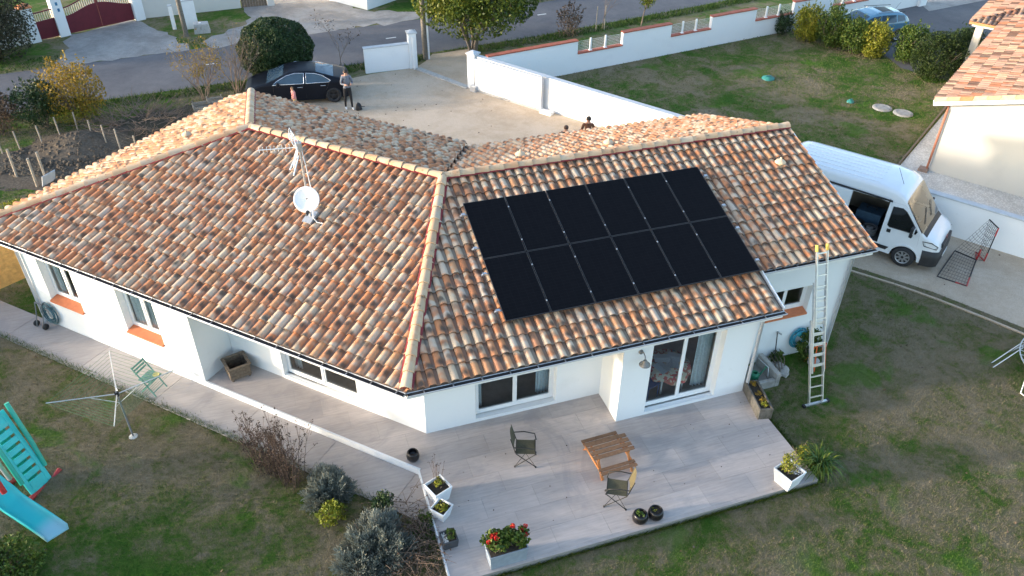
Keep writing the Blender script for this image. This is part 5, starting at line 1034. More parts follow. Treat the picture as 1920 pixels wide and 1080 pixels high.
camp_chair(G(985, 862, 0), R(-20), 'khaki folding chair standing alone between window and picnic table', CAN); camp_chair(G(1154, 938, 0), R(152), 'khaki folding chair pulled up to the picnic table bench', CANB)
# ------------------------------------------------------------------ green slatted chair, clothes dryer
GCH = mat('sage_paint', (.10, .24, .21), .15, 9, .5); gc = thing('garden_chair', 'sage green slatted folding chair on the path by the left wing', 'chair', tuple(G(290, 732)+Vector((0, 0, .03))), R(-38))
for k in range(7): b = MB(); y = -.18+k*.06; b.box(-.2, .2, y-.022, y+.022, .44, .455); b.build('seat_slat', GCH, gc)
for k, zz in enumerate((.62, .70, .78)): b = MB(); b.bar((-.24-.06*k*.5, -.2, zz), (-.24-.06*k*.5, .2, zz), .014, .055); b.build('back_slat', GCH, gc)
for y in (-.205, .205):
    b = MB(); b.bar((.23, y, 0), (-.30, y, .84), .022, .03, (0, 1, 0)); b.build('leg', GCH, gc); b = MB(); b.bar((-.24, y*.9, 0), (.2, y*.9, .44), .022, .03, (0, 1, 0)); b.build('leg', GCH, gc)
for x, zz in ((.16, .1), (-.17, .1)): b = MB(); b.bar((x, -.2, zz), (x, .2, zz), .02, .02); b.build('stretcher', GCH, gc)
q = gc.matrix_basis @ Vector((.12, .1, .456)); b = MB(); b.lathe([(0, .01), (.07, .012), (.085, .03), (.08, .035), (.06, .02), (0, .018)], 18); o = b.build('saucer', mat('yellow_saucer', (.62, .55, .22), .15, 9, .6)); o.location = q; tag(o, 'round yellow saucer left on the green chair seat', 'saucer')
STR = mat('green_line', (.06, .20, .08), .15, 9, .6); cdp = G(250, 818); cdr = thing('clothes_dryer', 'open rotary clothes dryer with green lines on the left lawn', 'clothes dryer', tuple(cdp))
hubz = 1.42; b = MB(); b.tube([(0, 0, 0), (0, 0, hubz+.08)], .022, 10); b.build('pole', GPL, cdr); b = MB(); b.lathe([(.045, hubz-.06), (.05, hubz), (.045, hubz+.06)], 12); b.build('hub', BLACK, cdr)
tips = [G(86, 756, GZ+1.62)-cdp, G(205, 658, GZ+1.62)-cdp, G(326, 694, GZ+1.62)-cdp, G(214, 799, GZ+1.62)-cdp]
for tq in tips: b = MB(); b.tube([(0, 0, hubz), tuple(tq)], .013, 6); b.tube([(0, 0, hubz-.28), tuple(tq*.45+Vector((0, 0, hubz*.55+.02)))], .009, 6); b.build('arm', ALU, cdr)
ls = MB()
for i in range(4):
    a, e = tips[i], tips[(i+1) % 4]; hb_ = Vector((0, 0, hubz))
    for k in range(9):
        f = 1-k*.085; p_, q_ = hb_+(a-hb_)*f, hb_+(e-hb_)*f; m_ = (p_+q_)/2-Vector((0, 0, .02)); ls.tube([p_, m_, q_], .0035, 4, False)
lo2 = ls.build('lines', STR, cdr); lo2['kind'] = 'stuff'
b = MB(); b.lathe([(0, .03), (.08, .025), (.11, 0)], 9); b.build('footing', mat('pale_stone', (.5, .49, .46), .2, 9, .9), cdr)
# ------------------------------------------------------------------ slide
AQ = mat('aqua_slide', (.03, .50, .50), .12, 4, .4, dirt=(.10, .46, .46)); AQ2 = mat('green_slide', (.02, .36, .27), .1, 4, .4); REDP = mat('red_plastic', (.45, .035, .035), .1, 6, .4)
sb = (G(60, 934)+G(97, 892))/2; tpz = 1.25; top_ = G(2, 806, tpz); slide = thing('garden_slide', 'turquoise plastic garden slide with green ladder and red base', 'slide', (sb.x, sb.y, GZ)); org = Vector((sb.x, sb.y, GZ))
up_ = (Vector((top_.x, top_.y, tpz))-org); lu = up_.normalized(); wv = (G(97, 892)-G(60, 934)); wv.z = 0; wv = wv.normalized(); wv = (wv-lu*wv.dot(lu)).normalized(); nv_ = wv.cross(lu); nv_ = nv_ if nv_.z > 0 else -nv_
LU = up_.length+.35; hw_ = .30; pl = MB()
ns_ = 7; sl0 = .28; stp = (LU-.5)/ns_
def pan(u0_, u1_, w0, w1, z0=-.02, z1=.02, mb=None): c = lu*((u0_+u1_)/2)+wv*((w0+w1)/2)+nv_*((z0+z1)/2); (mb or pl).obox(c, lu*((u1_-u0_)/2), wv*((w1-w0)/2), nv_*((z1-z0)/2))
pan(0, LU, -hw_, -.19); pan(0, LU, .19, hw_)
e_ = 0
for k in range(ns_): u1_ = sl0+k*stp; pan(e_, u1_, -.1898, .1898); e_ = u1_+.065
pan(e_, LU, -.1898, .1898); pl.build('ladder_panel', AQ, slide, .012)
bk2 = MB(); pan(.1, LU, -.2, .2, -.2, -.19, bk2); bk2.build('ladder_back', AQ2, slide)
for s_ in (-1, 1): r_ = MB(); r_.tube([lu*.35+wv*s_*(hw_+.03)+nv_*.02, lu*(LU*.5)+wv*s_*(hw_+.05)+nv_*.08, lu*(LU+.1)+wv*s_*(hw_+.05)+nv_*.14], .055, 8); r_.build('side_rail', AQ2, slide)
r_ = MB(); r_.tube([wv*-.55+nv_*.04-lu*.03, wv*-.2-lu*.05, wv*.25-lu*.05, wv*.50+Vector((.05, .02, .08))], [.07, .065, .065, .06], 10); r_.build('base_foot', REDP, slide)
q = G(25, 905)-org; r_ = MB(); r_.tube([q+Vector((-.5, -.1, .06)), q+Vector((0, 0, .06)), q+Vector((.25, .15, .06))], .07, 10); r_.build('base_foot', REDP, slide); r_ = MB(); r_.tube([q+Vector((-.02, 0, .05)), q+Vector((-.15, .1, .8))], .05, 8); r_.build('support_leg', mat('grey_tube', (.45, .45, .45), .1, 6, .5), slide)
c1, c2 = G(92, 1020)-org, G(130, 996)-org; cm = (c1+c2)/2; cw = (c2-c1); cw.z = 0; cw = cw.normalized(); tq = G(-62, 868, 1.2)-org; ct = MB(); nn_ = 16; rings = []
for k in range(nn_+1):
    f = k/nn_; P = cm.lerp(tq, f); zz = .10+1.15*(f**1.0)*(1) - .20*math.sin(math.pi*f)*(1 if f < .6 else .6)+.06*math.sin(2*math.pi*f); P = Vector((P.x, P.y, max(.08, zz)))
    rings.append([P+cw*-.25+Vector((0, 0, .13)), P+cw*-.22+Vector((0, 0, .13)), P+cw*-.2, P, P+cw*.2, P+cw*.22+Vector((0, 0, .13)), P+cw*.25+Vector((0, 0, .13)), P+cw*.23+Vector((0, 0, -.03)), P+cw*-.23+Vector((0, 0, -.03))])
m_ = 9; ct.add([v for r2 in rings for v in r2], [(i*m_+k, i*m_+(k+1) % m_, (i+1)*m_+(k+1) % m_, (i+1)*m_+k) for i in range(nn_) for k in range(m_)], True); ct.add(rings[0], [tuple(range(m_))])
CHM = NT('chute_plastic'); co_ = CHM.co('Object'); sp3 = CHM.smooth(CHM.noise(co_, 9, 5, .7), .66, .7); xyz = CHM.n('VectorMath', operation='DISTANCE'); CHM.l(co_, xyz.inputs[0]); xyz.inputs[1].default_value = tuple(cm); nearm = CHM.math('SUBTRACT', 1.0, CHM.smooth(xyz.outputs['Value'], .25, .6))
colc = CHM.mix(nearm, (.018, .45, .46), (.26, .50, .58)); colc = CHM.mix(CHM.math('MULTIPLY', sp3, nearm), colc, (.02, .02, .02)); ct.build('chute', CHM.fin(colc, .4), slide)
r_ = MB(); P = cm.lerp(tq, .62); r_.tube([P+Vector((0, 0, .45)), P+Vector((.05, -.05, .0))], .06, 8); r_.build('support_leg', REDP, slide)
# ------------------------------------------------------------------ goal, trampoline
RT = mat('red_tube', (.45, .03, .03), .1, 6, .4); go_ = thing('football_goal', 'small folding football goal with black net on the gravel drive', 'goal', tuple(G(1800, 505))); g0 = G(1800, 505)
A_, B_, C_, D_ = [G(*p_)-g0+Vector((0, 0, .02)) for p_ in ((1757, 519), (1812, 537), (1830, 488), (1790, 471))]; E_, F_ = G(1845, 490)-g0+Vector((0, 0, .02)), G(1829, 473)-g0+Vector((0, 0, .02)); upz = Vector((0, 0, 1.25)); Et, Ft = E_+upz, F_+upz
b = MB(); b.tube([A_, B_], .02, 6); b.tube([A_, D_], .02, 6); b.tube([D_, C_], .02, 6); b.tube([B_.lerp(C_, .3), C_], .02, 6); b.build('ground_frame', BLACK, go_)
for pl_ in ((A_.lerp(B_, .62)+Vector((0, 0, .002)), B_, B_.lerp(C_, .3)), (C_+Vector((.02, 0, .4)), C_, F_, E_, E_+Vector((0, 0, .3))), (Et-Vector((0, 0, .3)), Et)): b = MB(); b.tube(list(pl_), .024, 6); b.build('red_corner', RT, go_)
b = MB(); b.tube([E_+Vector((0, 0, .3)), Et-Vector((0, 0, .3))], .02, 6); b.tube([Et, Ft], .02, 6); b.build('post', BLACK, go_)
def net(quad, nu, nv2, nm='net'):
    P, Q, R_, S_ = map(Vector, quad); f = MB(); at_ = lambda u, v: (P.lerp(Q, u)).lerp(S_.lerp(R_, u), v)+Vector((0, 0, -.10*math.sin(math.pi*u)*math.sin(math.pi*v)*(1 if max(P.z, R_.z) > .5 else 0)))
    for i in range(nu+1): f.tube([at_(i/nu, k/6) for k in range(7)], .0045, 4, False)
    for i in range(nv2+1): f.tube([at_(k/6, i/nv2) for k in range(7)], .0045, 4, False)
    o = f.build(nm, BLACK, go_); o['kind'] = 'stuff'
net((A_, B_, C_, D_), 10, 9); net((Ft, Et, C_+Vector((0, 0, .02)), D_+Vector((0, 0, .02))), 8, 10); net((Et, E_, C_, F_+upz*.98), 6, 6)
lp_ = G(1904, 688, .42); tcn = Vector((lp_.x+1.85*.95, lp_.y-1.85*.32, GZ)); tr = thing('trampoline', 'round garden trampoline with bare steel frame at the lawn edge', 'trampoline', tuple(tcn))
RR = 1.55; b = MB(); b.tube([(RR*math.cos(a), RR*math.sin(a), .62) for a in np.linspace(0, 2*math.pi, 49)], .018, 8, False); b.build('rim', STEEL, tr); b = MB(); b.lathe([(0, .58), (1.22, .60), (1.24, .595)], 36); b.build('mat', BLACK, tr)
sp_ = MB()
for k in range(48): a = 2*math.pi*k/48; c, s_ = math.cos(a), math.sin(a); sp_.tube([(1.22*c, 1.22*s_, .6), (1.53*c, 1.53*s_, .62)], .009, 5)
so_ = sp_.build('springs', ALU, tr); so_['kind'] = 'stuff'
for k in range(4):
    a = math.pi+k*math.pi/2+.15; d_ = .42; b = MB(); p_ = [(RR*math.cos(a-d_), RR*math.sin(a-d_), .6), (RR*1.12*math.cos(a-d_*.6), RR*1.12*math.sin(a-d_*.6), .05), (RR*1.12*math.cos(a+d_*.6), RR*1.12*math.sin(a+d_*.6), .0), (RR*math.cos(a+d_), RR*math.sin(a+d_), .6)]; b.tube(p_, .021, 8); b.build('leg', STEEL, tr)
tl0, tl1 = G(1862, 689)-tcn, G(1918, 652, .42)-tcn
for k in (0, 1): b = MB(); off_ = Vector((.1*k, .16*k, 0)); b.tube([tl0+off_, tl1+off_], .017, 6); b.build('ladder_rail', ALU, tr)
# ------------------------------------------------------------------ crates, plank fence, wire fence
PALE = mat('pale_timber', (.36, .31, .25), .25, 14, .85)
for px, py, lab, s_ in ((383, 205, 'empty timber bed frame on the bare soil behind the roof', 1.0), (405, 196, 'smaller timber bed frame beside the shrub bed', .75)):
    t = thing('bed_frame', lab, 'bed frame', tuple(G(px, py)), R(8)); 
    for y in (-.3*s_, .3*s_):
        for k in range(2): b = MB(); b.box(-.42*s_, .42*s_, y-.012, y+.012, .03+k*.13, .13+k*.13); b.build('board', PALE, t)
    for x in (-.43*s_, .43*s_): b = MB(); b.box(x-.012, x+.012, -.3*s_, .3*s_, .03, .26); b.build('end_board', PALE, t)
    for x in (-.40, .40):
        for y in (-.27, .27): b = MB(); b.box(x*s_-.02, x*s_+.02, y*s_-.02, y*s_+.02, 0, .36); b.build('post', PALE, t)
GOLD = mat('sunlit_wood', (.60, .34, .11), .2, 8, .75, bump=.2, bscale=30); p0_, p1_ = Vector((-14.6, 7.45, GZ)), Vector((-9.0, 11.1, GZ)); fdv = (p1_-p0_); pf = thing('plank_fence', 'sunlit-toned wooden plank screen against the end of the left wing', 'fence', tuple(p0_), math.atan2(fdv.y, fdv.x)); FL = fdv.length  # sunlight put into the wood colour, as this face gets none
for k in range(12): b = MB(); b.box(0, FL, -.012, .012, .05+k*.15, .05+k*.15+.143); b.build('plank', GOLD, pf)
for x in (.1, FL*.33, FL*.66, FL-.1): b = MB(); b.box(x-.04, x+.04, .013, .09, 0, 1.9); b.build('post', GOLD, pf)
wf = thing('wire_fence', 'sagging chicken wire fence on wooden posts round the dug plot', 'fence', (0, 0, 0)); WIRE = mat('wire', (.16, .16, .15), .2, 9, .6, .5); fpts = [G(*p_) for p_ in ((5, 288), (38, 280), (80, 270), (114, 257), (147, 248), (174, 260), (201, 273), (226, 281), (262, 293))]; fw2 = [G(*p_) for p_ in ((88, 341), (70, 350), (32, 332), (-20, 312))]
def wfence(pts, hs, r_):
    for i, p in enumerate(pts): b = MB(); h = hs*random.uniform(.92, 1.08); b.tube([p-Vector((0, 0, .1)), p+Vector((random.uniform(-.04, .04), random.uniform(-.04, .04), h))], r_, 7); b.build('post', PALE, wf)
    b = MB()
    for p, q in zip(pts, pts[1:]):
        n_ = 9
        for k in range(6): f = k/5*hs*.92+.03; b.tube([p+Vector((0, 0, f)), (p+q)/2+Vector((0, 0, f-.03)), q+Vector((0, 0, f))], .0022, 3, False)
        for k in range(n_*2): f = k/(n_*2); b.tube([p.lerp(q, f)+Vector((0, 0, .02)), p.lerp(q, min(1, f+.06))+Vector((0, 0, hs*.92))], .0016, 3, False)
    o = b.build('wire_mesh', WIRE, wf); o['kind'] = 'stuff'
wfence(fpts, .85, .03); wfence(fw2, 1.15, .045)
q = G(83, 347); b = MB(); b.box(-.3, .3, -.015, .015, 0, .45); o = b.build('sheet_offcut', mat('galv_sheet', (.55, .57, .6), .1, 5, .5), None); o.location = q+Vector((.15, .1, .02)); o.rotation_euler = (.35, 0, .9); tag(o, 'grey metal sheet leaning against the wire fence post', 'metal sheet')
# ------------------------------------------------------------------ inside the glass doors
tcx = G(1252, 690, .76); dt = thing('dining_table', 'dining table under a floral cloth inside the sliding door', 'table', (tcx.x+.1, tcx.y+.15, .06), 0); b = MB(); b.lathe([(0, .70), (.55, .70), (.56, .67), (0, .67)], 28); b.build('tabletop', WOODD, dt)
for x, y in ((-.3, -.3), (.3, -.3), (.3, .3), (-.3, .3)): b = MB(); b.tube([(x, y, 0), (x, y, .67)], .025, 8); b.build('leg', WHP, dt)
FLO = NT('floral_cloth'); v_ = FLO.n('TexVoronoi'); v_.inputs['Scale'].default_value = 14; FLO.l(FLO.co('Object'), v_.inputs['Vector']); sc_ = FLO.n('SeparateColor'); FLO.l(v_.outputs['Color'], sc_.inputs[0]); FLM = FLO.fin(FLO.ramp(sc_.outputs[0], [(.1, (.70, .62, .5)), (.35, (.62, .12, .12)), (.55, (.72, .68, .6)), (.75, (.55, .2, .15)), (.95, (.2, .3, .3))], 'CONSTANT'), .9)
b = MB(); n_ = 40; vs = [(0, 0, .712)]
for k in range(n_): a = 2*math.pi*k/n_; vs.append((.56*math.cos(a), .56*math.sin(a), .71))
for k in range(n_): a = 2*math.pi*k/n_; r2 = .58+.03*math.sin(9*a); vs.append((r2*math.cos(a), r2*math.sin(a), .50+.04*math.sin(5*a)))
b.add(vs, [(0, 1+k, 1+(k+1) % n_) for k in range(n_)]+[(1+k, 1+n_+k, 1+n_+(k+1) % n_, 1+(k+1) % n_) for k in range(n_)], True); o = b.build('tablecloth', FLM); o.location = dt.location; tag(o, 'floral cloth draped over the table inside the sliding door', 'tablecloth')
PAPER = NT('newsprint'); w_ = PAPER.n('TexWave'); w_.inputs['Scale'].default_value = 9; w_.inputs['Distortion'].default_value = 6; PAPER.l(PAPER.co('Object'), w_.inputs['Vector']); NEWS = PAPER.fin(PAPER.ramp(w_.outputs['Fac'], [(.25, (.5, .58, .72)), (.5, (.75, .78, .82))]), .9)
for k, (x, y, a) in enumerate(((-.25, -.12, .3), (.08, -.05, -.4), (.25, .15, .9), (-.1, .2, 1.3))):
    b = MB(); b.add([(-.16, -.2, 0), (.16, -.2, .004), (.16, .2, 0), (-.16, .2, .012), (0, -.2, .02), (0, .2, .02)], [(0, 4, 5, 3), (4, 1, 2, 5)]); o = b.build('newspaper', NEWS); o.location = dt.location+Vector((x, y, .722+.004*k)); o.rotation_euler = (0, 0, a); tag(o, 'opened newspaper spread on the floral tablecloth indoors', 'newspaper', 'newspapers on the table')
bc_ = thing('dining_chair', 'blue metal chair beside the table inside the sliding door', 'chair', (5.66, -.50, .06), .3); BLC = mat('blue_chair', (.02, .09, .28), .1, 8, .5)
for x in (-.18, .18):
    for y in (-.18, .18): b = MB(); b.tube([(x, y, 0), (x, y, .45 if y < 0 else .85)], .014, 6); b.build('leg', BLC, bc_)
b = MB(); b.box(-.2, .2, -.2, .2, .45, .47); b.build('seat', BLC, bc_); b = MB(); b.box(-.19, .19, .17, .19, .6, .82); b.build('backrest', BLC, bc_)
# ------------------------------------------------------------------ people
SKIN = mat('skin', (.50, .27, .185), .08, 12, .55); HAIRD = mat('dark_hair', (.025, .018, .014), .3, 30, .7)
def figure(name, lab, P, rz, hgt, joints, mats_, matfn, hair, hairm, fat=1.0):
    """one skinned body: joints = {name: (pos, radius, parent)} in units of 1.75 m height"""
    k = hgt/1.75; t = thing(name, lab, 'person', P, rz); me = bpy.data.meshes.new('body'); keys = list(joints); idx = {n: i for i, n in enumerate(keys)}
    me.from_pydata([tuple(Vector(joints[n][0])*k) for n in keys], [(idx[joints[n][2]], idx[n]) for n in keys if joints[n][2]], []); o = bpy.data.objects.new('body', me); link(o, t)
    sk_ = o.modifiers.new('skin', 'SKIN'); sk_.use_smooth_shade = True
    for n in keys: r_ = joints[n][1]; r_ = r_ if n[0] in 'fgtu' and n != 'torso' else (tuple(q*fat for q in r_) if isinstance(r_, tuple) else r_*(fat if n not in ('neck', 'crown') else 1)); me.skin_vertices[0].data[idx[n]].radius = (r_*k, r_*k) if not isinstance(r_, tuple) else (r_[0]*k, r_[1]*k)
    for i in range(len(keys)): me.skin_vertices[0].data[i].use_root = False
    me.skin_vertices[0].data[idx['pelvis']].use_root = True
    sb_ = o.modifiers.new('sub', 'SUBSURF'); sb_.levels = 2; sb_.render_levels = 2
    dg_ = bpy.context.evaluated_depsgraph_get(); ev = o.evaluated_get(dg_); me2 = bpy.data.meshes.new_from_object(ev); o.modifiers.clear(); o.data = me2
    me2.materials.clear()
    for m__ in mats_: me2.materials.append(m__)
    for p in me2.polygons: c = p.center/k; p.material_index = matfn(c); p.use_smooth = True
    hd_ = Vector(joints['head'][0])*k; r_ = joints['head'][1]*k
    hb2 = MB(); hb2.lathe([(0, r_*1.22), (r_*.6, r_*1.1), (r_*1.0, r_*.62), (r_*1.1, r_*.05), (r_*1.02, -r_*.35)], 14, tuple(hd_+Vector((-r_*.14, 0, r_*.06)))); hb2.build('hair', hairm, t)
    nb_ = MB(); nb_.add([hd_+Vector((r_*1.25, 0, -.25*r_)), hd_+Vector((r_*.9, r_*.16, -.3*r_)), hd_+Vector((r_*.9, -r_*.16, -.3*r_)), hd_+Vector((r_*.95, 0, .15*r_)), hd_+Vector((r_*.85, 0, -.4*r_))], [(0, 1, 3), (0, 3, 2), (0, 4, 1), (0, 2, 4)], True); nb_.build('nose', mats_[0], t)
    for s_ in (-1, 1):
        e__ = MB(); e__.lathe([(0, .02*k), (.025*k, .01*k), (.03*k, 0)], 8, tuple(hd_+Vector((0, s_*r_*1.0, -.05*r_))), True, (0, s_, 0)); e__.build('ear', mats_[0], t)
        e__ = MB(); e__.lathe([(0, .006*k), (.011*k, .004*k), (.014*k, 0)], 8, tuple(hd_+Vector((r_*.96, s_*r_*.36, .02*r_))), True, (1, s_*.3, 0)); e__.build('eye', HAIRD, t)
    mm_ = MB(); mm_.bar(hd_+Vector((r_*.9, -r_*.26, -r_*.58)), hd_+Vector((r_*.9, r_*.26, -r_*.58)), .012*k, .012*k); mm_.build('mouth', mat('lips_'+name+lab[:4], (.32, .12, .09), .1, 9, .6), t)
    return t
def fingers(J_, side, wrist, palm_dir, n='h'):
    w_ = Vector(joints_pos(J_, wrist)); d = Vector(palm_dir).normalized(); sx = d.cross(Vector((0, 0, 1)))
    sx = sx.normalized() if sx.length > .1 else Vector((0, 1, 0)); pn = 'palm'+side; J_[pn] = (tuple(w_+d*.06), .030, wrist)
    for i, (off, ln2) in enumerate(((-.030, .062), (-.010, .074), (.011, .070), (.030, .055))):
        b0 = w_+d*.10+sx*off; J_['f%d%s' % (i, side)] = (tuple(b0), .010, pn); J_['g%d%s' % (i, side)] = (tuple(b0+d*ln2*.6+Vector((0, 0, -ln2*.5))), .008, 'f%d%s' % (i, side))
    t0_ = w_+d*.05+sx*(-.045 if side == 'L' else .045); J_['t'+side] = (tuple(t0_), .011, pn); J_['u'+side] = (tuple(t0_+d*.045+sx*(-.015 if side == 'L' else .015)), .009, 't'+side)
def joints_pos(J_, n): return J_[n][0]
def body(armL, armR, stride=.12, lean=0.0):
    J_ = {'pelvis': ((0, 0, .94), (.125, .10), None), 'waist': ((.01+lean*.3, 0, 1.08), (.12, .10), 'pelvis'), 'chest': ((.01+lean*.7, 0, 1.28), (.15, .12), 'waist'), 'collar': ((lean, 0, 1.43), (.10, .085), 'chest'), 'neck': ((.015+lean*1.2, 0, 1.51), .055, 'collar'), 'head': ((.035+lean*1.6, 0, 1.635), .088, 'neck'), 'crown': ((.03+lean*1.7, 0, 1.70), .07, 'head')}
    for s_, sd3, arm in ((1, 'L', armL), (-1, 'R', armR)):
        J_['sh'+sd3] = ((lean, s_*.165, 1.42), .068, 'collar'); J_['el'+sd3] = (arm[0], .047, 'sh'+sd3); J_['wr'+sd3] = (arm[1], .033, 'el'+sd3); d_ = Vector(arm[1])-Vector(arm[0]); fingers(J_, sd3, 'wr'+sd3, d_)
        J_['hip'+sd3] = ((0, s_*.095, .88), .092, 'pelvis'); J_['kn'+sd3] = ((.03+s_*stride*.3, s_*.11, .49), .062, 'hip'+sd3); J_['an'+sd3] = ((s_*stride*.6, s_*.12, .09), .042, 'kn'+sd3); J_['ba'+sd3] = ((s_*stride*.6+.10, s_*.13, .045), .040, 'an'+sd3); J_['to'+sd3] = ((s_*stride*.6+.17, s_*.135, .035), .034, 'ba'+sd3)
    return J_
GSW = mat('grey_sweater', (.16, .175, .21), .15, 20, .9); BTR = mat('black_trousers', (.012, .012, .014), .2, 15, .85); SHO = mat('white_trainers', (.68, .68, .68), .08, 15, .6)
man = figure('person', 'person in grey sweater, black trousers and white trainers looking at a phone', tuple(G(655, 204)), R(-82), 1.83, body(((.03, .24, 1.15), (.27, .11, 1.17)), ((.03, -.24, 1.15), (.27, -.11, 1.17)), .14, .02), [SKIN, GSW, BTR, SHO],
    lambda c: 3 if c.z < .10 else 2 if c.z < .96 else 1 if (c.z < 1.475 and not (c.x > .235)) else 0, None, HAIRD)
ph = thing('phone', 'dark phone held in both hands by the person in grey', 'phone', tuple(man.matrix_basis @ Vector((.40, 0, 1.25))), R(-82)); b = MB(); b.obox((0, 0, 0), (.055, 0, .05), (0, .04, 0), (-.004, 0, .005)); b.build('case', BLACK, ph)
PINK = mat('pink_jacket', (.66, .27, .25), .15, 20, .85); PSK = mat('pale_skirt', (.55, .36, .18), .2, 20, .85); DKT = mat('dark_leggings', (.03, .03, .035), .2, 20, .85)
figure('person', 'small child in pink jacket standing beside the black car', tuple(G(556, 208)), R(-170), 1.12, body(((.05, .24, 1.16), (.2, .24, .98)), ((.02, -.24, 1.16), (.1, -.25, .93)), .08, .03), [SKIN, PINK, PSK, DKT],
    lambda c: 3 if c.z < .62 else 2 if c.z < .93 else 1 if (c.z < 1.475 and c.z > .9 and not (abs(c.y) > .2 and c.z < .97)) else 0, None, mat('light_brown_hair', (.20, .11, .05), .2, 30, .7), 1.35)
RSH = mat('olive_red_shirt', (.13, .055, .03), .4, 9, .9); JEA = mat('blue_jeans', (.05, .07, .12), .2, 20, .85)
hx = G(1104, 222, GZ+1.70); figure('person', 'person in rust and olive shirt standing behind the right roof ridge', (hx.x, hx.y, GZ), R(-112), 1.80, body(((.02, .25, 1.16), (.14, .24, .94)), ((.02, -.25, 1.16), (.14, -.24, .94)), .1), [SKIN, RSH, JEA, SHO], lambda c: 3 if c.z < .10 else 2 if c.z < .96 else 1 if (c.z < 1.47 and c.z > 1.1) else 0, None, HAIRD)
hx = G(1062, 238, GZ+1.60); figure('person', 'person in dark top whose head just shows above the rear roof tiles', (hx.x, hx.y, GZ), R(-120), 1.68, body(((.02, .25, 1.16), (.14, .24, .94)), ((.02, -.25, 1.16), (.14, -.24, .94)), .1), [SKIN, BTR, JEA, SHO], lambda c: 3 if c.z < .10 else 2 if c.z < .96 else 1 if (c.z < 1.47 and c.z > 1.1) else 0, None, mat('brown_hair', (.07, .035, .02), .2, 30, .7))
bgp = thing('backpack', 'black backpack standing on the gravel at the feet of the person in grey', 'backpack', tuple(G(673, 206)), R(-60)); bgp.scale = (.8, .8, .8); NYL = mat('black_nylon', (.018, .019, .022), .3, 18, .8, bump=.3)
b = MB(); b.lathe([(0, 0), (.13, 0), (.165, .06), (.16, .2), (.125, .32), (.07, .39), (0, .41)], 16); o = b.build('bag', NYL, bgp); o.scale = (.8, 1.15, 1); b = MB(); b.taperbox(.05, .11, .03, .09, .04, .22, (.13, 0)); b.build('front_pocket', NYL, bgp, .02); b = MB(); b.tube([(-.02, -.04, .40), (-.02, 0, .46), (-.02, .04, .40)], .012, 6); b.build('grab_handle', NYL, bgp); b = MB(); b.tube([(-.1, .08, .32), (-.22, .2, .1), (-.2, .42, .015), (-.1, .5, .012)], .018, 6); b.build('strap', NYL, bgp)
# ------------------------------------------------------------------ vegetation
def leaves(name, C, size, m, parent=None, aspect=.55, jitter=.35, rnd=None, upb=0.0, seed=0, kind=None, droop=None):
    """one folded leaf (quad) at every point of C"""
    g = np.random.default_rng(seed); n = len(C); d = g.normal(size=(n, 3)); d[:, 2] += upb; d /= np.linalg.norm(d, axis=1)[:, None]
    e = g.normal(size=(n, 3)); s_ = np.cross(d, e); s_ /= np.linalg.norm(s_, axis=1)[:, None]; L = size*(1+g.uniform(-jitter, jitter, n))[:, None]
    nn = np.cross(d, s_)*(.12*L)
    V = np.empty((n, 4, 3)); V[:, 0] = C-d*L*.5; V[:, 1] = C+s_*L*aspect*.5+nn; V[:, 2] = C+d*L*.5; V[:, 3] = C-s_*L*aspect*.5+nn
    r_ = g.random(n) if rnd is None else rnd; F = np.arange(n*4).reshape(n, 4)
    o = np_mesh(name, V.reshape(-1, 3), F, m, parent, np.repeat(r_, 4))
    if kind: o['kind'] = kind
    return o
def clump_pts(n, k, rad, seed, fill=.5, spread=.32, zmin=-1):
    """n points in k clumps spread through an ellipsoid (rx,ry,rz) about 0; returns points and a per-clump number"""
    g = np.random.default_rng(seed); c = g.normal(size=(k, 3)); c /= np.linalg.norm(c, axis=1)[:, None]; c *= (fill+(1-fill)*g.random(k)**.5)[:, None]*.86
    c[:, 2] = np.maximum(c[:, 2], zmin); i = g.integers(0, k, n); p = c[i]+g.normal(size=(n, 3))*spread*(.5+g.random(k)[i])[:, None]*.6
    l_ = np.linalg.norm(p, axis=1); over = l_ > 1.05; p[over] *= (1.05/l_[over])[:, None]; return p*np.array(rad), g.random(k)[i]
def branches(b, P, d, L, r_, depth, g, n=3, spread=.7, tips=None, curl=.12):
    P = Vector(P); d = Vector(d).normalized(); pts = [P]; 
    for k in range(4):
        d = (d+Vector((g.uniform(-curl, curl), g.uniform(-curl, curl), g.uniform(-.02, .08)))).normalized(); P = P+d*L/4; pts.append(P.copy())
    b.tube(pts, [r_, r_*.85, r_*.72, r_*.6, r_*.45], 6 if r_ > .02 else 4, False)
    if depth == 0:
        if tips is not None: tips.append(P)
        return
    for k in range(n):
        q = pts[2+(k % 3)]; nd = (d+Vector((g.uniform(-spread, spread), g.uniform(-spread, spread), g.uniform(-.15, spread*.6)))).normalized(); branches(b, q, nd, L*g.uniform(.55, .8), r_*.55, depth-1, g, n, spread, tips, curl)
BARK = mat('bark', (.14, .115, .09), .3, 16, .95, bump=.4, bscale=25); TWIG = mat('dry_twig', (.20, .15, .115), .3, 20, .95); DEAD = mat('dead_stem', (.085, .055, .042), .35, 20, .95)
LF_DK = leafmat('dark_green_leaf', [(.012, .030, .010), (.022, .048, .014), (.032, .062, .018), (.05, .08, .03)], .5, .1); LF_GR = leafmat('green_leaf', [(.028, .06, .010), (.055, .10, .015), (.09, .14, .02), (.14, .165, .03)], .55, .2)
LF_YG = leafmat('yellow_green_leaf', [(.09, .12, .012), (.17, .19, .018), (.27, .27, .028), (.36, .31, .04)], .55, .25); LF_YE = leafmat('autumn_yellow_leaf', [(.16, .11, .015), (.27, .18, .02), (.36, .23, .03), (.22, .17, .03)], .6, .25)
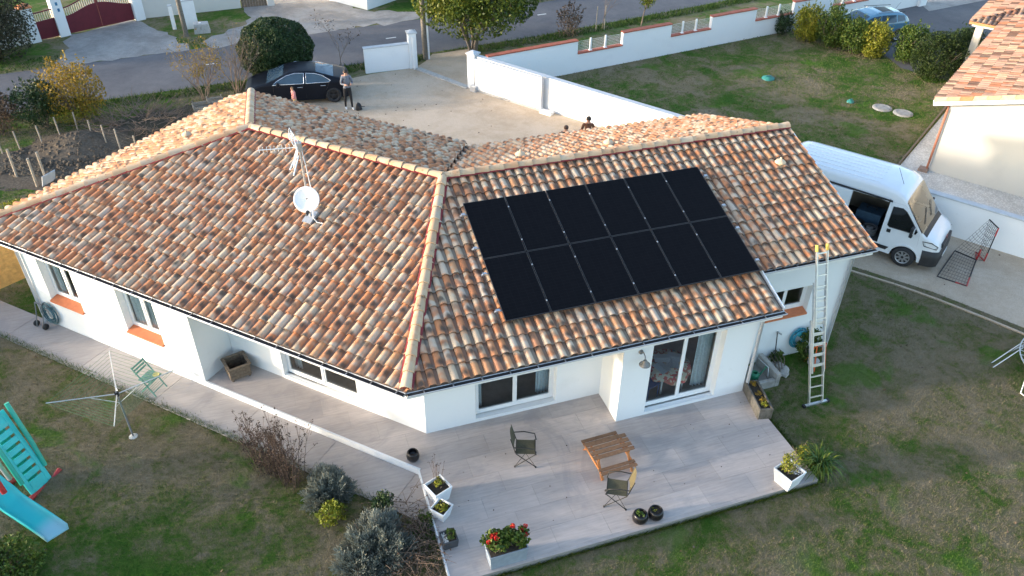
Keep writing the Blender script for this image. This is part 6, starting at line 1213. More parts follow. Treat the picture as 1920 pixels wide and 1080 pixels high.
LF_GY = leafmat('silver_leaf', [(.085, .095, .07), (.14, .155, .125), (.20, .215, .18), (.25, .265, .225)], .7, .1); LF_BR = leafmat('dry_leaf', [(.07, .045, .03), (.11, .075, .05), (.16, .115, .08), (.09, .06, .045)], .8, .1); LF_TR = leafmat('tree_leaf', [(.03, .06, .010), (.06, .095, .013), (.11, .14, .016), (.19, .19, .022)], .5, .25)
LF_SD = leafmat('seedhead', [(.045, .03, .024), (.07, .048, .038), (.10, .07, .055), (.06, .04, .03)], .9, 0)
def shrub(name, P, lab, rad, n, k, size, m, seed, zc=None, fill=.45, spread=.36, stems=8, cat='shrub', group=None, bark=BARK, aspect=.55, tint=.55):
    t = thing(name, lab, cat, tuple(P), 0, group); g = random.Random(seed); zc = rad[2]*.95 if zc is None else zc
    C, cr = clump_pts(n, k, rad, seed, fill, spread); C[:, 2] += zc; C = C[C[:, 2] > .03] if True else C; cr = cr[:len(C)]
    if rad[2] > .4:                        # stray shoots that break the outline
        gs = np.random.default_rng(seed+9); ns2 = int(26*rad[0]*rad[2])+8; dS = gs.normal(size=(ns2, 3)); dS[:, 2] = np.abs(dS[:, 2])+.3; dS /= np.linalg.norm(dS, axis=1)[:, None]; f_ = gs.random((ns2, 12, 1)); ln_s = (.10+.22*gs.random((ns2, 1, 1))); dirS = dS+np.array([0, 0, .6]); CS = (dS*np.array(rad)*.93)[:, None, :]+dirS[:, None, :]*ln_s*f_*rad[2]*1.1+gs.normal(size=(ns2, 12, 3))*.022; CS = CS.reshape(-1, 3); CS[:, 2] += zc; CS = CS[CS[:, 2] > .03]; C = np.concatenate([C, CS]); cr = np.concatenate([cr, gs.random(len(CS))])
    rr_ = np.clip(cr*tint+np.random.default_rng(seed).random(len(C))*(1-tint), 0, 1); leaves('foliage', C, size, m, t, aspect, rnd=rr_, seed=seed)
    b = MB()
    for i in range(stems): a = 2*math.pi*i/stems; branches(b, (.08*math.cos(a), .08*math.sin(a), -.05), (math.cos(a)*rad[0]*.5, math.sin(a)*rad[1]*.5, rad[2]*1.2), rad[2]*1.0, .022*rad[2]+.006, 1, g, 3, .5)
    b.build('stems', bark, t); return t
# street side and far shrubs
g = random.Random(3)
rbp = G(528, 152); rb = thing('round_bush', 'big clipped ball of dark evergreen bush behind the black car', 'bush', (rbp.x, rbp.y+.5, GZ)); gg = np.random.default_rng(5); n_ = 26000; d_ = gg.normal(size=(n_, 3)); d_ /= np.linalg.norm(d_, axis=1)[:, None]
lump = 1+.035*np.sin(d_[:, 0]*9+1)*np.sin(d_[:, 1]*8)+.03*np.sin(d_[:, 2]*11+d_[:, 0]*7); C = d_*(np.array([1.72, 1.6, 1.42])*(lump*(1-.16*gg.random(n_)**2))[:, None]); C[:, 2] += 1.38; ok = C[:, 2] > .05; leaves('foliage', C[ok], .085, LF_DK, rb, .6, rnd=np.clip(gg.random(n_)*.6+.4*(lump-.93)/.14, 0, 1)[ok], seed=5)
b = MB()
for i in range(9): branches(b, (0, 0, -.05), (math.cos(i), math.sin(i), 1.3), 1.3, .05, 2, g, 3, .6)
b.build('trunk', BARK, rb); b = MB(); b.lathe([(0, -1.1), (.9, -.9), (1.3, -.2), (1.2, .4), (.65, .95), (0, 1.05)], 20, (0, 0, 1.36)); b.build('dark_core', LF_DK, rb)  # solid dark core added to block the view through the leaves
bt = G(887, 99); tree = thing('roadside_tree', 'tall leafy tree turning yellow-green beside the street wall', 'tree', tuple(bt)); tips = []; b = MB()
for i in range(5): a = i*1.26; branches(b, (.12*math.cos(a), .12*math.sin(a), -.1), (.25*math.cos(a), .25*math.sin(a), 1), 2.6, .10, 3, g, 3, .75, tips)
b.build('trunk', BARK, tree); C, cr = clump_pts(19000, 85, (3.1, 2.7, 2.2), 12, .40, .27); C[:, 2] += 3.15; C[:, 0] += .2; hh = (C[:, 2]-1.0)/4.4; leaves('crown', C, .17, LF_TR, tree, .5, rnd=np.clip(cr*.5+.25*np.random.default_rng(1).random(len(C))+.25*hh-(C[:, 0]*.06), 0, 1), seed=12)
C, cr = clump_pts(1500, 14, (.7, .7, .8), 33, .3, .4); 
st2 = thing('young_tree', 'small staked street tree with yellow-green crown behind the street wall', 'tree', tuple(G(1202, 49))); b = MB(); branches(b, (0, 0, -.05), (.02, 0, 1), 1.9, .04, 2, g, 4, .5); b.build('trunk', TWIG, st2); C[:, 2] += 1.75; leaves('crown', C, .12, LF_YG, st2, .5, rnd=cr, seed=33)
for px, py, lab, hh, n_, mm_ in ((1128, 57, 'bare staked sapling between two street shrubs', 1.5, 0, None), (640, 137, 'thin sapling with a few dry leaves beside the gateway wall', 1.5, 130, LF_BR)):
    t = thing('sapling', lab, 'tree', tuple(G(px, py))); tips = []; b = MB(); branches(b, (0, 0, -.05), (.05, 0, 1), hh, .022, 2, g, 4, .7, tips); b.build('trunk', TWIG, t)
    if n_: C = np.array([tips[i % len(tips)] for i in range(n_)])+np.random.default_rng(4).normal(size=(n_, 3))*.12; leaves('crown', C, .09, mm_, t, seed=4)
    else:
        for x in (-.35, .15): b = MB(); b.tube([(x, 0, 0), (x+.02, 0, 1.35)], .025, 6); b.build('stake', PALE, t)
shrub('shrub', G(1068, 67), 'thin reddish shrub on the verge behind the street wall', (.75, .7, .85), 900, 16, .10, LF_BR, 41, stems=7)
for px, py, lab, hh, nl, sd in ((385, 186, 'half-bare shrub with yellowing leaves at the road verge', 2.7, 900, 51), (447, 171, 'bare multi-stemmed shrub at the road verge beside the round bush', 2.8, 90, 52)):
    t = thing('shrub', lab, 'shrub', tuple(G(px, py))); tips = []; b = MB(); g = random.Random(sd)
    for i in range(9): a = i*.7; branches(b, (.1*math.cos(a), .1*math.sin(a), -.05), (.28*math.cos(a), .28*math.sin(a), 1), hh*.55, .022, 2, g, 4, .75, tips, .22)
    b.build('stems', TWIG, t); gq = np.random.default_rng(sd); C = np.array([tips[i % len(tips)] for i in range(nl)])*(.75+.25*gq.random((nl, 1)))+gq.normal(size=(nl, 3))*.10; leaves('foliage', C, .085, LF_YE, t, seed=sd)
yb = shrub('shrub', G(152, 226), 'golden yellow autumn bush between the plot fence and the road', (1.2, 1.1, 1.25), 4200, 34, .10, LF_YE, 61, stems=14, spread=.42); C, cr = clump_pts(1600, 14, (1.0, .9, .5), 62); C[:, 2] += .55; leaves('low_foliage', C, .10, LF_YG, yb, rnd=cr, seed=62)
shrub('shrub', G(85, 238), 'dark green bush beside the golden bush at the road', (.95, .9, 1.0), 4200, 30, .10, LF_DK, 63, stems=8); shrub('shrub', G(2, 252), 'dull brown-green bush at the corner of the wire fence', (1.0, .9, .9), 3200, 30, .09, LF_BR, 64, stems=8)
bigb = shrub('roadside_bush', Vector((-14.5, 31.0, GZ)), 'large tangled brown-green bush across the road by the burgundy gate', (2.3, 1.3, 2.0), 15000, 70, .13, leafmat('tangle_leaf', [(.03, .035, .02), (.05, .05, .03), (.08, .07, .045), (.06, .075, .03)], .8, .1), 65, stems=18, bark=TWIG, spread=.4)
shrub('roadside_bush', Vector((9.6, 35.0, GZ)), 'dark bushes along the far verge of the road', (3.6, 1.6, 1.5), 6000, 50, .13, LF_DK, 66, stems=12); shrub('roadside_bush', Vector((17.5, 36.2, GZ)), 'low green bushes farther along the far verge', (4.0, 1.4, 1.0), 5000, 50, .13, LF_GR, 67, stems=12)
# heap of cut branches
bp_ = thing('brushwood_heap', 'tangled heap of cut brown branches behind the roof', 'brushwood', tuple(G(272, 238))); b = MB(); g = random.Random(9)
for i in range(120):
    a = g.uniform(0, 6.28); r_ = g.random()**.6*1.5; P = (r_*math.cos(a)*1.15, r_*math.sin(a)*.8, g.uniform(0, .75)*(1-r_/1.9)); branches(b, P, (math.cos(a+g.uniform(-1.5, 1.5)), math.sin(a+g.uniform(-1.5, 1.5)), g.uniform(-.05, .45)), g.uniform(.5, 1.1), .02, 1, g, 3, .8)
o = b.build('branches', mat('cut_branch', (.17, .125, .095), .4, 12, .95), bp_); o['kind'] = 'stuff'
clods = MB(); g = random.Random(19)
so2 = []
for i in range(420):
    f1, f2 = g.random(), g.random(); P = (Vector((-12.2, 18.6, 0)).lerp(Vector((-7.4, 17.6, 0)), f1))+Vector((0, (f2-.5)*3.4*(1-abs(f1-.45)*.9)+.4, 0)); s_ = g.uniform(.04, .13); hgt = .5*math.exp(-((P.x+9.6)**2+(P.y-19.8)**2)/.9); c = (P.x, P.y, GZ+.02+hgt); clods.lathe([(0, s_*.7), (s_*.8, s_*.3), (s_, -s_*.2)], 5, c, False)
mo_ = MB(); nn_ = 14; vs = []
for i in range(nn_+1):
    for j in range(nn_+1): x, y = -11.4+3.6*i/nn_, 18.2+3.0*j/nn_; vs.append((x, y, GZ+.012+.52*math.exp(-((x+9.6)**2+(y-19.8)**2)/.9)-.03*(i in (0, nn_) or j in (0, nn_))+g.uniform(0, .03)))
mo_.add(vs, [(i*(nn_+1)+j, (i+1)*(nn_+1)+j, (i+1)*(nn_+1)+j+1, i*(nn_+1)+j+1) for i in range(nn_) for j in range(nn_)], True); mo_.build('soil_mound', SOIL, soil)
o = clods.build('soil_clods', SOIL, soil); o['kind'] = 'stuff'
# neighbour's hedge
for (px, py), lab, rad, n_, m_, sd, zz in (((1470, 70), 'small dark shrub at the foot of the street wall', (.55, .5, .6), 1600, LF_DK, 71, None), ((1512, 82), 'yellow-green hedge shrub beside the small dark shrub', (.8, .75, .95), 6500, LF_YG, 72, None), ((1556, 93), 'green hedge shrub in the middle of the clipped hedge', (.85, .8, 1.05), 6500, LF_GR, 73, None), ((1598, 104), 'mixed green hedge shrub in front of the blue car', (.85, .75, .85), 6500, LF_GR, 74, None), ((1638, 112), 'bright yellow-green hedge shrub at the end of the clipped hedge', (.75, .7, .88), 6500, LF_YG, 75, None), ((1702, 122), 'green hedge shrub on the far side of the driveway gap', (.85, .8, .95), 6500, LF_GR, 76, None), ((1752, 152), 'dark needle-leaved shrub beside the cream bungalow', (1.2, 1.15, 1.1), 14000, leafmat('needle_leaf', [(.010, .022, .005), (.02, .04, .007), (.035, .06, .010), (.055, .08, .014)], .6, .1), 77, None), ((1800, 140), 'dark needle-leaved shrub touching the porch of the cream bungalow', (1.0, 1.0, 1.05), 11000, bpy.data.materials['needle_leaf'] if False else LF_DK, 78, None)):
    P = G(px, py); P = P+Vector((.25, .45, 0)); shrub('hedge_shrub', P, lab, rad, n_, 40, .10, m_, sd, stems=8, spread=.34, group='hedge shrubs along the driveway', aspect=.3 if sd in (77, 78) else .55)
for (x, y, lab, m_, sd) in ((9.75, -.18, 'low leafy weed growing between hose and ladder', LF_GR, 81), (10.65, -.30, 'leafy green shrub at the wall behind the ladder', LF_GR, 82)): shrub('weed' if sd == 81 else 'shrub', Vector((x, y, GZ)), lab, (.2, .15, .2) if sd == 81 else (.38, .26, .48), 250 if sd == 81 else 900, 12, .09, m_, sd, stems=5, cat='plant')
# ------------------------------------------------------------------ bed beside the terrace
ds = thing('dry_perennial', 'tall dead brown perennial with seed heads at the path edge', 'plant', tuple(G(522, 893))); b = MB(); g = random.Random(15); heads = []
for i in range(80):
    a = g.uniform(0, 6.28); r_ = g.random()**.5*.75; q_ = g.uniform(-.62, .55); x, y = -q_*.72+g.gauss(0, .10), q_*.72+g.gauss(0, .10); hh = g.uniform(.75, 1.95)*(1-.12*r_); lx_, ly_ = g.gauss(-.02, .12)+x*.25, g.gauss(.03, .12)+y*.25; pts = [(x, y, 0), (x+lx_*.3, y+ly_*.3, hh*.4), (x+lx_*.7, y+ly_*.7, hh*.75), (x+lx_, y+ly_, hh)]; b.tube(pts, [.008, .007, .005, .003], 4, False)
    for k in range(13): f = .12+.88*g.random()**1.4; zz = hh*f; heads.append((x+lx_*f+g.gauss(0, .035), y+ly_*f+g.gauss(0, .035), zz))
    for k in range(3): q = (x+lx_*.8+g.gauss(0, .12), y+ly_*.8+g.gauss(0, .12), hh*g.uniform(.85, 1.12)); b.tube([(x+lx_*.7, y+ly_*.7, hh*.72), q], .0035, 3, False); heads += [q]*3
b.build('stems', DEAD, ds); hc_ = np.array(heads); hc_ = np.repeat(hc_, 3, axis=0)+np.random.default_rng(2).normal(size=(len(hc_)*3, 3))*.022; leaves('seed_heads', hc_, .034, LF_SD, ds, .7, seed=15)
def mound(P, r_, h, n, m, lab, seed, length=.32, name='lavender_bush', cat='bush', curve=.3, w_=.007, stemsm=None):
    """dense mound of fine upright sprays"""
    gq = np.random.default_rng(seed); t = thing(name, lab, cat, tuple(P)); th = gq.uniform(0, 2*np.pi, n); ph_ = np.arccos(gq.uniform(.05, 1, n)); d = np.stack([np.sin(ph_)*np.cos(th), np.sin(ph_)*np.sin(th), np.cos(ph_)], 1); rad = (.45+.55*gq.random(n)**.5)[:, None]*(1+.16*np.sin(th*3+seed)+.13*np.sin(th*7+ph_*9)+.1*np.sin(ph_*13+th*2))[:, None]; base = d*np.array([r_, r_, h])*rad; dirn = d+np.array([0, 0, .55])+gq.normal(size=(n, 3))*.5; dirn /= np.linalg.norm(dirn, axis=1)[:, None]; L = length*(.5+gq.random(n))[:, None]; s_ = np.cross(dirn, gq.normal(size=(n, 3))); s_ /= np.linalg.norm(s_, axis=1)[:, None]
    V = np.empty((n, 4, 3)); V[:, 0] = base-dirn*L*.4-s_*w_*.4; V[:, 1] = base-dirn*L*.4+s_*w_*.4; V[:, 2] = base+dirn*L*.6+s_*w_; V[:, 3] = base+dirn*L*.6-s_*w_; V[:, :, 2] = np.maximum(V[:, :, 2], .01)
    np_mesh('foliage', V.reshape(-1, 3), np.arange(n*4).reshape(n, 4), m, t, np.repeat(np.clip(gq.random(n)*.6+.4*rad[:, 0]-.1, 0, 1), 4)); b = MB(); g2 = random.Random(seed)
    for i in range(10): a = i*.63; branches(b, (0, 0, -.03), (math.cos(a), math.sin(a), .8), r_*.7, .012, 1, g2, 3, .6)
    b.build('stems', stemsm or TWIG, t); return t
mound(G(617, 925), .50, .50, 9000, LF_GY, 'silver-grey lavender bush beside the path slab', 91, .17); mound(G(707, 1030), .70, .60, 16000, LF_GY, 'largest silver-grey lavender bush in the bed below the terrace', 92, .17); mound(G(676, 1062), .45, .40, 6000, LF_GY, 'low silver-grey lavender clump in front of the largest one', 93, .17)
shrub('spurge', G(625, 975), 'yellow-green spurge between the two lavender bushes', (.34, .3, .26), 800, 26, .075, leafmat('spurge_leaf', [(.12, .16, .015), (.19, .22, .02), (.26, .27, .03), (.16, .2, .02)], .6, .2), 94, stems=9, spread=.26, cat='plant')
shrub('shrub', G(722, 962), 'small dark green upright shrub behind the lavender', (.24, .22, .36), 800, 16, .07, LF_DK, 95, stems=5); shrub('shrub', G(800, 985), 'green shoots among dead stems against the terrace kerb', (.16, .3, .18), 420, 12, .06, LF_GR, 96, stems=5)
db = thing('dead_stems', 'matted heap of dead brown stems against the terrace kerb', 'brushwood', tuple(G(775, 1050))); b = MB(); g = random.Random(21); dl = []
for i in range(330):
    P = Vector((g.gauss(0, .42), g.gauss(0.05, .62), g.uniform(0, .38))); P.x = min(P.x, .42-.27*P.y*0); a = g.uniform(0, 6.28); d_ = Vector((math.cos(a), math.sin(a), g.uniform(-.15, .55))).normalized(); L = g.uniform(.25, .65); b.tube([P, P+d_*L*.5+Vector((0, 0, .03)), P+d_*L], [.006, .005, .003], 4, False); dl += [P+d_*L*g.random() for _ in range(4)]
o = b.build('stems', mat('dead_brown', (.16, .11, .08), .4, 15, .95), db); o['kind'] = 'stuff'; leaves('dry_leaves', np.array(dl)+np.random.default_rng(6).normal(size=(len(dl), 3))*.04, .06, LF_BR, db, seed=6)
shrub('bush', G(8, 1082), 'leafy yellow-green bush at the foot of the slide', (.85, .6, .42), 4200, 46, .075, LF_GR, 97, stems=12, spread=.34)
# strap-leaved clump
def straps(P, n, r_, h, m, lab, seed, w_=.028):
    t = thing('strap_leaf_clump', lab, 'plant', tuple(P)); g2 = random.Random(seed); V = []; F = []; A_ = []
    for i in range(n):
        a = g2.uniform(0, 6.28); L = r_*g2.uniform(.5, 1.1); hh = h*g2.uniform(.6, 1.15); rv = g2.random(); c, s_ = math.cos(a), math.sin(a); ox, oy = g2.gauss(0, .08), g2.gauss(0, .08); b0 = len(V); K_ = 6
        for k in range(K_+1): f = k/K_; x = L*f**1.2; z = hh*math.sin(math.pi*(.05+.72*f)); ww = w_*(1-f**3)*(.6+.8*f if f < .5 else 1); V += [(ox+x*c-s_*ww/2, oy+x*s_+c*ww/2, z), (ox+x*c+s_*ww/2, oy+x*s_-c*ww/2, z)]; A_ += [rv, rv]
        F += [(b0+2*k, b0+2*k+1, b0+2*k+3, b0+2*k+2) for k in range(K_)]
    np_mesh('foliage', np.array(V), np.array(F), m, t, A_); return t
straps(G(1528, 888), 210, .62, .55, leafmat('strap_leaf', [(.03, .075, .012), (.05, .11, .015), (.09, .15, .02), (.17, .20, .03)], .45, .2), 'clump of arching green strap leaves at the terrace corner', 101)
shrub('shrub', G(1498, 870), 'dry thin-stemmed shrub beside the strap-leaf clump', (.25, .22, .35), 300, 14, .06, LF_YG, 102, stems=6, bark=TWIG)
# plants in the pots
def potplant(base, P, n, rad, m, size, lab, seed, k=8, name='pot_plant', stems=4): return shrub(name, Vector(P), lab, rad, n, k, size, m, seed, stems=stems, cat='plant', spread=.4)
def top_of(t, z, dx=0, dy=0): q = t.matrix_basis @ Vector((dx, dy, z)); return q
t = potplant(PA, top_of(PA, .375, .05, .03), 70, (.11, .1, .12), LF_YG, .075, 'leafy yellow-green plant in the large white planter', 111); b = MB(); g = random.Random(31); hd3 = []
for i in range(16): x, y = g.gauss(-.05, .03), g.gauss(0, .03); q = (x+g.uniform(-.12, .14), y+g.uniform(-.1, .2), g.uniform(.45, .85)); b.tube([(x, y, 0), q], .003, 3, False); hd3 += [q]*4
b.build('dry_stems', DEAD, t); leaves('seed_heads', np.array(hd3)+np.random.default_rng(3).normal(size=(len(hd3), 3))*.012, .028, LF_SD, t, .8, seed=3)
potplant(PB, top_of(PB, .28), 150, (.14, .14, .07), LF_YG, .06, 'low yellow-green succulent filling the small white planter', 112, 12); potplant(PC, top_of(PC, .20, .04, .0), 190, (.11, .12, .10), LF_GR, .05, 'tufted green plant in the dark slate pot', 113, 10)
potplant(PD, top_of(PD, .37, -.02, .03), 420, (.22, .2, .30), LF_YG, .06, 'leggy olive-green shrub in the far white planter', 114, 20, stems=6); potplant(RPB, top_of(RPB, .22), 60, (.09, .09, .07), LF_GR, .06, 'pale seedling rosette in the black round pot', 115); potplant(RPC, top_of(RPC, .22), 110, (.11, .11, .025), LF_YG, .035, 'low yellow-green cushion in the black round pot', 116)
pb_ = MB(); g = random.Random(8)
def pebbles(t, z, x0, x1, y0, y1, n, lab):
    b = MB()
    for i in range(n): s_ = g.uniform(.012, .022); b.lathe([(0, s_*.8), (s_*.9, s_*.35), (s_, 0)], 6, (g.uniform(x0, x1), g.uniform(y0, y1), z), True)
    o = b.build('pebbles', mat('white_pebble', (.62, .6, .57), .1, 9, .8) if 'white_pebble' not in bpy.data.materials else bpy.data.materials['white_pebble'], t); o['kind'] = 'stuff'
pebbles(PC, .206, -.14, -.04, -.13, .13, 40, ''); pebbles(PD, .376, .02, .2, -.2, .1, 45, '')
for i, (x, sd) in enumerate(((-.42, 121), (-.05, 122), (.22, 123), (.38, 124))): q = spl.matrix_basis @ Vector((x*.95, 0, .29)); shrub('sedum', q, ['yellow sedum clump at the wall end of the stone trough', 'dry sedum clump in the middle of the stone trough', 'yellowing sedum clump beside the brightest one', 'bright yellow sedum clump at the free end of the stone trough'][i], (.09, .09, .06), 110, 8, .04, LF_YE if i != 3 else LF_YG, sd, stems=3, cat='plant', spread=.4)
RED = leafmat('geranium_red', [(.42, .012, .012), (.55, .02, .016), (.65, .035, .025), (.5, .02, .04)], .6, .2)
for i, (x, sd, hh, fl_) in enumerate(((-.25, 131, .23, ((-.14, -.05, .34), (-.05, .02, .40), (.02, -.06, .41), (.04, .04, .40), (-.02, -.12, .30))), (.20, 132, .24, ((-.05, .06, .50), (.12, .0, .36), (.19, -.08, .30), (.02, -.06, .30), (.22, .06, .38))))):
    q = ztr.matrix_basis @ Vector((x, 0, .45)); t = shrub('geranium', q, ['red geranium with clustered blooms at the kerb end of the zinc trough', 'red geranium with one tall bloom at the far end of the zinc trough'][i], (.28, .24, hh), 900, 22, .075, LF_GR, sd, stems=7, cat='plant', spread=.34, aspect=.85, tint=.4)
    for (fx_, fy_, fz_) in fl_:
        gq = np.random.default_rng(int(1000*fz_+sd)); d_ = gq.normal(size=(60, 3)); d_ /= np.linalg.norm(d_, axis=1)[:, None]; leaves('bloom', d_*.042+np.array([fx_, fy_, fz_]), .036, RED, t, .8, seed=sd); b = MB(); b.tube([(fx_*.6, fy_*.6, .1), (fx_, fy_, fz_)], .004, 4); b.build('flower_stem', bpy.data.materials['stained_pine'] if False else TWIG, t)
shrub('weed', G(190, 345), 'bright green weed clump by the wire fence', (.3, .3, .3), 500, 10, .07, LF_YG, 141, stems=4, cat='plant'); shrub('weed', G(30, 398), 'patch of yellow-green weeds beside the end of the roof', (.5, .45, .2), 700, 14, .08, LF_YG, 142, stems=4, cat='plant')
# ------------------------------------------------------------------ trees beyond the frame that shade the left garden at this hour
for i, (x, y, hh, r_) in enumerate(((-38, 13.5, 4.4, 2.6), (-39, 9.2, 4.55, 2.5), (-37.5, 5.0, 4.4, 2.6), (-38.5, .8, 4.8, 2.5), (-38, -3.4, 4.5, 2.6), (-39, -7.8, 4.9, 2.6))):
    P = Vector((x, y, GZ)); t = thing('garden_tree', ['low spreading garden tree nearest the road in the western row', 'second garden tree from the road in the western row', 'third garden tree from the road in the western row', 'tall garden tree in the middle of the western row', 'garden tree beside the tallest in the western row', 'last garden tree of the western row, away from the road'][i], 'tree', tuple(P), 0, 'western row of garden trees'); b = MB(); g = random.Random(200+i)
    for k in range(3): branches(b, (0, 0, -.1), (.3*math.cos(k*2.1), .3*math.sin(k*2.1), 1), hh*.5, .09, 2, g, 3, .6)
    b.build('trunk', BARK, t); C, cr = clump_pts(5200, 46, (r_, r_, hh*.46), 200+i, .35, .34); C[:, 2] += hh*.53; leaves('crown', C[C[:, 2] > .1], .17, LF_GR, t, seed=200+i)
# ------------------------------------------------------------------ grass
def in_poly(x, y, poly):
    ins = np.zeros(len(x), bool); n = len(poly); j = n-1
    for i in range(n):
        xi, yi = poly[i]; xj, yj = poly[j]; c = ((yi > y) != (yj > y)) & (x < (xj-xi)*(y-yi)/(yj-yi+1e-12)+xi); ins ^= c; j = i
    return ins
pathp = [xy(LP(14.3, K)), xy(LP(14.3, 2.17)), xy(LP(-.35, 2.17)), xy(TLp+dd*.58), xy(TLp)]
housep = [xy(LP(12.2, K)), xy(LP(0, K)), (0, -1.05), (8.2, -1.05), (8.2, 0), (11.52, 0), (11.52, 7.7), (3, 7.7), xy(LP(12.2, -7.9))]
roadp = near+far[::-1]; nbp = [xy(NC-nE1*1.0-nE2*1.0), xy(NC+nE1*14-nE2*1.0), xy(NC+nE1*14+nE2*14), xy(NC+nE2*14-nE1*2.1), xy(NC-nE1*2.1-nE2*.5)]
plot = [(-12.6, 17.2), (-10.3, 16.0), (-6.6, 17.6), (-8.2, 19.0), (-9.9, 20.9), (-12.4, 19.9)]
drive_n = [xy(G(1655, 100)), xy(G(1690, 128)), (29.5, 15.0), (34, 19), (60, 24), (60, 33), (34.9, 25.2), (30, 22.9), (28.6, 20)]
troughp = [(8.1, -1.1), (9.35, -1.1), (9.35, .1), (8.1, .1)]
HOLES = [[xy(G(205, 262)), xy(G(205, 232)), xy(G(260, 214)), xy(G(330, 204)), xy(G(420, 190)), xy(G(465, 182)), (-3.2, 20.5), (-5.2, 17.5), (-7.6, 17.6)], tpoly, pathp, housep, roadp, court, apron, nbp, plot, drive_n, troughp, [(-11.4, 34.3), (-8.2, 35.9), (-6.9, 33.6), (-5.2, 30.2), (-5.9, 29.86), (-11.6, 29.3)], [(-4.6, 31.0), (-4.2, 30.1), (5.6, 31.2), (9.5, 31.75), (7.2, 32.7), (4.6, 33.6), (2.7, 37), (-2.2, 36.2)]]
def blades(n, x0, x1, y0, y1, h0, h1, w_, seed, region=None):
    gq = np.random.default_rng(seed); x = gq.uniform(x0, x1, n); y = gq.uniform(y0, y1, n); ok = np.ones(n, bool)
    rel = np.stack([x-CAM.x, y-CAM.y, np.full(n, GZ-CAM.z)], 1); zc = rel@np.array(fwd); px = 960+F_PX*(rel@np.array(rt))/zc; py = 540-F_PX*(rel@np.array(up))/zc; ok &= (px > -60) & (px < 1980) & (py > -40) & (py < 1140)
    for hp in HOLES: ok &= ~in_poly(x, y, hp)
    if region is not None: ok &= in_poly(x, y, region)
    x, y = x[ok], y[ok]; m = len(x); a = gq.uniform(0, 6.283, m); h = gq.uniform(h0, h1, m); le = h*gq.uniform(.2, 1.0, m); th = gq.uniform(0, 6.283, m); ww = w_*gq.uniform(.6, 1.4, m)
    V = np.empty((m, 3, 3)); z0 = GZ-.005; V[:, 0] = np.stack([x-np.cos(a)*ww, y-np.sin(a)*ww, np.full(m, z0)], 1); V[:, 1] = np.stack([x+np.cos(a)*ww, y+np.sin(a)*ww, np.full(m, z0)], 1); V[:, 2] = np.stack([x+np.cos(th)*le, y+np.sin(th)*le, z0+h], 1)
    return V, np.repeat(gq.random(m), 3)
def blade_obj(name, parts, m, lab):
    V = np.concatenate([p[0] for p in parts]).reshape(-1, 3); A_ = np.concatenate([p[1] for p in parts]); o = np_mesh(name, V, np.arange(len(V)).reshape(-1, 3), m, None, A_); tag(o, lab, 'grass', kind='stuff'); return o
blade_obj('lawn_blades', [blades(260000, -14, -1, -5, 9, .025, .065, .006, 1), blades(430000, -1, 19, -9, 4, .025, .065, .006, 2), blades(120000, 8, 32, 5, 24, .03, .07, .014, 3), blades(60000, -15, 0, 9, 24, .03, .08, .015, 4)], BLADE, 'short patchy green and straw-coloured lawn grass')
VERGE = leafmat('verge_grass', [(.018, .05, .006), (.03, .075, .009), (.05, .10, .012), (.075, .12, .02)], .8, .2)
vn = [(x, y-.05) for x, y in near]; vergep = vn+[(x, y-.95) for x, y in vn[::-1]]; fv = [(x, y+.05) for x, y in far]; vergef = fv+[(x, y+1.6) for x, y in fv[::-1]]
blade_obj('verge_grass', [blades(130000, -16, 30, 20, 32, .08, .24, .016, 5, vergep), blades(60000, -18, 30, 26, 40, .05, .16, .02, 6, vergef)], VERGE, 'lush green grass along both road verges')
edge_ = []
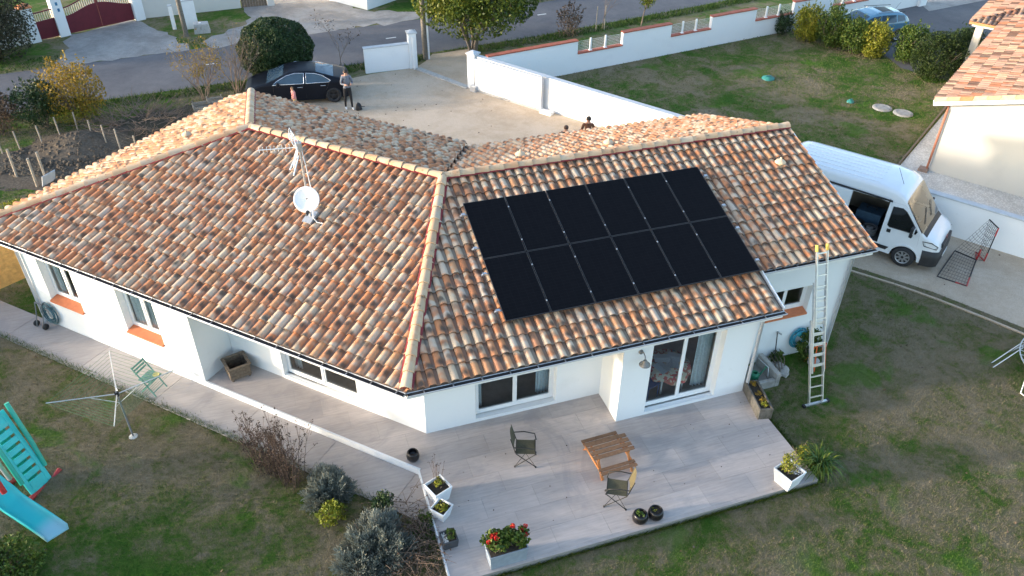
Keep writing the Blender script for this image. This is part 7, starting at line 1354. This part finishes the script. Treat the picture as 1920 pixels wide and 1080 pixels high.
def edge_line(P, Q, n, seed, wid=.10, h=(.05, .13)):
    gq = np.random.default_rng(seed); f = gq.random(n); o_ = np.abs(gq.normal(size=n))*wid; d = Vector(Q)-Vector(P); nr = Vector((d.y, -d.x, 0)).normalized(); x = P[0]+d.x*f+nr.x*o_; y = P[1]+d.y*f+nr.y*o_; hh = gq.uniform(*h, n); a = gq.uniform(0, 6.283, n); th = gq.uniform(0, 6.283, n); le = hh*.6; V = np.empty((n, 3, 3)); V[:, 0] = np.stack([x-np.cos(a)*.008, y-np.sin(a)*.008, np.full(n, GZ)], 1); V[:, 1] = np.stack([x+np.cos(a)*.008, y+np.sin(a)*.008, np.full(n, GZ)], 1); V[:, 2] = np.stack([x+np.cos(th)*le, y+np.sin(th)*le, GZ+hh], 1); edge_.append((V, np.repeat(gq.random(n), 3)))
edge_line((TR, TF-.02, 0), (TB.x, TF-.02, 0), 14000, 11, .09, (.08, .19)); edge_line((TR+.02, -1.0, 0), (TR+.02, TF, 0), 3000, 12) if False else None
gq_ = LP(-.3, 2.17); gq2 = LP(13.2, 2.17); edge_line((gq_.x, gq_.y, 0), (gq2.x, gq2.y, 0), 7000, 13, .08, (.04, .1)); edge_line((TR+.02, TF, 0), (TR+.02, -1.1, 0), 3500, 14)
blade_obj('edge_grass', edge_, LF_GR, 'darker longer grass along the terrace and path edges')

# fallen leaves and crumbs
gq = np.random.default_rng(77); pts = []
def scatter(n, x0, x1, y0, y1, z, holes=True, sel=None):
    x = gq.uniform(x0, x1, n); y = gq.uniform(y0, y1, n); ok = np.ones(n, bool)
    if holes:
        for hp in HOLES: ok &= ~in_poly(x, y, hp)
    if sel is not None: ok &= in_poly(x, y, sel)
    return np.stack([x[ok], y[ok], np.full(ok.sum(), z)], 1)
FC_ = np.concatenate([scatter(350, -12, 19, -8, 8, GZ+.045), scatter(500, 14, 32, 8, 24, GZ+.05), scatter(160, -3, 8, 8, 24, GZ+.02, False, court), scatter(90, 13, 24, -8, 8, GZ+.02, False, court), scatter(500, -14, 26, 22, 30, GZ+.06)]); tl = leaves('fallen_leaves', FC_, .07, LF_BR, None, .7, upb=0, seed=77); tag(tl, 'scattered dry leaves on the lawns, court and verge', 'leaves', kind='stuff')
DC = scatter(55, -.6, 8.2, -4.1, -.1, .008, False, tpoly); DC = DC[~in_poly(DC[:, 0], DC[:, 1], housep)]; cr2 = leaves('crumbs', DC, .035, LF_SD, None, .8, seed=78); tag(cr2, 'dark specks of dirt and leaf scattered on the terrace', 'debris', kind='stuff')
